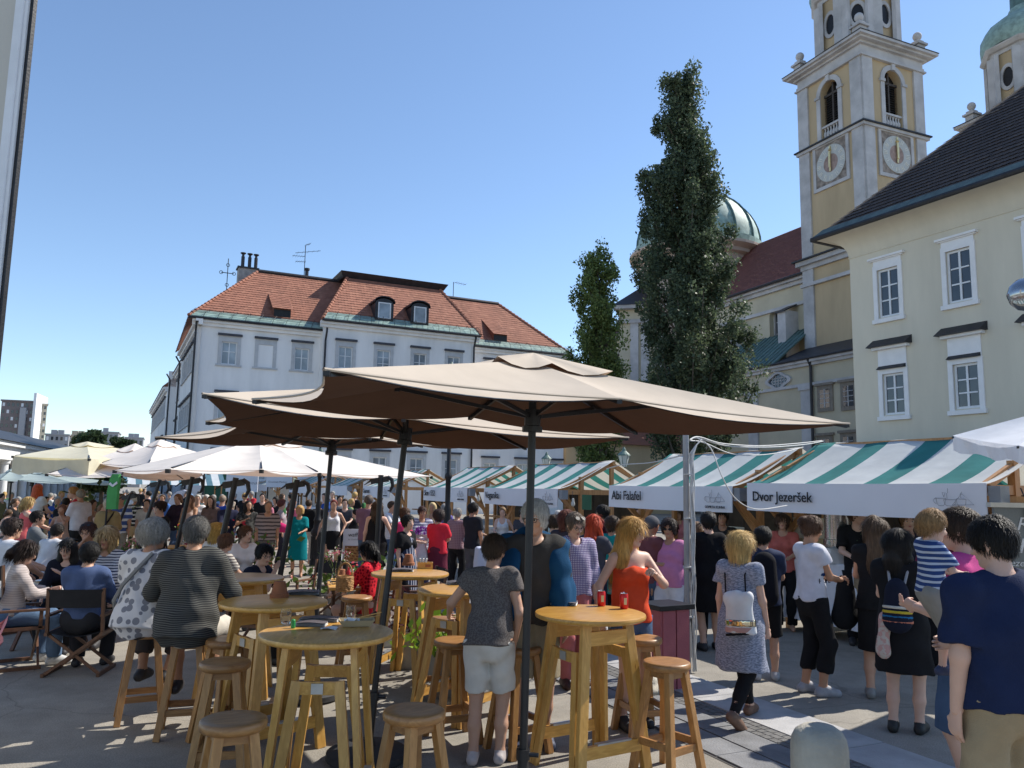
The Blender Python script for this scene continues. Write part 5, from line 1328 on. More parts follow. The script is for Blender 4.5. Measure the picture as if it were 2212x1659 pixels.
DCW = wood('dark_chair_wood', (.10, .045, .025), (.17, .08, .04), .5, (9, 9, 3), knots=False)
DCC = pm('black_canvas', (.018, .018, .022), .85, .2, 6, .3, 14)
DCT = pm('tan_canvas', (.45, .38, .3), .85, .1, 6, .3, 14)
def make_chair(seatm):
    r = empty('director_chair'); ROOT[r.name] = Matrix.Identity(4)
    B = lambda mb, nm, m, par=None, **k: mb.build(nm, m, par or r, local=True, **k)
    for sx in (-1, 1):
        x = sx * .27
        mb = MB(); mb.bar((x, -.24, .62), (x, .26, .62), .05, .025); B(mb, 'armrest', DCW, bevel=.004)
        for y, z1 in ((-.2, .61), (.22, .9)):
            mb = MB(); mb.bar((x, y, .43), (x, y + (.06 if y > 0 else 0), z1), .03, .035, (0, 1, 0)); B(mb, 'upright', DCW)
        mb = MB(); mb.bar((x, -.24, .43), (x, .26, .43), .03, .035); B(mb, 'side_rail', DCW)
        mb = MB(); mb.bar((x, -.24, .02), (x, .26, .02), .03, .035); B(mb, 'foot_rail', DCW)
        for y in (-.2, .22):
            mb = MB(); mb.bar((x, y + .012 * sx, .02), (-x, y + .012 * sx, .43), .028, .022, (0, 1, 0)); B(mb, 'leg', DCW)
    mb = MB(); mb.grid([[V((-.26 + .52 * i / 8, y, .45 - .05 * math.sin(math.pi * i / 8))) for i in range(9)] for y in (-.22, 0, .24)]); B(mb, 'seat', seatm, smooth=True)
    mb = MB(); mb.grid([[V((-.275 + .55 * i / 8, .25 + (z - .7) * .2 + .03 * math.sin(math.pi * i / 8), z)) for i in range(9)] for z in (.7, .8, .89)]); mb.grid([[V((-.275 + .55 * i / 8, .258 + (z - .7) * .2 + .03 * math.sin(math.pi * i / 8), z)) for i in range(9)] for z in (.7, .8, .89)]); B(mb, 'backrest', seatm, smooth=True)
    return r
def make_low_table(w=.75, d=.75, m=PINE):
    r = empty('cafe_table'); ROOT[r.name] = Matrix.Identity(4)
    B = lambda mb, nm, m_, par=None, **k: mb.build(nm, m_, par or r, local=True, **k)
    n_ = 5
    for i in range(n_):
        mb = MB(); mb.box((-w / 2 + w * (i + .5) / n_, 0, .725), (w / n_ - .006, d, .03)); B(mb, 'plank', m, bevel=.003)
    for s_ in (-1, 1):
        mb = MB(); mb.bar((s_ * w * .42, -d * .4, .68), (s_ * w * .42, d * .4, .68), .04, .05); B(mb, 'apron', DCW)
        for t_ in (-1, 1):
            mb = MB(); mb.bar((s_ * w * .40, t_ * d * .4, 0), (s_ * w * .40, -t_ * d * .36, .66), .035, .04); B(mb, 'leg', DCW)
    return r
_first = {}
def put(maker, key, label, cat, loc, rz, group, scale=1, zs=1):
    if key not in _first: o = maker(); _first[key] = o
    else: o = copy_tree(_first[key])
    o.location = (loc[0], loc[1], 0); o.rotation_euler = (0, 0, rz); o.scale = (scale, scale, scale * zs)
    tag(o, label, cat, group); ROOT[o.name] = Matrix.Translation((loc[0], loc[1], 0)) @ Matrix.Rotation(rz, 4, 'Z'); return o
GT = 'round pine bar tables'; GSO = 'wooden bar stools'
TAB = {}
for key, u, v, rz, lab in (('t1', 706, 1363, 1.62, 'nearest round bar table holding glasses, menus and a paper food tray'), ('t2', 592, 1297, .8, 'shaded round bar table with upturned terracotta pot and dark menu'), ('t3', 1275, 1322, .55, 'sunlit round bar table with two red cans and a spiral menu'),
                           ('t4', 886, 1236, 1.3, 'bright yellow round bar table with pot and napkin caddy'), ('t5', 1000, 1271, .9, 'round bar table the woman in grey tee leans on'), ('t6', 520, 1246, .2, 'round bar table in front of the man in striped sweater')):
    p = atz(u, v, 1.1); TAB[key] = p; put(make_table, 'table', lab, 'table', p, rz, GT)
STO = {}
for key, u, v, rz, sc, lab in (('s1', 505, 1552, .5, 1, 'dark stool in the very front left of the nearest table'), ('s2', 895, 1533, .8, 1, 'stool at the bottom centre right of the nearest table'), ('s3', 487, 1428, .2, 1, 'stool between the nearest and the shaded bar table'),
                               ('s4', 494, 1380, .9, 1, 'stool behind the shaded bar table legs'), ('s5', 983, 1381, .4, 1, 'shaded stool left of the woman in grey tee'), ('s6', 950, 1336, .1, 1, 'sunlit low stool in front of the green potato vine planter'),
                               ('s7', 1122, 1396, .6, 1, 'stool right behind the nearest parasol pole'), ('s8', 1386, 1376, .3, 1, 'stool behind the bar table with red cans'), ('s9', 1440, 1428, .7, 1, 'sunlit stool right of the bar table with red cans'),
                               ('s10', 771, 1288, .3, 1, 'stool beside the woman in red dress'), ('s11', 316, 1350, .45, 1, 'stool under the grey haired woman in dotted blouse'), ('s12', 408, 1369, .3, 1, 'stool under the grey haired man in striped sweater')):
    p = atz(u, v, .78); STO[key] = p; put(make_stool, 'stool', lab, 'stool', p, rz, GSO, sc)
GCH = 'folding director chairs on the terrace'; CH = {}
for key, x, y, th, lab in (('c1', -5.36, 9.0, 55, 'director chair with pink cloth at the far left front'), ('c2', -4.53, 8.8, -8, 'black backed director chair under the man in denim shirt'), ('c3', -6.75, 11.0, 20, 'black director chair under the man in white tee far left'),
                           ('c4', -2.87, 9.5, 105, 'black director chair under the man resting his head'), ('c5', -2.75, 12.0, 200, 'black director chair behind the table with flower vase'), ('c6', -1.78, 10.35, -75, 'black director chair under the woman in red dress'),
                           ('c7', -5.2, 12.4, 100, 'pale director chair behind the grey haired couple'), ('c8', -7.0, 14.6, 30, 'black director chair by the tan jacket woman'), ('c9', -4.07, 12.5, 130, 'black director chair under the woman in white tee'), ('c10', -1.2, 11.3, 250, 'empty black director chair right of the wicker basket')):
    CH[key] = (x, y); put(lambda: make_chair(DCC), 'chair', lab, 'chair', (x, y), math.pi - R(th), GCH)
GLT = 'low plank cafe tables'; LT = {}
for key, u, v, rz, lab in (('l1', 772, 1262, .25, 'plank table with wicker basket and sauce bottles'), ('l2', 532, 1203, .3, 'sunlit plank table before the woman in white tee'), ('l3', 120, 1262, .1, 'plank table among the diners at the left front'), ('l4', 60, 1180, .2, 'plank table behind the bald man'),
                           ('l5', 160, 1195, .4, 'plank table with bread basket left of the tan jacket woman'), ('l6', 405, 1180, .3, 'plank table with flowers and wine glass behind the grey haired couple'), ('l7', 470, 1140, .1, 'far plank table beside the leaning posts'), ('l8', 205, 1128, .1, 'far plank table under the cream parasol')):
    p = atz(u, v, .74); LT[key] = p; put(make_low_table, 'ltable', lab, 'table', p, rz, GLT)

# ================================================================== street furniture
STONE = pm('bollard_stone', (.40, .37, .31), .85, .15, 5, .4, 45, dirt=.4)
for u, vt, Y, r_, lab in ((1768, 1563, 4.6, .155, 'rounded stone bollard in the right foreground'), (1396, 1455, 8.3, .14, 'rounded stone bollard behind the bar table with red cans')):
    p = at(u, vt, Y); mb = MB(); h = p.z
    mb.lathe([(r_ * 1.02, 0), (r_, .1), (r_ * .98, h - r_ * .8), (r_ * .93, h - r_ * .5), (r_ * .8, h - r_ * .25), (r_ * .55, h - r_ * .08), (r_ * .25, h - .01), (.01, h)], (p.x, p.y, 0), 28)
    o = mb.build('bollard', STONE, smooth=True, angle=None); tag(o, lab, 'bollard', 'stone bollards')
def lamp(label, u, vb, Y, vtop, big=True):
    p = at(u, 1047, Y); b = empty('street_lamp', (p.x, p.y, 0), 0, label, 'street lamp'); zt = at(u, vtop, Y).z; k = 1 if big else .8
    mb = MB(); mb.lathe([(.2 * k, 0), (.2 * k, .12), (.17 * k, .16), (.16 * k, .75), (.2 * k, .8), (.2 * k, .86), (.13 * k, .95), (.11 * k, 1.1), (.13 * k, 1.14), (.1 * k, 1.2), (.075 * k, 1.3), (.09 * k, 1.5), (.06 * k, 1.6), (.06 * k, 2.2), (.085 * k, 2.24), (.085 * k, 2.3), (.05 * k, 2.36), (.042 * k, zt - .45), (.07 * k, zt - .42), (.03 * k, zt - .4)], (p.x, p.y, 0), 16)
    mb.build('post', IRON, b, smooth=True)
    mb = MB()
    for q in range(10):
        t = q * math.pi / 5; mb.bar((p.x + .165 * k * math.cos(t), p.y + .165 * k * math.sin(t), .18), (p.x + .165 * k * math.cos(t), p.y + .165 * k * math.sin(t), .74), .03, .02)
    mb.build('flute', IRON, b, kind='stuff')
    mb = MB(); mb.lathe([(.08, zt - .4), (.17, zt - .08), (.17, zt - .06)], (p.x, p.y, 0), 6, caps=False); mb.build('lantern_glass', pm('milk_glass', (.5, .52, .5), .3), b)
    mb = MB(); mb.lathe([(.2, zt - .06), (.18, zt - .02), (.07, zt + .08), (.05, zt + .14), (.02, zt + .2)], (p.x, p.y, 0), 12)
    for q in range(6):
        t = q * math.pi / 3; mb.tube([(p.x + .08 * math.cos(t), p.y + .08 * math.sin(t), zt - .4), (p.x + .172 * math.cos(t), p.y + .172 * math.sin(t), zt - .06)], .01, 4)
    mb.build('lantern_cap', pm('green_lamp_iron', (.1, .16, .14), .5), b)
lamp('black cast iron lamp post behind the yellow bar table', 968, 1270, 18.5, 800)
lamp('slim black lamp post beside the bundle of white cables', 690, 1230, 20.5, 985, False)
lamp('distant green lamp post left of the sign boards', 440, 1100, 38, 990, False)
lamp('white lantern above the stalls left of the poplars', 1180, 1030, 30, 988, False)
lamp('white lantern in front of the tall poplar', 1348, 1030, 24, 980, False)
# silver pole with white cables
pz = at(1484, 1420, 9.3); px, py = at(1483, 1100, 9.3).x, at(1483, 1100, 9.3).y; pt_ = at(1482, 920, 9.3).z
sp = empty('utility_pole', (px, py, 0), 0, 'grey metal pole wrapped in white cables before the Abi Falafel stall', 'pole')
mb = MB(); mb.tube([(px, py, 0), (px, py, pt_)], .036, 14); mb.build('pole', pm('galvanised_steel', (.3, .3, .31), .5, .12, 5, .05, metal=.3), sp, smooth=True)
CAB = pm('white_cable', (.55, .54, .52), .6, .1, 9, 0)
rnd = random.Random(5)
for k in range(7):
    mb = MB(); pts = []
    for i in range(14):
        z = .02 + 2.42 * i / 13; t = rnd.uniform(-.5, .5); pts.append((px + .047 + .012 * (k % 3) + .014 * math.sin(i * 1.1 + k), py - .04 - .01 * (k // 3) + .012 * math.cos(i * 1.7 + k), z))
    pts += [(px + .12, py - .02, 2.55), (px + .2, py + .05, 2.62)]
    mb.tube(pts, .0075, 6); mb.build('cable', CAB, sp, smooth=True)
mb = MB()
for z in (.6, 1.15, 1.7, 2.2): mb.lathe([(.055, z), (.055, z + .012)], (px + .02, py - .02, 0), 12)
mb.build('cable_tie', CAB, sp)
def cable(label, pts, r=.009):
    P = [at(*p) for p in pts]; out = []
    for i in range(len(P) - 1):
        p0, p1, p2, p3 = P[max(0, i - 1)], P[i], P[i + 1], P[min(len(P) - 1, i + 2)]
        for k in range(8):
            t = k / 8; out.append(.5 * ((2 * p1) + (p2 - p0) * t + (2 * p0 - 5 * p1 + 4 * p2 - p3) * t * t + (3 * p1 - p0 - 3 * p2 + p3) * t ** 3))
    out.append(P[-1]); mb = MB(); mb.tube(out, r, 6); o = mb.build('cable', CAB, smooth=True); tag(o, label, 'cable', 'white cables above the stalls')
cable('upper white cable from the grey pole to the nearest stall ridge', [(1490, 950, 9.3), (1510, 944, 9.5), (1560, 958, 10.2), (1640, 963, 11.3), (1720, 958, 12.2), (1775, 952, 12.9)])
cable('second white cable just under the upper one', [(1490, 952, 9.3), (1508, 946, 9.5), (1570, 963, 10.4), (1660, 966, 11.5), (1740, 960, 12.4), (1778, 953, 12.9)])
cable('white cable sagging low to the Abi Falafel stall ridge', [(1492, 952, 9.3), (1520, 956, 9.6), (1580, 980, 10.6), (1640, 983, 11.5), (1700, 975, 12.4), (1735, 966, 13)], .008)
cable('white cable drooping in front of the nearest banner', [(1506, 946, 9.4), (1535, 968, 9.3), (1560, 1030, 9.2), (1590, 1078, 9.4), (1635, 1100, 9.9), (1700, 1092, 10.6)], .007)
cable('thin white cable above the Abi Falafel roof', [(1486, 980, 9.3), (1440, 992, 12), (1400, 1000, 14.2), (1345, 1004, 15.5), (1310, 1013, 16.2)])
# galvanised prongs at the ridge ends, waffle board, flags, crate stand, speaker etc.
p = at(768, 1225, 18.8); fw = Fac(V((p.x, p.y, 0)), (1, .15)); wb = empty('waffle_board', (p.x, p.y, 0), 0, 'folding board advertising waffles before the market', 'sign')
z0, z1 = .06, at(768, 1143, 18.8).z; wx = .62
mb = MB(); mb.fbox(fw, -wx / 2, wx / 2, -.04, 0, z0, z1); mb.build('board', BANN, wb)
mb = MB(); mb.fbox(fw, -wx / 2 + .02, wx / 2 - .02, .001, .006, z0 + .01, z0 + .2); mb.build('dark_foot', pm('dark_print', (.03, .02, .02), .6), wb)
WAF = pm('waffle_print', (.40, .2, .07), .7, .3, 14)
mb = MB()
for i in range(5):
    for k in range(2):
        t = -.2 + i * .1
        if k: mb.bar(fw.pt(t - .08, .012, z0 + .24), fw.pt(t + .12, .012, z0 + .56), .03, .02, fw.N)
        else: mb.bar(fw.pt(-.26, .012, z0 + .28 + i * .06), fw.pt(.22, .012, z0 + .22 + i * .07), .03, .02, fw.N)
mb.build('waffle_grid', WAF, wb)
mb = MB(); mb.fbox(fw, -.26, .26, .001, .008, z0 + .22, z0 + .58); mb.build('waffle_picture', pm('waffle_dark', (.2, .08, .025), .7, .4, 9), wb)
text_mesh('lettering', 'waffel.sl', .13, wb, fw.pt(-.2, .004, z1 - .17), fw.X, V((0, 0, 1)), INK, shear=.15)
text_mesh('lettering', 'les Gaufres Belge', .05, wb, fw.pt(-.2, .004, z1 - .25), fw.X, V((0, 0, 1)), INKG, shear=.15)
text_mesh('lettering', 'Pravi belgijski vafelj', .058, wb, fw.pt(-.27, .008, z0 + .1), fw.X, V((0, 0, 1)), pm('white_vinyl', (.6, .6, .6)), shear=.15)
def flag(label, px_, Y, m, arrow=None):
    """beach flag: curved sail on a pole; px_ = outline pixels"""
    P = [at(u, v, Y) for u, v in px_]; b = P[0]; e = empty('beach_flag', (b.x, b.y, 0), 0, label, 'flag')
    mb = MB(); mb.prism([V(q) for q in P], (.02, .06, 0)); mb.build('sail', m, e)
    mb = MB(); mb.tube([(b.x, b.y + .03, 0)] + [q + V((0, .03, 0)) for q in P[:len(P) // 2]], .02, 6); mb.build('flag_pole', IRON, e)
    if arrow:
        mb = MB(); mb.prism([at(u, v, Y - .03) for u, v in arrow], (0, .02, 0)); mb.build('tick_mark', BANN, e)
flag('green beach flag with white tick under the white parasols', [(229, 1100), (231, 1062), (237, 1035), (243, 1024), (256, 1024), (256, 1040), (253, 1062), (250, 1100)], 15.8, pm('green_flag', (.06, .30, .08), .7), [(234, 1046), (238, 1042), (243, 1047), (252, 1040), (253, 1045), (243, 1052)])
flag('pale blue feather flag left of the slanted post', [(357, 1105), (362, 1088), (370, 1072), (381, 1062), (396, 1058), (401, 1060), (388, 1075), (376, 1092), (368, 1110)], 26, pm('pale_flag', (.45, .5, .65), .7))
# pink crate stand with black top, white bag etc.
c = at(1436, 1360, 8.6); cs_ = empty('crate_stand', (c.x, c.y, 0), .5, 'dark topped stand with dusty pink side panels beside the grey pole', 'stand')
zt = at(1436, 1303, 8.6).z
mb = MB(); mb.box((0, 0, zt - .02), (.46, .42, .05)); mb.build('top', IRON, cs_, local=True, bevel=.005)
PK = pm('dusty_pink_board', (.34, .10, .12), .7, .12, 4)
for i in range(2):
    for sx, sy, rot in ((0, -1, 0), (-1, 0, 1)):
        mb = MB()
        if rot: mb.box((-.18, -.09 + .18 * i, zt / 2 - .02), (.03, .17, zt - .06))
        else: mb.box((-.09 + .18 * i, -.17, zt / 2 - .02), (.165, .03, zt - .06))
        mb.build('board', PK, cs_, local=True)
mb = MB(); mb.box((0, .03, zt / 2 - .03), (.34, .3, zt - .08)); mb.build('core', IRON, cs_, local=True)
# round metal lamp at the right edge
p = at(2216, 636, 12); sl = empty('globe_lamp', (p.x, p.y, 0), 0, 'polished metal globe at the right edge in front of the cream house', 'street lamp')
mb = MB(); mb.lathe([(.01, -.26), (.12, -.23), (.22, -.13), (.26, 0), (.22, .13), (.12, .23), (.01, .26)], p, 24); mb.build('globe', pm('polished_steel', (.35, .36, .38), .15, .1, 3, 0, metal=.9), sl, smooth=True)
mb = MB(); mb.tube([(p.x + .25, p.y, 0), (p.x + .25, p.y, p.z), (p.x + .2, p.y, p.z)], .05, 10); mb.build('post', IRON, sl)
# planters with leafy plants
VINE = leafmat('potato_vine_leaf', (.22, .36, .03), .4); GERA = leafmat('geranium_leaf', (.08, .14, .03)); REDF = leafmat('red_petal', (.5, .03, .06)); DPUR = leafmat('dark_red_leaf', (.06, .015, .02)); PINKF = leafmat('pink_petal', (.5, .12, .2)); WHTF = leafmat('white_petal', (.6, .58, .55))
TERR = pm('terracotta', (.30, .115, .055), .85, .15, 8, .15, 60)
CONC = pm('planter_concrete', (.28, .26, .23), .9, .15, 5, .3, 40)
def planter(label, u, v, Y, w, h, sets, cat='planter', pot=True):
    p = at(u, v, Y); e = empty('planter', (p.x, p.y, 0), .3, label, cat); rg = np.random.default_rng(int(u)); M_ = ROOT[e.name]
    mb = MB(); mb.box((0, 0, h / 2), (w, w * .8, h)); mb.build('box', CONC, e, local=True, bevel=.015)
    mb = MB(); mb.box((0, 0, h - .02), (w - .06, w * .8 - .06, .045)); mb.build('soil', pm('soil', (.03, .022, .015), .95), e, local=True)
    for nm, m, n, rad, hz, ls in sets:
        q = rg.normal(size=(n, 3)) * np.array([rad, rad, hz]) * .5; q[:, 2] = np.abs(q[:, 2]) + h
        q = q + np.array([p.x, p.y, 0]); leaves(nm, q, ls, m, e, int(u) + n)
planter('concrete planter with bright green potato vine behind the stools', 1000, 1350, 8.3, .62, .42, [('vine_leaves', VINE, 420, .6, .3, .05), ('stems', GERA, 120, .5, .3, .04)])
planter('planter of dark red leaves left of the green vine', 905, 1345, 9.4, .45, .4, [('leaves', DPUR, 220, .42, .4, .05)])
planter('planter with red flowers between terrace and street', 755, 1215, 12.8, .7, .42, [('leaves', GERA, 300, .7, .45, .06), ('flowers', REDF, 60, .75, .5, .04)])
planter('planter with red geraniums by the slanted post', 510, 1165, 13.6, .7, .62, [('leaves', GERA, 300, .7, .5, .06), ('flowers', REDF, 70, .75, .6, .04)])
planter('large leafy planter left of the green flag', 205, 1110, 20, .9, .6, [('leaves', LEAF4, 420, .8, 1.0, .09)])
# granite blocks / rubble stones on the terrace edge
for k, (u, v, s_) in enumerate(((850, 1395, .22), (880, 1372, .26), (835, 1370, .2))):
    p = atz(u, v, 0); mb = MB(); mb.box((p.x, p.y, s_ * .4), (s_ * 1.5, s_, s_ * .8), Matrix.Rotation(.4 + k, 3, 'Z')); o = mb.build('stone_block', STONE, bevel=.03)
    tag(o, ('pale stone block under the yellow bar table', 'larger pale stone block behind the yellow bar table', 'small pale stone block left of the yellow bar table')[k], 'stone', 'loose stone blocks')

# ================================================================== things on the tables
CAN = pm('red_can', (.55, .015, .015), .3, .05, 5, 0, metal=.2); ALU = pm('can_aluminium', (.6, .6, .6), .3, .05, 9, 0, metal=.9); PAPER = pm('white_paper', (.7, .7, .7), .8, .04, 4, .05); MENUC = pm('menu_cover', (.10, .085, .09), .5, .2, 9, .05)
def on(t, u, v, z=1.1): return atz(u, v, z)
for u, v, lab in ((1299, 1309, 'left red drinks can on the sunlit bar table'), (1348, 1315, 'right red drinks can on the sunlit bar table')):
    p = atz(u, v, 1.1); e = empty('drinks_can', p, 0, lab, 'can', 'red drinks cans')
    mb = MB(); mb.lathe([(.026, 0), (.033, .01), (.033, .103), (.027, .115)], n=24, caps=False); mb.build('body', CAN, e, local=True, smooth=True)
    mb = MB(); mb.lathe([(.0, .112), (.025, .112), (.0275, .117), (.026, .113)], n=24, caps=False); mb.box((.0, .008, .118), (.012, .022, .003), Matrix.Rotation(.5, 3, 'X')); mb.build('lid', ALU, e, local=True)
    mb = MB(); mb.box((.006, -.0332, .06), (.022, .002, .05)); mb.build('barcode_label', pm('can_label', (.6, .5, .3), .6), e, local=True)
def menu(label, u, v, rz, z=1.1, w=.21, d=.15, pages=4):
    p = atz(u, v, z); e = empty('spiral_menu', p, rz, label, 'menu', 'spiral menus')
    for i in range(pages):
        mb = MB(); mb.grid([[V((-w / 2 + w * k / 6, y, .004 + .006 * i + .012 * math.sin(math.pi * k / 6) * (i / pages))) for k in range(7)] for y in (-d / 2 - .003 * i, d / 2)]); mb.build('page', PAPER if i < pages - 1 else MENUC, e, local=True)
    mb = MB()
    for k in range(16):
        x = -w / 2 + w * (k + .5) / 16; mb.tube([(x, d / 2 + .006 * math.cos(t), .014 + .012 * math.sin(t)) for t in np.linspace(0, 6.3, 8)], .0012, 4)
    mb.build('spiral', ALU, e, local=True, kind='stuff')
menu('spiral menu on the sunlit bar table by the parasol pole', 1218, 1306, -.15); menu('dark spiral menu on the shaded bar table', 655, 1283, .2, w=.26, d=.17); menu('upper spiral menu on the nearest bar table', 690, 1342, .05, w=.26, d=.1); menu('lower spiral menu on the nearest bar table', 672, 1352, .0, w=.2, d=.09)
menu('newspaper menu on the yellow bar table', 868, 1234, .2, w=.24, d=.16); menu('spiral menu under the elbow of the woman in grey tee', 985, 1262, .3, w=.16, d=.14); menu('menu on the plank table by the basket', 770, 1252, .2, .74)
GLS = clearglass('drinking_glass')
for u, v, z, lab in ((617, 1347, 1.1, 'empty tumbler left on the nearest bar table'), (757, 1340, 1.1, 'empty tumbler behind the paper tray on the nearest bar table'), (292, 1262, .74, 'water glass on the left front plank table')):
    p = atz(u, v, z); e = empty('tumbler', p, 0, lab, 'glass', 'empty tumblers')
    mb = MB(); mb.lathe([(.0, .0), (.028, .0), (.03, .004), (.036, .04), (.037, .06), (.031, .095), (.0295, .095), (.0345, .06), (.0335, .04), (.027, .012), (.0, .01)], n=24, caps=False); mb.build('bowl', GLS, e, local=True, smooth=True)
p = atz(770, 1352, 1.1); e = empty('food_tray', p, .2, 'paper food tray with napkin on the nearest bar table', 'food tray')
KRAFT = pm('kraft_card', (.42, .33, .2), .8, .1, 9, .1)
mb = MB(); mb.grid([[V((sx * (.085 + .03 * k), sy * (.05 + .022 * k), .003 + .04 * k)) for sx, sy in ((-1, -1), (1, -1), (1, 1), (-1, 1))] for k in (0, 1)], closed=True); mb.add([(-.085, -.05, .003), (.085, -.05, .003), (.085, .05, .003), (-.085, .05, .003)], [(0, 1, 2, 3)]); mb.build('tray', KRAFT, e, local=True)
mb = MB(); mb.grid([[V((-.08 + .1 * i / 5, -.04 + .08 * j / 5, .035 + .018 * math.sin(i * 2.1 + j))) for i in range(6)] for j in range(6)]); mb.build('napkin', PAPER, e, local=True)
mb = MB(); mb.bar((.0, .0, .05), (.16, .06, .075), .006); mb.bar((.02, -.02, .05), (.15, .03, .06), .012, .003); mb.build('wooden_fork', PINE, e, local=True)
p = atz(712, 1358, 1.1); mb = MB(); mb.grid([[p + V((-.05 + .1 * i / 4, -.05 + .1 * j / 4, .004 + .006 * math.sin(i + j * 1.4))) for i in range(5)] for j in range(5)]); o = mb.build('napkin', PAPER); tag(o, 'white paper napkin beside the food tray', 'napkin')
p = atz(633, 1357, 1.1); mb = MB(); mb.lathe([(.012, 0), (.014, .01), (.014, .05), (.01, .055)], p, 12); o = mb.build('marker', pm('green_plastic', (.02, .25, .06), .4)); tag(o, 'small green plastic marker beside the menus', 'marker')
def tpot(label, u, v, z):
    p = atz(u, v, z); mb = MB(); mb.lathe([(.075, 0), (.075, .03), (.066, .034), (.044, .125), (.03, .128)], p, 24); o = mb.build('terracotta_pot', TERR, smooth=True); tag(o, label, 'pot', 'upturned terracotta pots')
tpot('upturned terracotta pot on the shaded bar table', 603, 1290, 1.1); tpot('upturned terracotta pot on the yellow bar table', 882, 1221, 1.1); tpot('terracotta pot among the sauces on the plank table', 738, 1250, .74)
def caddy(label, u, v, z, s_=1):
    p = atz(u, v, z); e = empty('napkin_caddy', p, .15, label, 'caddy', 'wooden napkin caddies')
    mb = MB(); mb.box((0, -.05 * s_, .035), (.17 * s_, .008, .07)); mb.box((0, .05 * s_, .035), (.17 * s_, .008, .07)); mb.box((-.081 * s_, 0, .035), (.008, .092 * s_, .07)); mb.box((.081 * s_, 0, .035), (.008, .092 * s_, .07)); mb.box((0, 0, .004), (.15 * s_, .09 * s_, .008)); mb.build('box', PINE, e, local=True)
    for i in range(3):
        mb = MB(); mb.box((-.05 + .03 * i, 0, .06), (.012, .07, .1), Matrix.Rotation(.15 * i - .1, 3, 'Y')); mb.build('napkin', PAPER, e, local=True)
    mb = MB(); mb.box((.03, -.055 * s_, .035), (.06, .002, .03)); mb.build('label', TERR, e, local=True)
caddy('wooden napkin caddy on the yellow bar table', 918, 1228, 1.1); caddy('small wooden caddy on the plank table by the basket', 760, 1247, .74, .7); caddy('small caddy on the sunlit plank table', 545, 1197, .74, .8)
def vase(label, u, v, z, flo):
    p = atz(u, v, z); e = empty('flower_vase', p, 0, label, 'vase', 'vases with cut flowers'); rg = np.random.default_rng(int(u))
    mb = MB(); mb.lathe([(.03, 0), (.05, .02), (.055, .05), (.03, .1), (.022, .17), (.027, .2), (.024, .2), (.018, .17), (.026, .1), (.05, .05), (.045, .02), (.0, .01)], n=20, caps=False); mb.build('bottle', GLS, e, local=True, smooth=True)
    mb = MB()
    tips = []
    for i in range(9):
        t = V((rg.normal() * .07, rg.normal() * .07, .3 + rg.uniform(0, .12))); tips.append(np.array(p + t)); mb.tube([(0, 0, .05), (t.x * .3, t.y * .3, .2), t], .0025, 4)
    mb.build('stems', GERA, e, local=True)
    for nm, m, n, ls in flo:
        q = np.array(tips)[rg.integers(0, 9, n)] + rg.normal(size=(n, 3)) * .03; leaves(nm, q, ls, m, e, int(v) + n)
vase('flower vase with pink and white blooms on the basket table', 721, 1262, .74, [('petals', PINKF, 50, .02), ('white_petals', WHTF, 90, .014), ('leaves', GERA, 40, .02)])
vase('vase of red and yellow flowers behind the grey haired couple', 398, 1176, .74, [('petals', REDF, 40, .03), ('yellow_petals', leafmat('yellow_petal', (.5, .3, .05)), 60, .025), ('leaves', GERA, 80, .035)])
vase('small flower vase on the left front plank table', 262, 1245, .74, [('petals', PINKF, 60, .02), ('leaves', GERA, 80, .03)])
# wicker basket
p = atz(744, 1258, .74); p = atz(765, 1254, .74); p = atz(744, 1256, .74); p = at(745, 1253, 9.9); p.z = .742
e = empty('wicker_basket', p, 0, 'wicker basket with tall handle on the plank table', 'basket'); WIC = pm('wicker', (.42, .22, .08), .7, .25, 30, .5, 60)
mb = MB(); mb.lathe([(.085, 0), (.1, .03), (.105, .1), (.095, .18), (.09, .185), (.085, .18), (.095, .1), (.085, .02)], n=20, caps=False)
for k in range(9): mb.lathe([(.0, 0)], n=3, caps=False) if False else mb.tube([((.1 + .006 * math.sin(i * math.pi + k)) * math.cos(i * math.pi / 10), (.1 + .006 * math.sin(i * math.pi + k)) * math.sin(i * math.pi / 10), .015 + k * .019) for i in range(21)], .007, 5)
mb.build('body', WIC, e, local=True, smooth=True)
mb = MB(); mb.tube([(.092 * math.cos(t), 0, .17 + .17 * math.sin(t)) for t in np.linspace(0, math.pi, 14)], .009, 6); mb.tube([(.088 * math.cos(t), .012, .17 + .16 * math.sin(t)) for t in np.linspace(0, math.pi, 14)], .008, 6); mb.build('handle', WIC, e, local=True, smooth=True)
for u, v, m, lab in ((752, 1250, pm('ketchup_red', (.45, .02, .03), .3), 'red sauce bottle beside the terracotta pot'), (785, 1250, pm('mustard', (.5, .4, .05), .4), 'yellow sauce jar left of the wicker basket'), (735, 1236, pm('brown_paper', (.16, .1, .08), .8), 'brown paper bag behind the sauce bottles')):
    p = atz(u, v, .74); mb = MB(); mb.lathe([(.03, 0), (.032, .01), (.032, .09), (.012, .12), (.012, .15), (.005, .155)], p, 16); o = mb.build('sauce_bottle' if 'sauce' in lab else 'paper_bag', m, smooth=True); tag(o, lab, 'bottle' if 'sauce' in lab else 'bag')
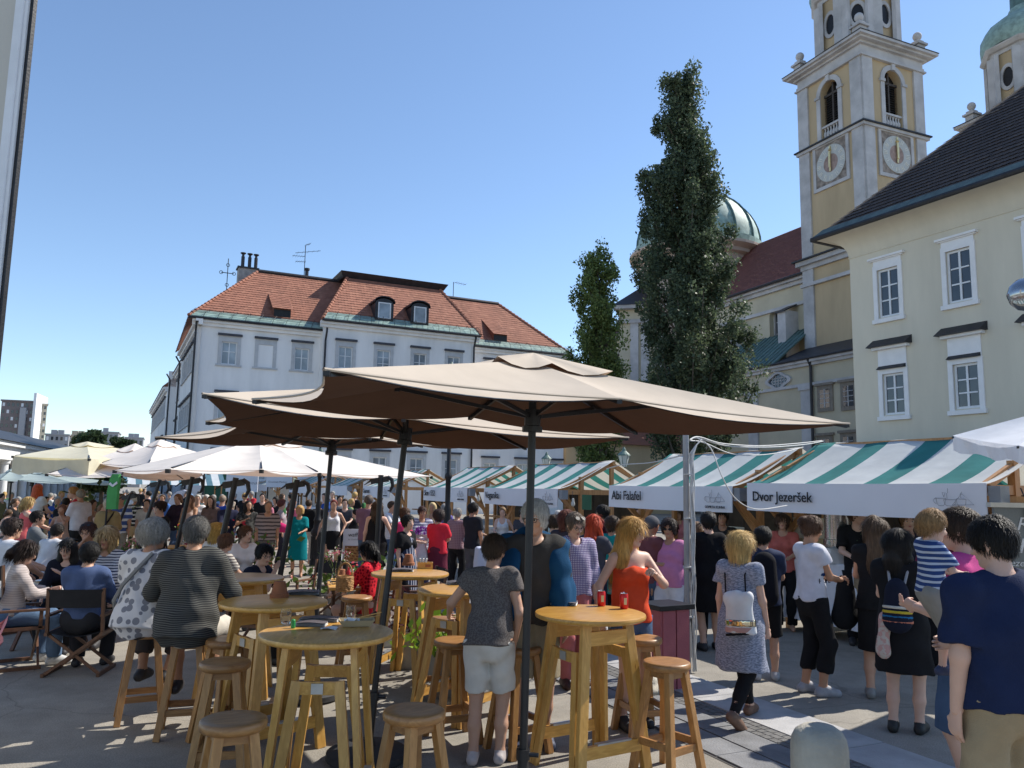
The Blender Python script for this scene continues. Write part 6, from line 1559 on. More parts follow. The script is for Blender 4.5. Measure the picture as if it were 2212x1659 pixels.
# bread basket, beer glasses on left tables
for u, v, lab in ((150, 1180, 'wicker bread basket on the left plank table'),):
    p = atz(u, v, .74); mb = MB(); mb.lathe([(.1, 0), (.13, .08), (.14, .085), (.12, .07), (.09, .01)], p, 18, caps=False); o = mb.build('bread_basket', WIC, smooth=True); tag(o, lab, 'basket')
BEER = pm('amber_beer', (.5, .22, .03), .1, .1, 5, 0)
for u, v, lab in ((420, 1175, 'wine glass with amber drink on the flower table'), (548, 1196, 'glass of beer by the woman in white tee')):
    p = atz(u, v, .74); e = empty('wine_glass', p, 0, lab, 'glass'); mb = MB(); mb.lathe([(.035, 0), (.034, .004), (.005, .008), (.005, .09), (.03, .12), (.04, .16), (.033, .21), (.032, .21), (.038, .16), (.028, .122), (.0, .1)], n=18, caps=False); mb.build('bowl', GLS, e, local=True, smooth=True)
    mb = MB(); mb.lathe([(.0, .101), (.027, .122), (.037, .158), (.0, .159)], n=18, caps=False); mb.build('drink', BEER, e, local=True, smooth=True)
PLATE = pm('white_plate', (.62, .62, .6), .25, .04, 5, 0)
for u, v, kd, lab in ((95, 1256, 0, 'white plate on the left front plank table'), (150, 1252, 1, 'brown glass bottle on the left front plank table'), (65, 1174, 1, 'brown bottle on the plank table behind the bald man'), (185, 1186, 0, 'white plate near the bread basket'), (512, 1199, 0, 'white saucer on the sunlit plank table'), (385, 1172, 1, 'dark bottle beside the red and yellow flowers'), (805, 1255, 0, 'white plate right of the wicker basket'), (470, 1237, 0, 'white plate on the bar table before the sweater man')):
    p = atz(u, v, 1.1 if 'bar table' in lab else .74); mb = MB()
    if kd: mb.lathe([(.032, 0), (.034, .01), (.034, .13), (.014, .18), (.013, .24), (.015, .245)], p, 16)
    else: mb.lathe([(.05, 0), (.06, .004), (.1, .014), (.098, .017), (.06, .008), (.0, .007)], p, 24, caps=False)
    o = mb.build('bottle' if kd else 'plate', pm('brown_glass', (.06, .025, .01), .12) if kd else PLATE, smooth=True); tag(o, lab, 'bottle' if kd else 'plate')
# steel urn and boxes on the nearest stalls
def stall_pt(Wm, x, y, z): return Wm @ V((x, y, z))
STEEL = pm('urn_steel', (.5, .5, .5), .22, .1, 2, .05, 4, metal=.9)
p = stall_pt(W1, 1.05, .55, 1.12); e = empty('steel_urn', p, 0, 'tall polished steel urn on the counter of the nearest stall', 'urn')
mb = MB(); mb.lathe([(.2, 0), (.21, .02), (.21, .12), (.195, .13), (.195, .6), (.2, .61), (.2, .63), (.0, .64)], n=32, caps=False); mb.build('drum', STEEL, e, local=True, smooth=True)
mb = MB(); mb.box((.0, 0, -.1), (.42, .42, .2)); mb.build('riser_box', PAPER, e, local=True)
mb = MB(); mb.tube([(.195, -.02, .3), (.25, -.03, .3), (.26, -.03, .26)], .012, 6); mb.build('tap', ALU, e, local=True)
for k, (Wm, x, y, z, s_, m, lab) in enumerate(((W1, .25, .8, .92, (.4, .35, .42), KRAFT, 'brown cardboard box stacked at the left of the nearest stall'), (W1, .3, .75, 1.345, (.34, .3, .3), pm('pale_card', (.55, .5, .4), .8), 'pale cardboard box on top of the brown box'),
                                             (W2, 2.9, .7, .92, (.4, .4, .35), pm('pale_card', (.55, .5, .4), .8), 'pale box on the Abi Falafel counter'), (W2, 2.3, .8, .92, (.36, .36, .5), PAPER, 'white box on the Abi Falafel counter'),
                                             (W1, 2.2, .5, .92, (.3, .3, .2), PAPER, 'white crate of plant pots on the nearest counter'))):
    p = stall_pt(Wm, x, y, z); mb = MB(); mb.box((p.x, p.y, z + s_[2] / 2), s_, Matrix.Rotation(st_rz + .1, 3, 'Z')); o = mb.build('box', m, bevel=.006); tag(o, lab, 'box')
p = stall_pt(W1, 1.75, .5, .92); e = empty('rosemary_pot', p, 0, 'white pot of rosemary on the counter of the nearest stall', 'plant'); mb = MB(); mb.lathe([(.07, 0), (.09, .14), (.085, .14), (.07, .02)], n=16, caps=False); mb.build('pot', PAPER, e, local=True)
rg = np.random.default_rng(3); q = rg.normal(size=(500, 3)) * np.array([.1, .1, .13]) + np.array([p.x, p.y, p.z + .28]); leaves('foliage', q, .02, LEAF3, e, 1)
p = stall_pt(W1, 2.0, .33, .5); mb = MB(); P_ = [[stall_pt(W1, 1.5 + 1.1 * i / 6, .30 - .012 * math.sin(i * 2), z + (-.06 * i / 6 if z < .9 else 0)) for i in range(7)] for z in (.94, .7, .55)]; mb.grid(P_); o = mb.build('burlap_runner', pm('burlap', (.28, .21, .13), .95, .2, 30, .4, 80)); tag(o, 'brown burlap runner hanging over the white counter cloth', 'cloth')
p = stall_pt(W3, L3 + .45, .3, 1.75); mb = MB(); mb.box((p.x, p.y, p.z), (.2, .02, .32), Matrix.Rotation(-.3, 3, 'Z')); o = mb.build('green_poster', GREEN_P); tag(o, 'green poster hanging between Veganika and Abi Falafel stalls', 'poster')
p = at(818, 1168, 14); p = at(1048, 1180, 13.5)
mb = MB(); c0 = at(1064, 1150, 13.8); mb.grid([[V((c0.x + (.27 + .012 * k_ + .02 * k_ * math.sin(a_ * 7)) * math.cos(a_), c0.y + (.27 + .012 * k_ + .02 * k_ * math.sin(a_ * 7)) * math.sin(a_), z_)) for a_ in np.linspace(0, 6.2832, 57)[:-1]] for k_, z_ in enumerate((1.02, 1.0, .6, .05))], closed=True); mb.add([V((c0.x + .27 * math.cos(a_), c0.y + .27 * math.sin(a_), 1.02)) for a_ in np.linspace(0, 6.2832, 25)[:-1]], [tuple(range(24))]); o = mb.build('cloth_pedestal', pm('pale_blue_cloth', (.5, .53, .66), .85, .05, 3, .3, 8), smooth=True); tag(o, 'pedestal under a pale blue white cloth by the black tee man', 'table')
# ================================================================== people: bodies and clothes grown as smooth implicit surfaces
A3 = lambda *q: np.array(q, dtype=np.float64)
def field(prims, h, subs=(), cuts=(), wr=0, seed=0):
    lo = np.min([np.minimum(p[0], p[1]) - max(p[2], p[3]) for p in prims], axis=0) - 3 * h
    hi = np.max([np.maximum(p[0], p[1]) + max(p[2], p[3]) for p in prims], axis=0) + 3 * h
    n = np.ceil((hi - lo) / h).astype(int) + 1
    ax = [(lo[i] + h * np.arange(n[i])).astype(np.float32) for i in range(3)]
    D = np.full(n, .3, np.float32)
    def prim_d(p, pad):
        a, b, ra, rb, k, nn, cap, sm = p
        r = max(ra, rb) + pad
        i0 = np.maximum(np.floor((np.minimum(a, b) - r - lo) / h).astype(int), 0); i1 = np.minimum(np.ceil((np.maximum(a, b) + r - lo) / h).astype(int) + 1, n)
        if (i1 <= i0).any(): return None, None
        sl = tuple(slice(x, y) for x, y in zip(i0, i1))
        x = ax[0][sl[0]][:, None, None] - a[0]; y = ax[1][sl[1]][None, :, None] - a[1]; z = ax[2][sl[2]][None, None, :] - a[2]
        ba = b - a; L2 = float(ba @ ba)
        if L2 > 1e-9:
            t = (x * ba[0] + y * ba[1] + z * ba[2]) / L2; tc = np.clip(t, 0, 1)
            x = x - tc * ba[0]; y = y - tc * ba[1]; z = z - tc * ba[2]
        else: tc = 0.; t = None
        if k != 1:
            c = (x * nn[0] + y * nn[1] + z * nn[2]) * (k - 1); x = x + c * nn[0]; y = y + c * nn[1]; z = z + c * nn[2]
        d = np.sqrt(x * x + y * y + z * z) - (ra + (rb - ra) * tc)
        if cap and t is not None:
            L = math.sqrt(L2); d = np.maximum(d, (t - 1) * L)
            if cap == 2: d = np.maximum(d, -t * L)
        return sl, d
    for p in prims:
        sl, d = prim_d(p, p[7] + 3 * h)
        if sl is None: continue
        k = p[7]; E = D[sl]
        if k > 0:
            hh = np.clip(.5 + .5 * (E - d) / k, 0, 1); D[sl] = E + (d - E) * hh - k * hh * (1 - hh)
        else: D[sl] = np.minimum(E, d)
    for p in subs:
        sl, d = prim_d(p, p[7] + 3 * h)
        if sl is None: continue
        k = max(p[7], 1e-4); E = D[sl]; d = -d; hh = np.clip(.5 - .5 * (E - d) / k, 0, 1); D[sl] = E + (d - E) * hh + k * hh * (1 - hh)
    X, Y, Z = ax[0][:, None, None], ax[1][None, :, None], ax[2][None, None, :]
    for q, nn in cuts:
        D = np.maximum(D, (X - q[0]) * nn[0] + (Y - q[1]) * nn[1] + (Z - q[2]) * nn[2])
    if wr:
        rs = np.random.default_rng(seed); f = 0
        for _ in range(4):
            v = rs.normal(size=3); v /= np.linalg.norm(v); w = rs.uniform(22, 55)
            v = v * w * np.array([1, 1, .55]); f = f + np.sin(X * v[0] + Y * v[1] + Z * v[2] + rs.uniform(0, 6) + 1.5 * np.sin(Z * 9 + X * 7 + rs.uniform(0, 6)))
        D = D + wr * (f * .5 - .75)
    return D, lo
def surfnet(D, lo, h):
    S_ = D < 0
    c = np.zeros(tuple(q - 1 for q in D.shape), np.int8)
    for i in (0, 1):
        for j in (0, 1):
            for k in (0, 1):
                c += S_[i:i + c.shape[0], j:j + c.shape[1], k:k + c.shape[2]]
    act = np.argwhere((c > 0) & (c < 8))
    if len(act) == 0: return np.zeros((0, 3)), np.zeros((0, 4), int)
    pos = np.zeros((len(act), 3)); cnt = np.zeros(len(act)); vals = {}
    for i in (0, 1):
        for j in (0, 1):
            for k in (0, 1): vals[i, j, k] = D[act[:, 0] + i, act[:, 1] + j, act[:, 2] + k]
    for a in vals:
        for d in range(3):
            if a[d]: continue
            b = list(a); b[d] = 1; b = tuple(b); da, db = vals[a], vals[b]; m = (da < 0) != (db < 0)
            if not m.any(): continue
            t = da[m] / (da[m] - db[m]); q = np.tile(np.array(a, float), (m.sum(), 1)); q[:, d] += t; pos[m] += q; cnt[m] += 1
    Vt = (act + pos / cnt[:, None]) * h + lo
    idx = np.full(c.shape, -1, np.int32); idx[act[:, 0], act[:, 1], act[:, 2]] = np.arange(len(act))
    F_ = []
    for d in range(3):
        s0 = [slice(None)] * 3; s1 = [slice(None)] * 3; s0[d] = slice(0, -1); s1[d] = slice(1, None)
        A, B = S_[tuple(s0)], S_[tuple(s1)]; e = np.argwhere(A != B)
        o1, o2 = [x for x in range(3) if x != d]
        e = e[(e[:, o1] > 0) & (e[:, o2] > 0) & (e[:, o1] < c.shape[o1]) & (e[:, o2] < c.shape[o2]) & (e[:, d] < c.shape[d])]
        if not len(e): continue
        g = lambda x, y: idx[tuple((e[:, q] - (x if q == o1 else y if q == o2 else 0)) for q in range(3))]
        qd = np.stack([g(1, 1), g(0, 1), g(0, 0), g(1, 0)], 1); fl = A[tuple(e.T)] ^ (d == 1)
        qd[~fl] = qd[~fl][:, ::-1]; F_.append(qd[(qd >= 0).all(1)])
    return Vt, np.concatenate(F_)
def np_mesh(name, Vt, Fq, mats, parent, mi=None, smooth=True):
    me = bpy.data.meshes.new(name); n = len(Fq)
    me.vertices.add(len(Vt)); me.vertices.foreach_set('co', np.asarray(Vt, np.float32).ravel())
    me.loops.add(4 * n); me.loops.foreach_set('vertex_index', np.asarray(Fq, np.int32).ravel()); me.polygons.add(n)
    me.polygons.foreach_set('loop_start', np.arange(0, 4 * n, 4, dtype=np.int32)); me.update()
    for m in (mats if isinstance(mats, (list, tuple)) else [mats]): me.materials.append(m)
    if mi is not None: me.polygons.foreach_set('material_index', np.asarray(mi, np.int32))
    if smooth: me.polygons.foreach_set('use_smooth', np.ones(n, bool))
    o = bpy.data.objects.new(name, me); COL.objects.link(o)
    if parent is not None: o.parent = parent; ROOT[o.name] = ROOT[parent.name]
    return o
YN = A3(0, 1, 0)
def pr(a, b, ra, rb=None, k=1, n=YN, cap=0, sm=.03):
    return (np.asarray(a, float), np.asarray(b, float), ra, ra if rb is None else rb, k, n, cap, sm)
def blob(name, prims, h, m, parent, **kw):
    V_, F_ = surfnet(*(lambda d: (d[0], d[1], h))(field(prims, h, **kw)))
    if len(F_) == 0: return None
    return np_mesh(name, V_, F_, m, parent)
def ik(a, t, l1, l2, pole):
    d = t - a; L = np.linalg.norm(d); mx = (l1 + l2) * .995
    if L > mx: t = a + d / L * mx; d = t - a; L = mx
    x = (l1 * l1 - l2 * l2 + L * L) / (2 * L); hh = math.sqrt(max(0, l1 * l1 - x * x)); dn = d / L
    p = pole - dn * (pole @ dn); p = p / (np.linalg.norm(p) + 1e-9)
    return a + dn * x + p * hh, t

def skinmat(c):
    nm = 'skin_%02d%02d%02d' % tuple(int(x * 99) for x in c)
    if nm in MATS: return MATS[nm]
    m = pm(nm, c, .5, .07, 9, .06, 90, spec=.35); b = m.node_tree.nodes['Principled BSDF']; b.inputs['Subsurface Weight'].default_value = .08; b.inputs['Subsurface Radius'].default_value = (.02, .008, .004)
    return m
def hairmat(c):
    nm = 'hair_%02d%02d%02d' % tuple(int(x * 99) for x in c)
    if nm in MATS: return MATS[nm]
    m = bpy.data.materials.new(nm); t, n, l, b = nodes(m)
    tc = n.new('ShaderNodeTexCoord'); mp = n.new('ShaderNodeMapping'); mp.inputs['Scale'].default_value = (70, 70, 6)
    l.new(tc.outputs['Object'], mp.inputs[0]); nz = n.new('ShaderNodeTexNoise'); nz.inputs['Scale'].default_value = 1.2; nz.inputs['Detail'].default_value = 4; nz.inputs['Distortion'].default_value = .6; l.new(mp.outputs[0], nz.inputs[0])
    r = ramp(n, [(.25, tuple(x * .45 for x in c)), (.55, c), (.8, tuple(min(1, x * 1.5) for x in c))]); l.new(nz.outputs[0], r.inputs[0]); l.new(r.outputs[0], b.inputs['Base Color'])
    b.inputs['Roughness'].default_value = .6; b.inputs['Specular IOR Level'].default_value = .25
    bp = n.new('ShaderNodeBump'); bp.inputs['Strength'].default_value = .6; bp.inputs['Distance'].default_value = .008; l.new(nz.outputs[0], bp.inputs['Height']); l.new(bp.outputs[0], b.inputs['Normal'])
    MATS[nm] = m; return m
def clothmat(spec):
    """spec: (r,g,b) or (r,g,b, pattern, (r2,g2,b2), scale): pattern stripeh, stripev, dots, check, specks"""
    key = 'cloth_' + '_'.join(str(x) for x in spec).replace(' ', '').replace('(', '').replace(')', '').replace(',', '.')
    if key in MATS: return MATS[key]
    c = spec[:3]
    if len(spec) == 3:
        m = pm(key, c, .88, .1, 9, .25, 160, spec=.15); return m
    m = bpy.data.materials.new(key[:60]); t, n, l, b = nodes(m); pat, c2, sc = spec[3:6]
    tc = n.new('ShaderNodeTexCoord'); fac = None
    if pat in ('stripeh', 'stripev', 'check'):
        sx = n.new('ShaderNodeSeparateXYZ')
        if pat == 'check' or pat == 'stripev': src = tc.outputs['Object']
        else:
            wn = n.new('ShaderNodeTexNoise'); wn.inputs['Scale'].default_value = 5; l.new(tc.outputs['Object'], wn.inputs[0])
            ad = n.new('ShaderNodeVectorMath'); ad.operation = 'MULTIPLY_ADD'; ad.inputs[1].default_value = (.03, .03, .03); l.new(wn.outputs[1], ad.inputs[0]); l.new(tc.outputs['Object'], ad.inputs[2]); src = ad.outputs[0]
        l.new(src, sx.inputs[0])
        def st(i, sh):
            a = n.new('ShaderNodeMath'); a.operation = 'MULTIPLY_ADD'; a.inputs[1].default_value = sc; a.inputs[2].default_value = 50; l.new(sx.outputs[i], a.inputs[0])
            f_ = n.new('ShaderNodeMath'); f_.operation = 'FRACT'; l.new(a.outputs[0], f_.inputs[0]); q = n.new('ShaderNodeMath'); q.operation = 'LESS_THAN'; q.inputs[1].default_value = sh; l.new(f_.outputs[0], q.inputs[0]); return q.outputs[0]
        if pat == 'stripeh': fac = st(2, .4)
        elif pat == 'stripev': fac = st(0, .25)
        else:
            mx_ = n.new('ShaderNodeMath'); mx_.operation = 'MAXIMUM'; l.new(st(2, .42), mx_.inputs[0]); l.new(st(0, .42), mx_.inputs[1]); fac = mx_.outputs[0]
    elif pat == 'dots':
        vo = n.new('ShaderNodeTexVoronoi'); vo.inputs['Scale'].default_value = sc; vo.inputs['Randomness'].default_value = .6; l.new(tc.outputs['Object'], vo.inputs[0]); q = n.new('ShaderNodeMath'); q.operation = 'LESS_THAN'; q.inputs[1].default_value = .40; l.new(vo.outputs['Distance'], q.inputs[0]); fac = q.outputs[0]
    else:
        mp = n.new('ShaderNodeMapping'); mp.inputs['Scale'].default_value = (1, 1, 4 if pat == 'melange' else 1); l.new(tc.outputs['Object'], mp.inputs[0])
        nz = n.new('ShaderNodeTexNoise'); nz.inputs['Scale'].default_value = sc; nz.inputs['Detail'].default_value = 3; l.new(mp.outputs[0], nz.inputs[0]); r = ramp(n, [(.46, (0, 0, 0)), (.54, (1, 1, 1))]); l.new(nz.outputs[0], r.inputs[0]); fac = r.outputs[0]
    mx = n.new('ShaderNodeMixRGB'); l.new(fac, mx.inputs[0]); mx.inputs[1].default_value = (*c, 1); mx.inputs[2].default_value = (*c2, 1); l.new(mx.outputs[0], b.inputs['Base Color'])
    b.inputs['Roughness'].default_value = .88; b.inputs['Specular IOR Level'].default_value = .15
    nb = n.new('ShaderNodeTexNoise'); nb.inputs['Scale'].default_value = 14; l.new(tc.outputs['Object'], nb.inputs[0]); bp = n.new('ShaderNodeBump'); bp.inputs['Strength'].default_value = .4; bp.inputs['Distance'].default_value = .01; l.new(nb.outputs[0], bp.inputs['Height']); l.new(bp.outputs[0], b.inputs['Normal'])
    MATS[key] = m; return m
SKIN = (.50, .29, .20); SKIN_P = (.58, .36, .27); SKIN_T = (.42, .225, .14)
EYE_W = pm('eye_white', (.6, .57, .55), .3, 0, 5, 0); EYE_D = pm('eye_iris', (.03, .02, .015), .2, 0, 5, 0); LIPM = pm('lips', (.38, .13, .11), .5, .05, 20, 0)
ARM = {'down': (.235, .05, .86), 'front': (.10, .36, 1.12), 'high': (.06, .30, 1.30), 'face': (.03, .17, 1.50), 'hip': (.22, .05, 1.0), 'table': (.16, .42, 1.12), 'back': (.25, -.12, .88), 'swing': (.22, .22, .90), 'side': (.34, .08, .95), 'cross': (-.08, .24, 1.18), 'lap': (.1, .34, .98), 'carry': (-.02, .27, 1.16), 'rest': (.26, .22, 1.0)}
def ball(c, r, n=8, m=6):
    mb = MB(); mb.lathe([(max(r[0] * math.sin(math.pi * i / m), 1e-4), -r[2] * math.cos(math.pi * i / m)) for i in range(m + 1)], (0, 0, 0), n, caps=False)
    return np.array(mb.v) * np.array([1, r[1] / r[0], 1]) + c, np.array(mb.f)
PEOPLE = {}
def person(key, label, u, vtop, Y, th, pose='stand', top=('tee', (.5, .5, .5)), bot=('trousers', (.05, .05, .07)), hair=('short', (.03, .02, .015)), skin=SKIN, arms=('down', 'down'), lean=0, yaw=0, nod=0, fem=0, fat=1., shoe=(.03, .03, .035), seat=None, glasses=None, extra=(), hs=1., group=None, dx=0, bust=None, vox=None, legs=None, side=0, cat='person', shoulder=1., loc=None, z0=0):
    p_top = at(u, vtop, Y)
    sit = pose in ('sit', 'stool')
    zs = seat if seat is not None else (.46 if pose == 'sit' else .78)
    s = (p_top.z - zs) / (.905 * math.cos(R(lean)) + .0) if sit else (p_top.z - z0) / (1.755 - .8 * (1 - math.cos(R(lean))) - (.03 if pose == 'walk' else 0))
    if loc is None: loc = (p_top.x, p_top.y)
    # offset so that the head (not the hips) sits on the measured column
    fw = V((math.sin(R(th)), math.cos(R(th)), 0)); hx = .72 * s * math.sin(R(lean))
    X0, Y0 = loc[0] - fw.x * hx, loc[1] - fw.y * hx
    root = empty('person', (X0, Y0, z0), -R(th), label, cat, group)
    h = vox or min(.034, max(.0095, Y * .00155)); fine = Y < 9.5; mid = Y < 17
    # ---- joints
    cl, sl_ = math.cos(R(lean)), math.sin(R(lean))
    pz = (zs + .095 * s) if sit else (.94 * s if pose != 'walk' else .925 * s)
    pz -= 0
    pel = A3(0, 0, pz)
    def T(x, y, z):      # torso point given for an upright 1.75 m person, leaning about the hips
        x, y, z = x * s, y * s, (z - .94) * s
        y, z = y * cl + z * sl_, -y * sl_ + z * cl
        x, z = x + z * math.sin(R(side)), z
        return A3(x, y, z) + pel
    TN = A3(0, cl, -sl_)
    hipw = .095 if fem else .09
    hips = [A3(i * hipw * s, 0, pz - .01 * s) for i in (-1, 1)]
    if pose == 'stand': ank = [A3(i * .1 * s, (.03 if i > 0 else -.04) * s, .085 * s) for i in (-1, 1)]
    elif pose == 'walk': ank = [A3(-.07 * s, .30 * s, .09 * s), A3(.07 * s, -.33 * s, .15 * s)]
    elif pose == 'sit': ank = [A3(i * .13 * s, (.40 + .05 * i) * s, .09 * s) for i in (-1, 1)]
    else: ank = [A3(i * .12 * s, .27 * s, .36) for i in (-1, 1)]
    if legs: ank = [A3(*q) * s for q in legs]
    knees = []
    for i in (0, 1):
        k_, ank[i] = ik(hips[i], ank[i], .435 * s, .43 * s, A3((i * 2 - 1) * (.25 if sit else .08), 1, .35 if sit else 0)); knees.append(k_)
    SW = (.158 if fem else .178) * shoulder
    sho = [T(i * SW, -.01, 1.415) for i in (-1, 1)]; elb = []; wri = []
    for i in (0, 1):
        sg = i * 2 - 1; a = arms[i]; t = ARM[a] if isinstance(a, str) else a
        tgt = T(sg * t[0], t[1], t[2]) if (lean < 12 or isinstance(a, str)) else T(sg * t[0], t[1], t[2])
        pol = A3(sg * .5, -.6, -.5) if t[2] < 1.25 else A3(sg * .7, .1, -.9)
        e_, w_ = ik(sho[i], tgt, .285 * s, .255 * s, pol); elb.append(e_); wri.append(w_)
    nb = T(0, -.015, 1.47); hc = T(0, .025, 1.632)
    # head frame
    a1, a2 = R(yaw), R(nod) + R(lean) * .35
    hy = A3(math.sin(a1) * math.cos(a2), math.cos(a1) * math.cos(a2), -math.sin(a2)); hx_ = A3(math.cos(a1), -math.sin(a1), 0); hz = np.cross(hx_, hy)
    q_ = hs * s
    Hd = lambda x, y, z: hc + (hx_ * x + hy * y + hz * z) * q_
    # ---- body
    f_ = 1 + (fat - 1) * .75
    wa = (.122 if fem else .138) * f_; hi = (.168 if fem else .155) * (.5 + .5 * f_); cw = (.138 if fem else .155) * (.6 + .4 * f_)
    tors = [pr(T(-SW + .045, -.01, 1.41), T(SW - .045, -.01, 1.41), .056 * s, sm=.05 * s),
            pr(T(0, -.005, 1.34), T(0, 0, 1.22), cw * s, (cw * .97) * s, 1.55, TN, sm=.06 * s),
            pr(T(0, 0, 1.22), T(0, .005 * f_, 1.06), wa * 1.04 * s, wa * s, 1.4 / (.55 + .45 * f_), TN, sm=.06 * s),
            pr(T(0, -.005, 1.02), T(0, -.012, .95), hi * .95 * s, hi * s, 1.42, TN, sm=.06 * s)]
    if f_ > 1.1: tors.append(pr(T(0, .05 * f_, 1.12), T(0, .05 * f_, 1.05), .11 * f_ * s, sm=.08 * s))
    if fem:
        bb = (bust or .06)
        tors += [pr(T(i * .07, .07, 1.275), T(i * .07, .075, 1.27), bb * s, sm=.04 * s) for i in (-1, 1)]
    tk = .9 if fem else 1.0
    arm_s = [[pr(sho[i], elb[i], .05 * tk * (.6 + .4 * f_) * s, .04 * tk * s, sm=.03 * s), pr(elb[i], wri[i], .041 * tk * s, .027 * tk * s, sm=.025 * s)] for i in (0, 1)]
    leg_s = [[pr(hips[i], knees[i], .085 * (.6 + .4 * f_) * s, .056 * s, sm=.05 * s), pr(knees[i], knees[i] * .45 + ank[i] * .55 + A3(0, -.012 * s, 0), .056 * s, .05 * s, sm=.03 * s), pr(knees[i] * .45 + ank[i] * .55 + A3(0, -.012 * s, 0), ank[i], .05 * s, .036 * s, sm=.03 * s)] for i in (0, 1)]
    if sit: leg_s = [[pr(hips[i] + A3(0, -.02 * s, .0), knees[i], .095 * (.6 + .4 * f_) * s, .058 * s, sm=.06 * s)] + leg_s[i][1:] for i in (0, 1)]
    feet = []
    for i in (0, 1):
        sg = i * 2 - 1; sh = knees[i] - ank[i]; a = ank[i]
        tilt = .0
        if pose == 'walk' and i == 1: tilt = .09
        hl, toe = a + A3(0, -.045, -.045 + tilt * .5) * s, a + A3(sg * .02, .15, -.055 - tilt) * s
        feet.append([pr(a, hl, .034 * s, .036 * s, sm=.02 * s), pr(hl, toe, .035 * s, .03 * s, 1.0, sm=.02 * s), pr(a, a * .4 + toe * .6, .034 * s, .03 * s, sm=.03 * s)])
    head = [pr(nb, Hd(0, -.01, -.05), .058 * s, .052 * q_, sm=.03 * s), pr(Hd(0, -.012, .036), Hd(0, -.012, .036), .088 * q_, k=1.14, n=hx_, sm=.02 * s), pr(Hd(0, -.03, .03), Hd(0, .01, .03), .082 * q_, k=1.1, n=hx_, sm=.02 * s),
            pr(Hd(0, .03, .0), Hd(0, .042, -.08), .062 * q_, .036 * q_, sm=.025 * q_), pr(Hd(-.042, .0, -.045), Hd(-.014, .06, -.09), .03 * q_, .02 * q_, sm=.02 * q_), pr(Hd(.042, .0, -.045), Hd(.014, .06, -.09), .03 * q_, .02 * q_, sm=.02 * q_)]
    if mid:
        head += [pr(Hd(0, .088, .012), Hd(0, .109, -.026), .009 * q_, .0145 * q_, sm=.012 * q_), pr(Hd(-.016, .095, -.031), Hd(.016, .095, -.031), .010 * q_, sm=.008 * q_), pr(Hd(-.034, .07, .03), Hd(.034, .07, .03), .019 * q_, sm=.015 * q_), pr(Hd(0, .074, -.088), Hd(0, .074, -.088), .021 * q_, sm=.02 * q_),
                 pr(Hd(-.018, .082, -.056), Hd(.018, .082, -.056), .012 * q_, sm=.01 * q_), pr(Hd(-.042, .06, -.02), Hd(.042, .06, -.02), .024 * q_, sm=.02 * q_)]
        head += [pr(Hd(i * .077, -.008, .01), Hd(i * .078, -.004, -.02), .026 * q_, .016 * q_, 2.0, hx_, sm=.006) for i in (-1, 1)]
    prims = tors + sum(arm_s, []) + sum(leg_s, []) + sum(feet, []) + head
    hand_p = []
    for i in (0, 1):
        sg = i * 2 - 1; d = wri[i] - elb[i]; d = d / np.linalg.norm(d); a = arms[i]
        hn = np.cross(d, A3(0, 1, 0) if abs(d[1]) < .8 else A3(0, 0, 1)); hn /= np.linalg.norm(hn)      # palm normal faces the body's side
        pw = np.cross(hn, d)
        w0 = wri[i]; pe = w0 + d * .085 * s
        L_ = [pr(w0, pe, .03 * s, .037 * s, 1.9, hn, sm=.015 * s)]
        if fine:
            curl = hn * (-sg if abs(hn[0]) > .5 else 1)
            if a in ('down', 'swing', 'back', 'hip', 'side', 'rest'): cu = .45
            else: cu = 1.1
            inn = -sg * np.sign(hn[0] if abs(hn[0]) > .2 else sg) * hn
            for q, (off, ln) in enumerate(((-.030, .062), (-.010, .074), (.011, .07), (.031, .054))):
                b0 = pe + pw * off * s * .95 - d * .005 * s; d1 = d * math.cos(cu * .5) + inn * math.sin(cu * .5); d2 = d * math.cos(cu * 1.3) + inn * math.sin(cu * 1.3)
                m1 = b0 + d1 * ln * .52 * s; L_ += [pr(b0, m1, .0098 * s, .009 * s, sm=.004), pr(m1, m1 + d2 * ln * .5 * s, .009 * s, .0072 * s, sm=.003)]
            tb = w0 + d * .025 * s; sd_ = pw * (1 if pw[1] > 0 else -1); t1 = tb + (sd_ * .8 + d * .6) * .045 * s; L_ += [pr(tb, t1, .014 * s, .011 * s, sm=.01), pr(t1, t1 + (sd_ * .25 + d + inn * .4) * .034 * s, .0105 * s, .008 * s, sm=.004)]
            hand_p.append(L_)
        else:
            prims += L_ + [pr(pe, pe + d * .06 * s, .033 * s, .026 * s, 2.2, hn, sm=.015 * s)]
    subs = [pr(Hd(i * .032, .103, .008), Hd(i * .032, .103, .008), .017 * q_, sm=.008) for i in (-1, 1)] if mid else []
    V_, F_ = surfnet(*(lambda d: (d[0], d[1], h))(field(prims, h, subs=subs))); VS, FS, MI = [V_], [F_], [np.zeros(len(F_), int)]; nV = len(V_)
    def addp(v, f, mi):
        nonlocal nV
        VS.append(v); FS.append(f + nV); MI.append(np.full(len(f), mi)); nV += len(v)
    for L_ in hand_p:
        hh = .0052; v, f = surfnet(*(lambda d: (d[0], d[1], hh))(field(L_, hh))); addp(v, f, 0)
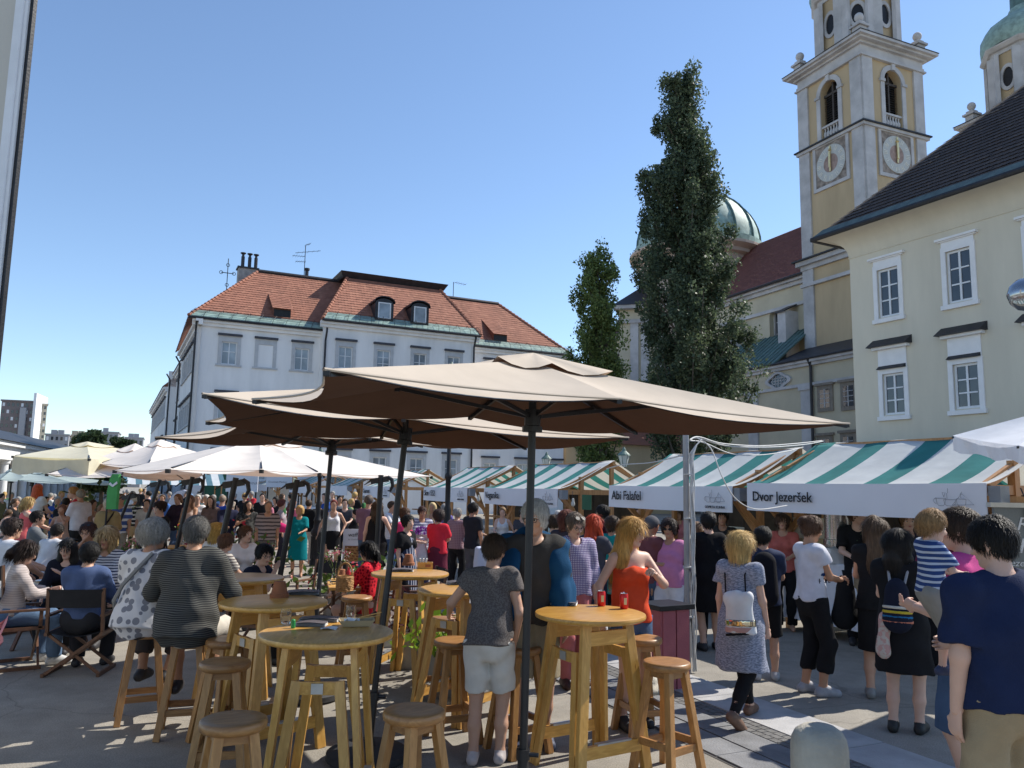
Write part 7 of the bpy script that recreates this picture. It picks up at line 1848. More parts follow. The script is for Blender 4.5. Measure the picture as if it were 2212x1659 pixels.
    if mid:
        def frame_pts(v): return hc + (np.outer(v[:, 0], hx_) + np.outer(v[:, 1], hy) + np.outer(v[:, 2], hz)) * q_
        for i in (-1, 1):
            v, f = ball(A3(i * .032, .0795, .007), (.0145, .0135, .0105)); addp(frame_pts(v), f, 1)
            v, f = ball(A3(i * .0315, .0885, .007), (.0075, .006, .0078)); addp(frame_pts(v), f, 2)
            v, f = ball(A3(i * .034, .0885, .0275), (.019, .007, .004)); addp(frame_pts(v), f, 3)
        v, f = ball(A3(0, .0925, -.053), (.021, .0065, .0045)); addp(frame_pts(v), f, 4); v, f = ball(A3(0, .0915, -.0605), (.018, .007, .005)); addp(frame_pts(v), f, 4)
    HM = hairmat(hair[1]); SM = skinmat(skin)
    np_mesh('body', np.concatenate(VS), np.concatenate(FS), [SM, EYE_W, EYE_D, HM, LIPM], root, np.concatenate(MI))
    inf = lambda P, g, cap=0: [(p[0], p[1], p[2] + g, p[3] + g, p[4], p[5], cap or p[6], p[7]) for p in P]
    # ---- bottoms
    wz = T(0, 0, 1.03 if (sit or top[0] == 'tucked') else min(1.03, (top[2] if len(top) > 2 else .90) + .03 if top[0] != 'dress' and (len(top) < 3 or top[2] > .6) else 1.03))
    if bot[0] in ('trousers', 'shorts', 'capri', 'leggings'):
        g = (.009 if bot[0] == 'leggings' else .013) * s; P = inf(tors[3:4], g) + [pr(T(0, -.01, 1.03), T(0, -.01, .98), (hi * .9) * s + g, k=1.42, n=TN, cap=0, sm=.04 * s)]
        for i in (0, 1):
            P += inf(leg_s[i][:1], g * 1.1)
            loose = g * (1.0 if bot[0] == 'leggings' else 1.8)
            if bot[0] == 'shorts':
                kn = knees[i] * .5 + hips[i] * .5 if False else knees[i]; P[-1] = (P[-1][0], hips[i] + (kn - hips[i]) * (1.02 if len(bot) < 3 else bot[2]), P[-1][2], P[-1][3] + g * 1.5, 1, YN, 1, .04 * s)
            else:
                e = ank[i] + (knees[i] - ank[i]) * (.05 if bot[0] != 'capri' else .38) + (A3(0, 0, -.01) if bot[0] == 'trousers' else 0)
                P += [pr(knees[i], e, .057 * s + loose, (.046 if bot[0] != 'leggings' else .036) * s + loose, sm=.03 * s, cap=1)] + (inf(leg_s[i][1:2], g) if bot[0] != 'trousers' else [])
        blob(bot[0] if bot[0] != 'capri' else 'trousers', P, h, clothmat(bot[1]), root, cuts=[(wz, np.array(T(0, 0, 1.1) - T(0, 0, 1.0)) / (.1 * s))], wr=.007 if mid and bot[0] != 'leggings' else 0, seed=len(label))
    # ---- top
    kind, tc_ = top[0], top[1]; g = (.017 if kind not in ('jacket', 'loose', 'sweater') else .026) * s
    hem = top[2] if len(top) > 2 else .90
    if kind:
        P = inf(tors[1:3], g)
        if kind not in ('strapless',): 
            if kind in ('tank',): P += [pr(T(i * .085, -.06, 1.36), T(i * .09, .02, 1.44), .03 * s, sm=.03 * s) for i in (-1, 1)] + [pr(T(i * .09, .02, 1.44), T(i * .08, .085, 1.33), .022 * s, sm=.02 * s) for i in (-1, 1)]
            else: P += inf(tors[:1], g)
        P += inf(tors[4:], g * .9)
        hr = (hi + .014) * s + g
        if not sit or hem > .94:
            zb_ = max(hem, .55); 
            if kind == 'dress' or hem < .8: P += [pr(T(0, -.005, 1.04), T(0, -.005, .93), (wa + .02) * s + g, hr, 1.38, TN, sm=.05 * s), pr(T(0, -.005, .93), pel + A3(0, .0 if pose != 'walk' else -.02, (hem - .94) * s), hr, hr + (.035 if hem < .6 else .02) * s, 1.25, YN, 1, .05 * s)]
            else: P += [pr(T(0, -.005, 1.04), T(0, -.008, hem), (wa * .4 + hi * .6) * s + g, hr, 1.36, TN, 1, .05 * s)]
        else:
            P += [pr(T(0, -.01, 1.05), T(0, -.02, .93), (wa * .5 + hi * .5) * s + g, hr, 1.3, TN, 0, .05 * s), pr(T(0, -.02, .95), T(0, -.03, .84), hr, hr * 1.06, 1.22, TN, 1, .05 * s)]; cutz = zs - (.06 if pose == 'stool' else -.02)
            if kind == 'dress':
                for i in (0, 1): P += [pr(hips[i], hips[i] + (knees[i] - hips[i]) * .95, .105 * s, .085 * s, cap=1, sm=.06 * s)]
                P += [pr((hips[0] + hips[1]) / 2, (knees[0] + knees[1]) / 2 * .9, .09 * s, .07 * s, sm=.06 * s)]
        slv = {'tee': .62, 'dress': .5, 'polo': .7, 'cap': .3, 'loose': .8}.get(kind, 0)
        if len(top) > 3: slv = top[3]
        for i in (0, 1):
            if kind in ('long', 'jacket', 'sweater') or slv > 1:
                t2 = .95 if slv <= 1 else slv - 1
                P += [pr(sho[i], elb[i], .052 * s + g, .044 * s + g * .9, sm=.04 * s), pr(elb[i], elb[i] + (wri[i] - elb[i]) * t2, .044 * s + g * .9, (.044 - .014 * t2) * s + g * .8, sm=.03 * s, cap=1)]
            elif kind not in ('tank', 'strapless') and slv > 0:
                P += [pr(sho[i], sho[i] + (elb[i] - sho[i]) * slv, .054 * (.6 + .4 * f_) * s + g, .05 * (.6 + .4 * f_) * s + g * 1.4, sm=.035 * s, cap=1)]
        cuts = [(A3(0, 0, cutz), A3(0, 0, -1.))] if sit and hem <= .93 else []
        nk = T(0, 0, 1.0); un = (T(0, 0, 1.1) - T(0, 0, 1.0)) / (.1 * s)
        if kind in ('strapless',): cuts.append((T(0, 0, 1.335), un))
        sub_ = [pr(T(0, .06, 1.49), T(0, -.02, 1.56), .075 * s, .09 * s, sm=.01)] if kind not in ('strapless', 'jacket') else []
        if kind == 'tank': sub_ += [pr(T(0, .1, 1.40), T(0, .06, 1.47), .07 * s, sm=.01)]
        blob('dress' if kind == 'dress' else 'jacket' if kind == 'jacket' else 'top', P, h, clothmat(tc_), root, subs=sub_, cuts=cuts, wr=(.009 if fine else .006) if mid else 0, seed=len(label) + 3)
    if bot[0] == 'skirt':
        hm = bot[2] if len(bot) > 2 else .5; hr = hi * s + .016 * s
        P = [pr(T(0, -.005, 1.06), T(0, -.005, .95), (wa * .95) * s + .012 * s, hr, 1.4, TN, sm=.04 * s), pr(pel, pel + A3(0, .01, (hm - .94) * s), hr, hr + .015 * s, 1.3, YN, 1, .05 * s)]
        blob('skirt', P, h, clothmat(bot[1]), root, wr=.003 if mid else 0)
    # ---- shoes
    if shoe:
        for i in (0, 1):
            sk = [(p[0], p[1], p[2] + .011 * s, p[3] + .011 * s, p[4], p[5], 0, p[7]) for p in feet[i][1:]]
            if Y < 12: blob('shoe', sk, h, clothmat(shoe) if len(shoe) > 3 else pm('shoe_%02d%02d%02d' % tuple(int(99 * x) for x in shoe), shoe, .6, .15, 20, .1), root)
    # ---- hair
    st_ = hair[0]
    if st_ != 'bald':
        gr = {'buzz': .006, 'short': .012, 'curly': .028, 'bob': .024, 'cap': .014}.get(st_, .013) * q_
        P = [pr(Hd(0, -.014, .04), Hd(0, -.014, .04), .088 * q_ + gr, k=1.13, n=hx_, sm=.02), pr(Hd(0, -.035, .03), Hd(0, .005, .035), .083 * q_ + gr, k=1.1, n=hx_, sm=.02)]
        cuts = []; low = -.05
        if st_ in ('long', 'bob', 'wavy'):
            if st_ == 'bob': P += [pr(Hd(0, -.03, .0), Hd(0, -.035, -.085), .1 * q_, .098 * q_, 1.05, hx_, 1, .03)]
            else:
                ll = hair[2] if len(hair) > 2 else .36
                P += [pr(Hd(0, -.04, .0), Hd(0, -.085, -ll * .55), .085 * q_, .075 * q_, .85, hx_, 0, .03), pr(Hd(0, -.085, -ll * .55), Hd(0, -.095, -ll), .075 * q_, .04 * q_, .85, hx_, 0, .03)]
                P += [pr(Hd(i * .065, -.02, .02), Hd(i * .085, .0, -ll * .45), .04 * q_, .045 * q_, sm=.03) for i in (-1, 1)] + [pr(Hd(i * .085, .0, -ll * .45), Hd(i * .085, .03 if st_ == 'long' else -.02, -ll * .85), .045 * q_, .025 * q_, sm=.03) for i in (-1, 1)]
            low = -9
        if st_ == 'bun': P += [pr(Hd(0, -.11, .06), Hd(0, -.115, .055), .045 * q_, sm=.02)]
        if st_ == 'pony': P += [pr(Hd(0, -.1, .03), Hd(0, -.14, -.05), .035 * q_, .04 * q_, sm=.02), pr(Hd(0, -.14, -.05), Hd(0, -.12, -(hair[2] if len(hair) > 2 else .2)), .04 * q_, .02 * q_, sm=.02)]
        # hairline: carve the face opening
        sub_ = [pr(Hd(0, .10, .005), Hd(0, .12, -.12), (.075 if st_ != 'cap' else .09) * q_, .085 * q_, .9, hx_, sm=.008)]
        if st_ in ('short', 'buzz', 'bun', 'pony', 'curly', 'cap'):
            sub_ += [pr(Hd(0, .075, -.06), Hd(0, .03, -.16), .085 * q_, .12 * q_, sm=.008)]; cuts = [(Hd(0, -.06, -.072), -(hz * .9 + hy * -.35) / np.linalg.norm(hz * .9 + hy * -.35))]
        hm_ = field(P, h * .9, subs=sub_, cuts=cuts, wr={'curly': .009, 'short': .005, 'wavy': .008, 'long': .005}.get(st_, .003) if mid else 0, seed=len(label) + 9)
        v, f = surfnet(hm_[0], hm_[1], h * .9)
        if len(f):
            if mid and st_ not in ('cap', 'buzz'):
                rs = np.random.default_rng(len(label)); n_ = min(len(v), 4500 if Y < 7.5 else 2000 if fine else 700); id_ = rs.choice(len(v), n_, replace=False); p_ = v[id_]
                cc = np.where(((p_ - hc) @ hz)[:, None] > -.02 * q_, hc + hz * .02 * q_, hc + np.outer((p_ - hc) @ hz, hz) - hy * .03 * q_); nn_ = p_ - cc; nn_ /= np.linalg.norm(nn_, axis=1)[:, None] + 1e-9
                lg = st_ in ('long', 'bob', 'wavy', 'pony'); fl = (p_ - (hc + hz * .13 * q_ - hy * .02 * q_)) * (.5 if lg else 1) - hz * (.25 if lg else .02) * q_ + rs.normal(size=(n_, 3)) * (.012 if lg else .035) * q_ * (2 if st_ == 'curly' else 1)
                fl -= nn_ * (fl * nn_).sum(1)[:, None]; fl /= np.linalg.norm(fl, axis=1)[:, None] + 1e-9; sd2 = np.cross(nn_, fl); ln_ = rs.uniform(.5, 1.3, (n_, 1)) * (.09 if lg else .035) * q_
                w_ = (.0018 if Y < 7.5 else .003 if fine else .006) * q_; b_ = p_ - nn_ * .003; m_ = p_ + fl * ln_ * .55 + nn_ * .003 * q_; e_ = p_ + fl * ln_ + nn_ * rs.uniform(-.004, .004, (n_, 1)) * q_
                sv = np.stack([b_ - sd2 * w_, b_ + sd2 * w_, m_ + sd2 * w_, m_ - sd2 * w_, e_ + sd2 * w_ * .3, e_ - sd2 * w_ * .3], 1).reshape(-1, 3); k6 = np.arange(n_)[:, None] * 6 + len(v)
                sf = np.concatenate([k6 + np.array([[0, 1, 2, 3]]), k6 + np.array([[3, 2, 4, 5]])]); v = np.concatenate([v, sv]); f = np.concatenate([f, sf])
            np_mesh('hair', v, f, HM if st_ != 'cap' else clothmat(hair[1]), root)
        if st_ == 'cap': blob('cap_visor', [pr(Hd(0, .08, .06), Hd(0, .14, .05), .055 * q_, .05 * q_, 6, hz, sm=.01)], h * .7, clothmat(hair[1]), root)
    if len(hair) > 3 and hair[3] == 'beard':
        blob('beard', [pr(Hd(i * .05, .01, -.04), Hd(0, .065, -.092), .03 * q_, .032 * q_, sm=.02) for i in (-1, 1)], h * .8, HM, root)
    if glasses and mid:
        GM = IRON if glasses == 'dark' else pm('glasses_frame', (.05, .04, .04), .4); mb = MB()
        for i in (-1, 1):
            cpt = [Hd(i * .033 + .022 * math.cos(t), .1, .006 + .016 * math.sin(t)) for t in np.linspace(0, 2 * math.pi, 11)]
            if glasses == 'dark': mb.add([V(x) for x in cpt[:-1]], [tuple(range(10))])
            mb.tube(cpt, .0022 * q_, 4); mb.tube([Hd(i * .055, .098, .012), Hd(i * .08, .03, .012), Hd(i * .08, -.01, .008)], .0022 * q_, 4)
        mb.tube([Hd(-.011, .1, .008), Hd(.011, .1, .008)], .0022 * q_, 4); mb.build('sunglasses' if glasses == 'dark' else 'glasses', GM, root, local=True)
    if glasses == 'head':
        mb = MB()
        for i in (-1, 1): mb.add([V(Hd(i * .036 + .024 * math.cos(t), .075 - .02 * math.sin(t), .115 + .012 * math.sin(t))) for t in np.linspace(0, 2 * math.pi, 11)[:-1]], [tuple(range(10))])
        mb.build('sunglasses', IRON, root, local=True)
    info = dict(root=root, s=s, T=T, Hd=Hd, wri=wri, elb=elb, sho=sho, pel=pel, h=h, M=ROOT[root.name], ank=ank, knees=knees, hips=hips, tors=tors, arm=arm_s, inf=inf)
    PEOPLE[key] = info
    for e in extra: e(info)
    return info
def wpt(i, p): return i['M'] @ V(p)
# ================================================================== the people in the photograph
def thing_blob(name, label, cat, info, prims, h, m, **kw):
    V_, F_ = surfnet(*(lambda d: (d[0], d[1], h))(field(prims, h, **kw)))
    Mw = np.array(info['M']); V_ = V_ @ Mw[:3, :3].T + Mw[:3, 3]
    o = np_mesh(name, V_, F_, m, None); ROOT[o.name] = Matrix.Identity(4)
    return tag(o, label, cat)
def strap(info, root_obj, pts, w, m, name='strap'):
    mb = MB(); P = [wpt(info, p) for p in pts]
    mb.tube(P, w, 6); o = mb.build(name, m, root_obj); return o
BLK = (.012, .012, .014); NAVY = (.014, .022, .06); GRYH = (.30, .29, .27); DKH = (.014, .011, .009); BRH = (.09, .045, .022); BLH = (.50, .32, .12); REDH = (.22, .035, .015)
W_ = (.62, .62, .64); KHAKI = (.34, .26, .16); JEAN = (.06, .10, .18)
# ---- right side
person('navy', 'man in navy tee and khaki shorts with his back turned at right edge', 2150, 1119, 4.15, -14, 'stand', ('tee', NAVY, .91, .78), ('shorts', KHAKI), ('short', DKH), SKIN_P, ('down', 'front'), yaw=-22, nod=14, fat=1.42, shoulder=1.25, hs=.92)
i = person('dad', 'man in pink tee carrying a small boy', 2078, 1101, 5.3, -35, 'stand', ('tee', (.55, .07, .24), .88, .7), ('shorts', JEAN), ('short', (.05, .03, .018)), SKIN_P, ((.17, .21, 1.17), 'carry'), yaw=-20, fat=1.12, glasses='clear', shoe=(.6, .6, .58))
bp_ = wpt(i, (-.12, .26, 0))
person('boy', 'small boy in blue striped tee carried on an arm', 2007, 1115, 5.0, 88, 'sit', ('tee', (.03, .06, .18, 'stripeh', (.45, .5, .6), 28), .95, .8), ('shorts', (.25, .24, .22)), ('short', (.30, .17, .07)), SKIN_P, ('front', 'front'), seat=1.37, hs=1.36, shoulder=.8, yaw=10, nod=12, shoe=(.03, .04, .09), legs=[(-.1, .12, 1.72), (.1, .2, 1.68)])
i = person('blackdress', 'woman in black dress with striped backpack, dark hair and sunglasses', 1940, 1147, 7.15, 35, 'stand', ('dress', BLK, .53, .35), ('none', BLK), ('wavy', DKH, .26), SKIN_P, ('front', 'front'), yaw=35, fem=1, fat=1.1, glasses='dark', shoe=(.02, .02, .02))
T = i['T']; bk = thing_blob('backpack', 'small backpack with coloured stripes on the black dress', 'backpack', i, [pr(T(0, -.2, 1.22), T(0, -.22, 1.0), .10 * i['s'], .125 * i['s'], 1.3, YN, sm=.03), pr(T(0, -.2, 1.28), T(0, -.19, 1.24), .07 * i['s'], k=1.3, sm=.04)], .012, clothmat((.012, .015, .03)))
for q, (z, c) in enumerate(((1.10, (.5, .48, .42)), (1.06, (.5, .38, .04)), (1.02, (.02, .14, .3)), (.98, (.5, .18, .12)))):
    o = blob('stripe_band', [pr(T(0, -.215, z + .012), T(0, -.217, z - .012), (.121 + .002 * q) * i['s'], k=1.27, cap=2, sm=0)], .009, clothmat(c), None); o.matrix_world = i['M']; o.parent = bk
for sg in (-1, 1): strap(i, bk, [T(sg * .06, -.16, 1.3), T(sg * .09, -.06, 1.47), T(sg * .11, .07, 1.38), T(sg * .13, .02, 1.15)], .012, clothmat((.3, .3, .32)))
scf = thing_blob('scarf', 'pale scarf hanging from the striped backpack', 'scarf', i, [pr(T(-.11, -.2, 1.0), T(-.13, -.2, .72), .05 * i['s'], .06 * i['s'], 1.6, sm=.02)], .014, clothmat((.5, .45, .4, 'specks', (.5, .3, .27), 30)), wr=.008)
person('wavy', 'woman with long wavy brown hair in black top at the stall', 1890, 1119, 8.3, 25, 'stand', ('cap', BLK, .86, .35), ('skirt', BLK, .46), ('wavy', (.085, .05, .028), .50), SKIN, ('front', 'front'), fem=1, fat=1.08, shoe=(.2, .2, .2))
i = person('hteewoman', 'woman in white tee with blue band and black trousers holding black bag', 1748, 1117, 8.4, 78, 'stand', ('tee', (.58, .58, .64), .93, .42), ('capri', BLK), ('bun', (.10, .05, .028)), SKIN_T, ((.02, .30, 1.12), (.02, .34, 1.12)), fem=1, nod=16, glasses='clear', shoe=(.3, .3, .33))
T = i['T']; o = blob('chest_band', [pr(T(0, .012, 1.215), T(0, .012, 1.17), .168 * i['s'], .165 * i['s'], 1.48, i['tors'][1][5], 2, 0)], .012, clothmat((.02, .045, .14)), i['root'])
text_mesh('lettering', 'HOPE', .07, i['root'], wpt(i, T(.17, -.02, 1.105)), (i['M'].to_3x3() @ V((-.35, .94, 0))), V((0, 0, 1)), INK)
thing_blob('drawstring_bag', 'black drawstring bag held by the woman in white tee', 'bag', i, [pr(T(.03, .37, 1.02), T(.02, .36, .78), .10 * i['s'], .15 * i['s'], 2.4, A3(1, 0, 0), sm=.03), pr(T(.0, .36, 1.12), T(.03, .37, 1.0), .04 * i['s'], .09 * i['s'], 2, A3(1, 0, 0), sm=.04), pr(T(.02, .30, .76), T(.02, .46, .76), .03, sm=.06)], .012, clothmat(BLK), wr=.006)
i = person('bob', 'blonde bobbed woman in grey melange dress and leggings walking away', 1597, 1155, 7.3, 42, 'walk', ('dress', (.17, .19, .25, 'melange', (.34, .36, .45), 40), .52, .42), ('leggings', BLK), ('bob', (.60, .40, .15)), SKIN_P, ('down', (.2, .12, .9)), fem=1, fat=1.12, shoe=(.16, .09, .06))
T = i['T']; wb_ = thing_blob('white_backpack', 'white and pink drawstring backpack on the blonde woman', 'backpack', i, [pr(T(.09, -.2, 1.12), T(.10, -.21, .88), .12 * i['s'], .145 * i['s'], 2.0, YN, 1, sm=.02), pr(T(-.02, -.2, 1.17), T(.03, -.2, 1.13), .045, sm=.03), pr(T(.17, -.2, 1.19), T(.14, -.2, 1.13), .045, sm=.03)], .01, clothmat((.66, .66, .67)), wr=.008)
for z0_, z1_, c, nm in ((.99, .93, (.45, .42, .36), 'foil_band'), (.925, .875, (.50, .30, .27), 'pink_base'), (.872, .85, BLK, 'black_base')):
    m_ = clothmat(c) if nm != 'foil_band' else pm('mirror_foil', (.5, .45, .35), .12, .4, 5, 0, metal=1); o = blob(nm, [pr(T(.096, -.208, z0_), T(.10, -.21, z1_), .147 * i['s'], k=1.9, cap=2, sm=0)], .008, m_, None); o.matrix_world = i['M']; o.parent = wb_
for sg in (-1, 1): strap(i, wb_, [T(.05 + sg * .08, -.2, .86), T(.04 + sg * .1, -.17, 1.12), T(sg * .1, -.11, 1.38), T(sg * .1, -.01, 1.475), T(sg * .11, .08, 1.4)], .007, clothmat(BLK))
i = person('bpack', 'person with large black backpack and dark shorts before the nearest stall', 1648, 1140, 9.0, 15, 'stand', ('tee', (.03, .04, .08), .88, .7), ('shorts', BLK), ('short', DKH), SKIN, ('front', 'front'), fat=1.12, glasses='clear', yaw=25, shoe=(.4, .4, .42))
T = i['T']; thing_blob('black_backpack', 'large black hiking backpack with small white logo', 'backpack', i, [pr(T(0, -.22, 1.36), T(0, -.25, 1.0), .13 * i['s'], .15 * i['s'], 1.35, YN, sm=.04)], .014, clothmat((.01, .01, .014)))
i = person('bigblack', 'large woman in black dress with dark hair bun seen from behind', 1530, 1108, 10.6, -5, 'stand', ('dress', (.008, .008, .01), .50, .6), ('none', BLK), ('bun', DKH), SKIN_P, ('front', 'side'), fem=1, fat=1.45)
person('pinktop', 'woman in pink top and white shorts with sunglasses by the grey pole', 1447, 1124, 10.4, 215, 'stand', ('tee', (.52, .20, .36), .88, .7), ('shorts', (.6, .6, .64)), ('curly', (.03, .018, .014)), SKIN_T, ('cross', 'down'), fem=1, fat=1.2, glasses='dark', yaw=-10)
person('maroon', 'man in maroon shirt and grey cap before the Abi Falafel stall', 1405, 1117, 10.6, 60, 'stand', ('polo', (.16, .06, .07), .88, .8), ('trousers', JEAN), ('cap', (.1, .1, .11)), SKIN_T, ('front', 'front'), fat=1.3, nod=18)
person('greyprint', 'woman in grey printed tunic left of the black dress', 1502, 1130, 10.8, 10, 'stand', ('tee', (.25, .25, .30, 'specks', (.45, .45, .5), 30), .62, .4), ('leggings', BLK), ('short', (.2, .12, .07)), SKIN_P, ('front', 'down'), fem=1, fat=1.1)
i = person('orange', 'woman with long blonde hair in strapless orange top', 1362, 1120, 7.2, 158, 'stand', ('strapless', (.62, .07, .025), .88), ('shorts', JEAN, .55), ('long', (.52, .29, .08), .44), SKIN_P, ('high', 'side'), fem=1, yaw=-32, nod=10)
person('redhair', 'woman with bright red hair in dark grey tee', 1282, 1114, 10.4, 40, 'stand', ('tee', (.06, .06, .075), .9, .5), ('skirt', (.03, .03, .045), .4), ('wavy', (.42, .045, .012), .30), SKIN_P, ('front', 'high'), fem=1, fat=1.1)
i = person('gingham', 'man in gingham shirt and salmon trousers looking down', 1240, 1110, 8.6, 165, 'stand', ('polo', (.62, .58, .66, 'check', (.16, .12, .26), 55), .93, 1.45), ('trousers', (.44, .14, .14)), ('short', (.16, .12, .09)), SKIN_P, ('down', 'down'), yaw=-14, nod=20, fat=1.12, glasses='head', shoe=(.05, .02, .015))
p = wpt(i, i['wri'][0]); thing_blob('plastic_bag', 'white plastic carrier bag behind the bar table with cans', 'bag', i, [pr(i['wri'][0] + A3(-.02, .02, -.1), i['wri'][0] + A3(-.02, .02, -.28), .02, .12, 1.8, A3(1, 0, 0), sm=.03), pr(i['wri'][0] + A3(-.02, .02, -.28), i['wri'][0] + A3(-.02, .02, -.36), .13, .12, 1.5, A3(1, 0, 0), sm=.03)], .012, clothmat((.6, .6, .6)), wr=.012)
i = person('bluejacket', 'tall white haired man in grey sweater with blue jacket on his shoulders', 1155, 1083, 6.6, 172, 'stand', ('sweater', (.045, .043, .042), .88, .75), ('shorts', (.27, .23, .16)), ('short', (.60, .58, .54)), SKIN, ('down', 'down'), yaw=32, nod=12, glasses='clear', shoe=(.04, .05, .09))
T, s_ = i['T'], i['s']; P = []
for sg, q in ((-1, 0), (1, 1)): P += [pr(T(sg * .08, -.08, 1.455), T(sg * .2, -.02, 1.43), .05 * s_, .075 * s_, sm=.05), pr(i['sho'][q] + A3(0, .02, 0), i['elb'][q] + A3(sg * .0, .03, 0), .068 * s_, .075 * s_, sm=.05), pr(i['elb'][q] + A3(0, .03, 0), i['wri'][q] + A3(-sg * .03, .03, .05), .075 * s_, .08 * s_, sm=.05, cap=1), pr(T(sg * .15, .06, 1.36), T(sg * .19, .12, .98), .045 * s_, .075 * s_, sm=.05)]
thing_blob('blue_jacket', 'blue jacket draped over the shoulders of the tall man', 'jacket', i, P + [pr(T(0, -.13, 1.4), T(0, -.14, .98), .16 * s_, .2 * s_, 2.2, YN, sm=.06)], .013, clothmat((.008, .055, .13)), wr=.014, seed=4)
person('greytee', 'woman in charcoal tee and white shorts leaning on a bar table', 1068, 1157, 6.35, 8, 'stand', ('cap', (.085, .075, .075, 'specks', (.13, .12, .12), 90), .88, .38), ('shorts', (.62, .60, .56), .92), ('short', (.05, .03, .018)), SKIN, ((.40, .30, 1.15), (.19, .14, .94)), lean=13, fem=1, fat=1.12, yaw=18, nod=6, shoe=(.45, .40, .40))
# ---- middle ground
person('blacktee', 'man in black tee and grey jeans holding a bottle beside the cloth pedestal', 1022, 1087, 16, 40, 'stand', ('tee', (.02, .022, .028), .86, .7), ('trousers', (.08, .085, .10)), ('short', DKH), SKIN_T, ('front', 'down'), yaw=20)
person('plaid', 'grey haired person in dusty plaid shirt behind the black tee man', 988, 1098, 16.6, 30, 'stand', ('long', (.22, .11, .13, 'check', (.30, .2, .22), 30), .86), ('trousers', BLK), ('short', GRYH), SKIN, ('front', 'front'), fat=1.1)
i = person('redtee', 'woman in red tee carrying a white plastic bag', 948, 1103, 15, 10, 'stand', ('tee', (.62, .03, .05), .9, .75), ('skirt', (.12, .02, .04), .5), ('curly', (.035, .02, .018)), SKIN, ('front', 'front'), fem=1, fat=1.2)
thing_blob('white_bag', 'bulging white plastic bag of the woman in red', 'bag', i, [pr(A3(-.32, .05, 1.0), A3(-.34, .05, .75), .07, .17, 1.2, sm=.05), pr(A3(-.34, .05, .72), A3(-.34, .05, .55), .17, .15, 1.2, sm=.05)], .02, clothmat((.62, .62, .64)), wr=.014)
i = person('bouquet', 'woman in blue striped top holding a purple bouquet', 912, 1095, 16, 165, 'stand', ('loose', (.50, .50, .56, 'stripeh', (.09, .09, .2), 18), .88, 1.3), ('trousers', (.05, .05, .1)), ('bun', (.06, .025, .018)), SKIN_T, ('front', 'front'), fem=1, fat=1.25, nod=12)
bq = empty('bouquet', wpt(i, (.02, .38, 1.05)), 0, 'wrapped bouquet of purple flowers', 'bouquet'); p = wpt(i, (.02, .38, 1.05))
mb = MB(); mb.lathe([(.03, -.28), (.06, -.15), (.16, .06), (.14, .05), (.05, -.14)], p, 14, caps=False); mb.build('paper_wrap', pm('wrap_paper', (.42, .36, .38), .7, .1, 9, .3, 12), bq)
rg = np.random.default_rng(2); q = rg.normal(size=(260, 3)); q = q / np.linalg.norm(q, axis=1)[:, None] * np.array([.16, .14, .11]) + np.array(p) + A3(0, 0, .1); leaves('blooms', q, .026, leafmat('purple_petal', (.22, .04, .34)), bq, 3)
i = person('apron', 'waitress in black tee and striped apron looking right', 880, 1114, 12.4, 120, 'stand', ('tee', BLK, .9, .7), ('trousers', BLK), ('bun', DKH), SKIN_P, ('down', 'down'), fem=1, yaw=10)
T = i['T']; o = blob('apron', [pr(T(0, .03, 1.3), T(0, .03, 1.0), .13 * i['s'], .17 * i['s'], 1.4, YN, sm=.03), pr(T(0, .02, 1.0), T(0, .03, .5), .185 * i['s'], .2 * i['s'], 1.25, YN, 1, .03)], .016, clothmat((.02, .03, .07, 'stripev', (.5, .5, .55), 22)), i['root'], cuts=[(T(0, -.05, 1), A3(0, -1, 0))])
person('magenta', 'man in magenta tee with glasses behind the waitress', 872, 1098, 14.8, 100, 'stand', ('tee', (.55, .04, .14), .88, .7), ('trousers', JEAN), ('short', (.08, .04, .025)), SKIN_P, ('front', 'front'), glasses='clear', nod=10)
person('blacktank', 'woman in black strappy dress seen from behind by the hooked post', 815, 1083, 15.6, -8, 'stand', ('tank', BLK, .70), ('skirt', BLK, .5), ('long', (.05, .026, .02), .28), SKIN_P, ('down', 'side'), fem=1, fat=1.15)
person('purpleshirt', 'man in dusty purple shirt with dark backpack behind the black strappy dress', 797, 1070, 17, 5, 'stand', ('tee', (.18, .10, .15), .86, .8), ('trousers', JEAN), ('short', (.1, .08, .07)), SKIN, ('front', 'down'), fat=1.15)
person('whiteglasses', 'man in white tee and glasses with blue jeans at the Gourmet stall', 846, 1083, 18, 110, 'stand', ('tee', W_, .88, .7), ('trousers', JEAN), ('short', (.05, .03, .02)), SKIN, ('front', 'front'), glasses='clear')
i = person('whitetop', 'red haired woman in white sleeveless top and black skirt', 722, 1080, 18.6, 175, 'stand', ('tank', (.62, .61, .63), .92), ('skirt', BLK, .58), ('short', (.16, .03, .02)), SKIN, ('hip', 'side'), fem=1, yaw=-5)
person('teal', 'blonde woman in teal shirt dress and sunglasses', 648, 1093, 18, 172, 'stand', ('dress', (.0, .17, .20), .42, .85), ('none', BLK), ('bob', (.48, .30, .12)), SKIN_T, ('front', 'down'), fem=1, fat=1.2, glasses='dark', yaw=20)
person('stripeman', 'balding man in striped polo and grey shorts standing with arms down', 581, 1083, 17, 172, 'stand', ('polo', (.30, .25, .24, 'stripeh', (.06, .05, .055), 13), .88, .85), ('shorts', (.13, .125, .11)), ('buzz', (.18, .13, .1)), SKIN_T, ('down', 'down'), fat=1.25, glasses='clear', yaw=-8)
person('pinkbag', 'woman in grey tee with pink shoulder bag turned away', 608, 1080, 20, 70, 'stand', ('tee', (.34, .28, .30), .88, .6), ('trousers', (.03, .03, .05)), ('curly', (.10, .03, .025)), SKIN_P, ('front', 'down'), fem=1, fat=1.2)
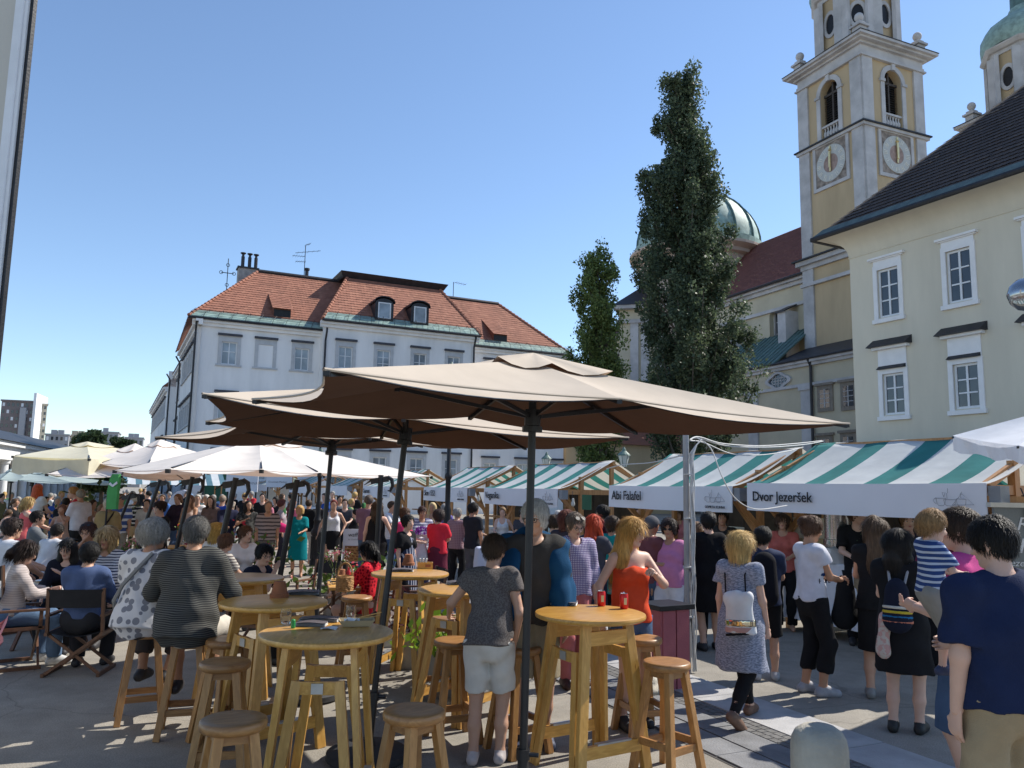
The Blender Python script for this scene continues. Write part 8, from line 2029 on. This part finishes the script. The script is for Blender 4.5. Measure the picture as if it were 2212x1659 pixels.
i = PEOPLE['pinkbag']; thing_blob('pink_handbag', 'bright pink handbag of the woman turned away', 'bag', i, [pr(A3(.28, .0, .98), A3(.28, .1, .95), .12, .1, 1.8, A3(1, 0, 0), sm=.04)], .025, clothmat((.6, .03, .16)))
person('blackjacket', 'man in black jacket and white trousers seen from behind', 667, 1080, 21, 15, 'stand', ('jacket', BLK, .88), ('trousers', (.55, .52, .46)), ('short', (.05, .03, .02)), SKIN, ('down', 'down'), fat=1.1)
person('papers', 'dark haired person in black camouflage tee holding papers', 537, 1082, 18.5, 160, 'stand', ('tee', (.02, .02, .02, 'specks', (.06, .06, .055), 18), .86, .7), ('shorts', (.12, .11, .09)), ('wavy', DKH, .2), SKIN_T, ('down', 'high'), yaw=-20, nod=-14, fat=1.15)
person('strapblack', 'man in white tee and navy jacket with camera strap by the slanted post', 495, 1078, 18.5, 150, 'stand', ('jacket', (.02, .022, .05), .88), ('trousers', BLK), ('short', DKH), SKIN, ('front', 'front'))
person('vendor', 'dark haired vendor in black at the waffle counter', 770, 1100, 19, -80, 'stand', ('tee', BLK, .9, .8), ('trousers', BLK), ('bun', DKH), SKIN_P, ('front', 'front'), fem=1)
person('veganwoman', 'woman in white vest serving at the Veganika stall', 1086, 1096, 18.6, 185, 'stand', ('tank', (.66, .66, .66), .9), ('trousers', (.05, .05, .08)), ('bun', (.22, .13, .06)), SKIN_P, ('side', 'front'), fem=1, nod=12)
person('maroonvendor', 'man in dark maroon tee and glasses at the Abi Falafel stall end', 1304, 1092, 13.4, -70, 'stand', ('tee', (.06, .012, .02), .88, .8), ('trousers', BLK), ('short', DKH), SKIN_T, ('front', 'front'), glasses='clear')
person('stallman', 'man in black tee behind the steel urn of the nearest stall', 1850, 1092, 11.2, 200, 'stand', ('tee', BLK, .88, .8), ('trousers', BLK), ('short', (.12, .06, .035)), SKIN_P, ('front', 'front'), yaw=-60)
person('stallboy', 'young vendor behind the nearest counter near the boy', 1960, 1106, 10.6, 195, 'stand', ('tee', (.03, .03, .05), .88, .8), ('trousers', BLK), ('short', (.2, .11, .05)), SKIN_P, ('front', 'front'))
person('teallady', 'dark haired woman in turquoise top bending by the Veganika stall', 1196, 1116, 12.4, 120, 'stand', ('tee', (.04, .36, .40), .88, .6), ('trousers', JEAN), ('curly', (.05, .025, .02)), SKIN_P, ('front', 'front'), fem=1, nod=20)
person('brunette', 'woman with auburn bob behind the gingham man', 1222, 1104, 11.4, 30, 'stand', ('cap', (.05, .04, .05), .9), ('trousers', BLK), ('bob', (.12, .035, .02)), SKIN_P, ('front', 'front'), fem=1)
person('greencurl', 'curly haired woman in teal dress behind the orange top', 1322, 1118, 11.8, 40, 'stand', ('tee', (.01, .25, .24), .6, .6), ('trousers', BLK), ('curly', (.05, .03, .02)), SKIN_T, ('front', 'front'), fem=1, fat=1.2)
# ---- seated guests
person('sweater', 'grey haired man in dark finely striped sweater on a bar stool', 430, 1121, 6.72, -6, 'stool', ('sweater', (.035, .035, .037, 'stripeh', (.12, .12, .11), 62), .93, .6), ('shorts', (.55, .51, .45)), ('short', (.11, .105, .10)), SKIN_T, ((.26, .36, 1.14), (.26, .36, 1.14)), lean=6, fat=1.42, nod=4, seat=.775, loc=(STO['s12'].x, STO['s12'].y), shoulder=1.06)
i = person('dots', 'grey haired woman in white blouse with grey polka dots on a bar stool', 322, 1130, 6.95, 8, 'stool', ('loose', (.60, .60, .63, 'dots', (.20, .21, .25), 13), .93, .7), ('capri', (.06, .055, .06)), ('curly', (.30, .29, .27)), SKIN_T, ((.2, .36, 1.1), (.2, .36, 1.1)), lean=7, fem=1, fat=1.25, yaw=28, glasses='clear', seat=.775, loc=(STO['s11'].x, STO['s11'].y))
T = i['T']; mb = MB(); mb.tube([wpt(i, T(*q)) for q in ((.08, -.09, 1.475), (.0, -.165, 1.33), (-.1, -.18, 1.2), (-.2, -.12, 1.06), (-.24, -.02, .98))], .018, 6); o = mb.build('bag_strap', clothmat((.24, .24, .24)), None); tag(o, 'grey shoulder strap across the dotted blouse', 'strap')
person('denim', 'man in blue denim shirt with black hair sitting with his back turned', 222, 1174, 8.8, -8, 'sit', ('long', (.075, .11, .22), .95), ('trousers', (.03, .03, .035)), ('short', (.008, .007, .007)), SKIN, ('table', 'table'), lean=6, fat=1.15, loc=CH['c2'])
i = person('ponytail', 'woman with long ponytail in striped beige top looking at a phone', 84, 1171, 9.0, 55, 'sit', ('long', (.46, .40, .38, 'stripeh', (.36, .31, .3), 40), .95, 1.7), ('trousers', (.1, .16, .26)), ('pony', (.03, .02, .018), .34), SKIN_P, ((.05, .36, 1.22), (.05, .38, 1.2)), lean=5, fem=1, nod=18, loc=CH['c1'], shoe=(.5, .5, .5))
ph = wpt(i, i['wri'][1]); mb = MB(); mb.box(ph + V((.08, .08, .06)), (.08, .15, .01), Matrix.Rotation(.6, 3, 'X') @ Matrix.Rotation(.5, 3, 'Z')); o = mb.build('phone', PAPER, bevel=.004); tag(o, 'white phone held by the ponytail woman', 'phone')
ck = CH['c1']; mb = MB(); rg = np.random.default_rng(4)
mb.grid([[V((ck[0] - .45 + .62 * a / 12, ck[1] - .34 + .08 * math.sin(a * .9), 0)) + V((.02 * math.sin(b * 1.7 + a), -.03 * b + .05 * math.sin(a * .8 + b), .60 - .052 * b - .10 * math.sin(math.pi * a / 12) + .02 * math.sin(a * 2.3 + b))) for a in range(13)] for b in range(7)])
o = mb.build('pink_cloth', clothmat((.62, .26, .28)), smooth=True); tag(o, 'pink cloth hanging over the far left director chair', 'cloth')
person('blackhair', 'woman with long black hair and fringe facing the camera', 148, 1166, 9.9, 165, 'sit', ('long', (.012, .012, .02), .95), ('trousers', BLK), ('long', (.008, .007, .007), .36), SKIN_P, ((.02, .26, 1.36), 'table'), lean=8, fem=1, nod=14, yaw=10, seat=.46)
person('oliveface', 'woman in olive tee resting her chin on her hand', 193, 1131, 11.4, 175, 'sit', ('tee', (.10, .10, .085), .95, .6), ('trousers', BLK), ('short', (.06, .03, .02)), SKIN_T, ('table', 'face'), lean=6, fem=1, fat=1.15, nod=4, glasses='head')
person('smoker', 'blonde woman in navy striped top raising a hand', 235, 1141, 10.4, 180, 'sit', ('long', (.55, .55, .58, 'stripeh', (.03, .035, .08), 30), .95, 1.6), ('trousers', BLK), ('bob', (.40, .27, .13)), SKIN_T, ('table', (.16, .24, 1.34)), lean=5, fem=1, fat=1.15, nod=8)
person('whitetee1', 'man in white tee sitting with his back turned at the left edge', 45, 1123, 10.8, 22, 'sit', ('tee', (.62, .62, .64), .93, .7), ('trousers', JEAN), ('short', (.03, .02, .015)), SKIN, ('table', 'table'), lean=8, fat=1.15, glasses='head', loc=CH['c3'])
person('baldman', 'bald man in black shirt at the left edge', 17, 1117, 12.2, 60, 'sit', ('polo', BLK, .93, .8), ('trousers', BLK), ('bald', (.2, .15, .1)), SKIN, ('table', 'table'), lean=4, fat=1.15, yaw=20)
person('whitetee2', 'man in white tee bending over a table in the left group', 124, 1134, 13.4, 20, 'sit', ('tee', (.62, .62, .64), .93, .7), ('trousers', BLK), ('short', (.02, .015, .012)), SKIN, ('table', 'table'), lean=16, fat=1.1)
person('baretop', 'woman in beige strap top with sunglasses behind the white tee man', 135, 1092, 17, 170, 'sit', ('tank', (.42, .30, .24), .93), ('trousers', BLK), ('curly', (.16, .07, .04)), SKIN_T, ('face', 'table'), fem=1, fat=1.15, glasses='dark', seat=.75)
person('greytee2', 'dark haired person in grey tee left of the bread basket', 80, 1105, 13.6, 60, 'sit', ('tee', (.13, .14, .15), .93, .7), ('trousers', BLK), ('short', (.02, .015, .012)), SKIN, ('table', 'table'), seat=.6)
person('coralblond', 'blonde woman in coral top seated at the far left', 60, 1075, 15.4, 40, 'sit', ('tank', (.6, .12, .12), .93), ('trousers', BLK), ('pony', (.45, .30, .12), .3), SKIN_P, ('table', 'table'), fem=1, seat=.85)
person('whitetee3', 'woman in white tee with hair bun facing right at a sunlit table', 546, 1138, 12.5, 140, 'sit', ('tee', (.66, .65, .65), .95, .7), ('trousers', BLK), ('bun', (.10, .05, .03)), SKIN_P, ('table', 'table'), fem=1, yaw=-22, lean=6, loc=CH['c9'])
person('stripeblond', 'man in striped tee with blonde woman beyond, back turned by the sweater man', 486, 1155, 11.2, 40, 'sit', ('tee', (.45, .42, .38, 'stripeh', (.12, .1, .1), 26), .95, .7), ('trousers', BLK), ('short', (.12, .06, .035)), SKIN, ('table', 'table'), fat=1.05, lean=6)
person('blondchild', 'blonde bobbed child in white top beside the striped tee man', 466, 1134, 12.8, 20, 'sit', ('tee', (.66, .66, .64), .95, .7), ('trousers', JEAN), ('bob', (.52, .34, .10)), SKIN_P, ('table', 'table'), fem=1, hs=1.08)
person('headhand', 'man in navy tee and glasses resting his head on one hand', 586, 1178, 9.5, 105, 'sit', ('tee', (.015, .018, .035), .95, .7), ('trousers', BLK), ('short', (.008, .007, .007)), SKIN_P, ('table', (-.02, .20, 1.47)), lean=10, yaw=28, nod=10, glasses='clear', loc=CH['c4'])
person('reddress', 'woman in red patterned dress with dark ponytail sitting in profile', 806, 1172, 10.35, -75, 'sit', ('long', (.62, .02, .035, 'dots', (.2, .0, .01), 26), .95, 1.2), ('skirt', (.62, .02, .035), .7), ('pony', (.012, .01, .01), .16), SKIN_P, ('table', 'lap'), fem=1, lean=4, nod=8, loc=CH['c6'])
# ---- standing on the terrace
person('polo', 'elderly man in white polo with red collar standing at the left tables', 176, 1058, 18.5, -62, 'stand', ('polo', (.64, .60, .62), .86, .85), ('trousers', (.03, .03, .03)), ('short', (.25, .22, .18)), SKIN_T, ((.22, .2, .92), 'down'), fat=1.15, glasses='clear')
i = PEOPLE['polo']; blob('red_collar', [pr(i['T'](-.05, 0, 1.455), i['T'](.05, 0, 1.455), .05 * i['s'], sm=.02)], .018, clothmat((.6, .03, .09)), i['root'])
i = person('tanjacket', 'white haired woman in tan jacket with dark shoulder strap', 236, 1078, 16, -18, 'stand', ('jacket', (.30, .215, .095), .78), ('trousers', (.05, .045, .04)), ('curly', (.55, .47, .33)), SKIN, ('front', 'front'), fem=1, fat=1.3)
T = i['T']; strap(i, i['root'], [T(.12, -.05, 1.49), T(.05, -.17, 1.33), (T(-.06, -.2, 1.15)), T(-.18, -.15, .98)], .016, clothmat((.03, .02, .015)), 'shoulder_strap')
person('suit', 'person in dark suit with dark hair standing at the tables', 143, 1076, 18.5, -10, 'stand', ('jacket', (.012, .013, .018), .8), ('trousers', BLK), ('short', (.015, .012, .01)), SKIN, ('front', 'front'), lean=8, fat=1.1)
person('waitress2', 'waitress in black tee with bun looking down behind the dotted blouse', 348, 1084, 13.8, 215, 'stand', ('tee', BLK, .9, .6), ('trousers', (.35, .03, .06)), ('bun', (.03, .018, .015)), SKIN_P, ('front', 'front'), fem=1, nod=18)
person('redlean', 'blond person in red tee bending over far tables', 160, 1052, 19, 250, 'stand', ('tee', (.5, .04, .05), .88, .7), ('trousers', BLK), ('short', (.38, .2, .08)), SKIN_P, ('front', 'front'), lean=20)
person('redhead2', 'red haired woman in white top under the grey green parasol', 82, 1046, 20, 10, 'stand', ('tee', W_, .9, .5), ('trousers', JEAN), ('long', (.5, .09, .03), .3), SKIN_P, ('front', 'front'), fem=1)
person('bluestripe', 'man in blue and white striped polo behind the tan jacket woman', 263, 1068, 18.5, 175, 'stand', ('polo', (.06, .10, .26, 'stripeh', (.6, .62, .66), 7), .86, .8), ('shorts', (.25, .24, .2)), ('buzz', (.2, .15, .1)), SKIN_T, ('down', 'front'), fat=1.2, glasses='dark')
person('sunface', 'sunlit woman with sunglasses seated by the green flag', 221, 1090, 17.5, 120, 'sit', ('tank', (.5, .35, .28), .93), ('trousers', BLK), ('pony', (.2, .1, .05), .2), SKIN, ('table', 'table'), fem=1, glasses='dark', seat=.7)
person('bluestrap', 'woman with blue bag beside the white polo man', 200, 1080, 19, 100, 'stand', ('tank', (.35, .26, .22), .86), ('skirt', (.12, .22, .45), .5), ('pony', (.05, .03, .02), .2), SKIN_T, ('down', 'front'), fem=1, glasses='dark')
# ---- walkers in the middle distance
for k, (u, v, Y, th, tp, bt, hr, fm, lab) in enumerate((
    (386, 1069, 17.5, 200, ('jacket', (.03, .02, .035), .86), JEAN, ('pony', (.2, .1, .05), .2), 1, 'girl in open dark jacket and black tee near the pale blue flag'),
    (428, 1069, 18.5, 170, ('tee', W_, .88, .7), (.3, .3, .35), ('short', (.5, .48, .45)), 1, 'grey haired woman in white tee left of the long haired woman'),
    (447, 1069, 20.5, 200, ('tee', (.02, .30, .30), .88, .7), BLK, ('short', (.55, .5, .45)), 0, 'white haired man in turquoise tee'),
    (458, 1073, 16.5, 190, ('jacket', (.13, .09, .08), .86), BLK, ('long', (.03, .02, .018), .34), 1, 'long haired woman in brown jacket leaning forward'),
    (481, 1070, 17.6, 10, ('tee', (.02, .07, .42), .86, .8), (.02, .025, .06), ('buzz', (.25, .2, .16)), 0, 'man in bright blue tee seen from behind'),
    (412, 1070, 16.8, 185, ('tank', (.5, .38, .33), .86), (.4, .33, .28), ('long', (.16, .08, .045), .36), 1, 'woman with long hair in beige strap dress behind the slanted post'),
    (352, 1070, 21, 175, ('tee', (.06, .16, .45), .88, .7), (.2, .2, .22), ('short', (.1, .06, .04)), 0, 'person in light blue tee behind the waitress'),
    (318, 1079, 17.5, 160, ('tee', (.6, .6, .58), .88, .7), BLK, ('short', DKH), 0, 'boy in white tee walking between the leaning posts'),
    (293, 1071, 19.5, 10, ('polo', (.02, .02, .03, 'stripeh', (.5, .5, .5), 9), .86, .8), KHAKI, ('short', (.5, .46, .42)), 0, 'white haired person in black striped top seen from behind'),
    (336, 1072, 20, 190, ('tee', (.55, .03, .04), .88, .7), BLK, ('short', (.06, .04, .03)), 1, 'person in red tee right of the leaning posts'),
    (568, 1066, 21, 170, ('tee', BLK, .88, .7), BLK, ('short', DKH), 0, 'dark vendor under the small striped stall'),
    (633, 1078, 20, 100, ('tee', (.12, .02, .05), .88, .7), BLK, ('short', DKH), 0, 'dark haired customer in wine red behind the teal dress'),
    (690, 1082, 20.5, 190, ('tee', (.03, .03, .03), .88, .7), BLK, ('short', (.06, .04, .03)), 0, 'customer in black left of the white top woman'),
    (746, 1078, 18.2, 175, ('tee', (.05, .05, .06), .88, .7), BLK, ('short', (.05, .03, .02)), 0, 'person in dark tee behind the white top woman'),
    (935, 1086, 17, 200, ('tank', (.5, .36, .22), .88), (.3, .2, .15), ('long', (.55, .40, .2), .3), 1, 'blonde woman in yellow dress under the Slon banner'),
    (960, 1090, 16.5, 20, ('tee', (.15, .12, .34), .88, .7), BLK, ('short', (.3, .28, .26)), 0, 'person in violet tee behind the red tee woman'),
    (1128, 1100, 15.8, 160, ('tee', (.06, .06, .07), .88, .7), BLK, ('bun', DKH), 1, 'dark haired woman left of the tall man'),
    (1206, 1104, 14.2, 20, ('tee', (.35, .5, .55), .88, .7), BLK, ('short', (.55, .53, .5)), 1, 'white haired woman in pale blue top behind the turquoise woman'),
    (1380, 1098, 15.6, 190, ('long', (.25, .38, .62), .88), BLK, ('short', (.1, .06, .04)), 0, 'vendor in light blue shirt inside the Abi Falafel stall'),
    (1466, 1098, 14.2, 200, ('tee', (.5, .2, .26), .88, .7), BLK, ('pony', (.1, .06, .04), .2), 1, 'vendor in rose tee inside the Abi Falafel stall'),
    (1560, 1104, 12.6, 195, ('tee', (.03, .03, .03), .88, .7), BLK, ('short', DKH), 0, 'vendor in black at the right of the Abi Falafel stall'),
    (1690, 1110, 11.6, 200, ('tee', (.45, .12, .1), .88, .7), BLK, ('pony', (.1, .06, .04), .2), 1, 'vendor in brick red inside the nearest stall'),
    (2030, 1128, 9.0, 20, ('tee', (.12, .02, .05), .88, .7), BLK, ('short', DKH), 0, 'short person in dark red half hidden behind the boy'))):
    Y *= 1.15 if Y > 13 else 1.05
    person('w%d' % k, lab, u, v, Y, th, 'walk' if k % 3 == 0 and Y > 15 else 'stand', tp, ('trousers', bt), hr, (SKIN, SKIN_P, SKIN_T)[k % 3], ('front' if k % 2 else 'down', 'down' if k % 4 else 'front'), fem=fm, fat=1 + .12 * (k % 3))
# ---- the crowd farther off
rnd = random.Random(11); used_l = set()
CTOP = [('white', W_), ('black', BLK), ('navy', NAVY), ('red', (.5, .03, .04)), ('light blue', (.22, .34, .52)), ('grey', (.2, .2, .21)), ('beige', (.45, .36, .27)), ('green', (.05, .16, .06)), ('pink', (.5, .18, .24)), ('brown', (.12, .06, .04)), ('blue', (.03, .08, .3)), ('olive', (.13, .12, .06))]
CHR = [('dark haired', DKH), ('brown haired', BRH), ('fair haired', BLH), ('grey haired', GRYH)]
PLACES = [(-8, 60, 21, 32, 'at the far left tables'), (60, 140, 22, 34, 'under the grey green parasols'), (140, 215, 22, 32, 'near the leafy planter'), (262, 330, 26, 45, 'between the leaning posts'), (330, 420, 27, 42, 'beyond the pale blue flag'), (420, 520, 24, 34, 'in front of the palace wall'), (520, 640, 24, 32, 'by the small striped stalls'), (690, 800, 23, 30, 'behind the white top woman')]
cols_used = {}
for u0, u1, y0, y1, pl in PLACES:
    n = 9 if u1 < 330 else 6
    for k in range(n):
        for _ in range(20):
            ct, ch = rnd.choice(CTOP), rnd.choice(CHR); lab = 'distant %s person in %s %s' % (ch[0], ct[0], pl)
            if lab not in used_l: break
        used_l.add(lab)
        u = u0 + (u1 - u0) * (k + .5 + rnd.uniform(-.4, .4)) / n; Y = rnd.uniform(y0, y1); hgt = rnd.uniform(1.5, 1.72)
        seated = u < 215 and rnd.random() < .55
        if seated: hgt = 1.25
        vt = 1046 + (u - CX) * .005 + (2 - hgt) * F / Y
        person('crowd', lab, u, vt, Y, rnd.choice((0, 30, 90, 150, 180, 210, 270, 330)), 'sit' if seated else rnd.choice(('stand', 'stand', 'walk')), ('tee', ct[1], .88, .7), ('trousers', rnd.choice((BLK, JEAN, KHAKI, (.1, .1, .1)))), (rnd.choice(('short', 'short', 'bob', 'pony')), ch[1]), rnd.choice((SKIN, SKIN_P, SKIN_T)), (rnd.choice(('down', 'front', 'swing')), rnd.choice(('down', 'front'))), fem=rnd.randint(0, 1), fat=rnd.uniform(.95, 1.25), group='distant crowd on the market')
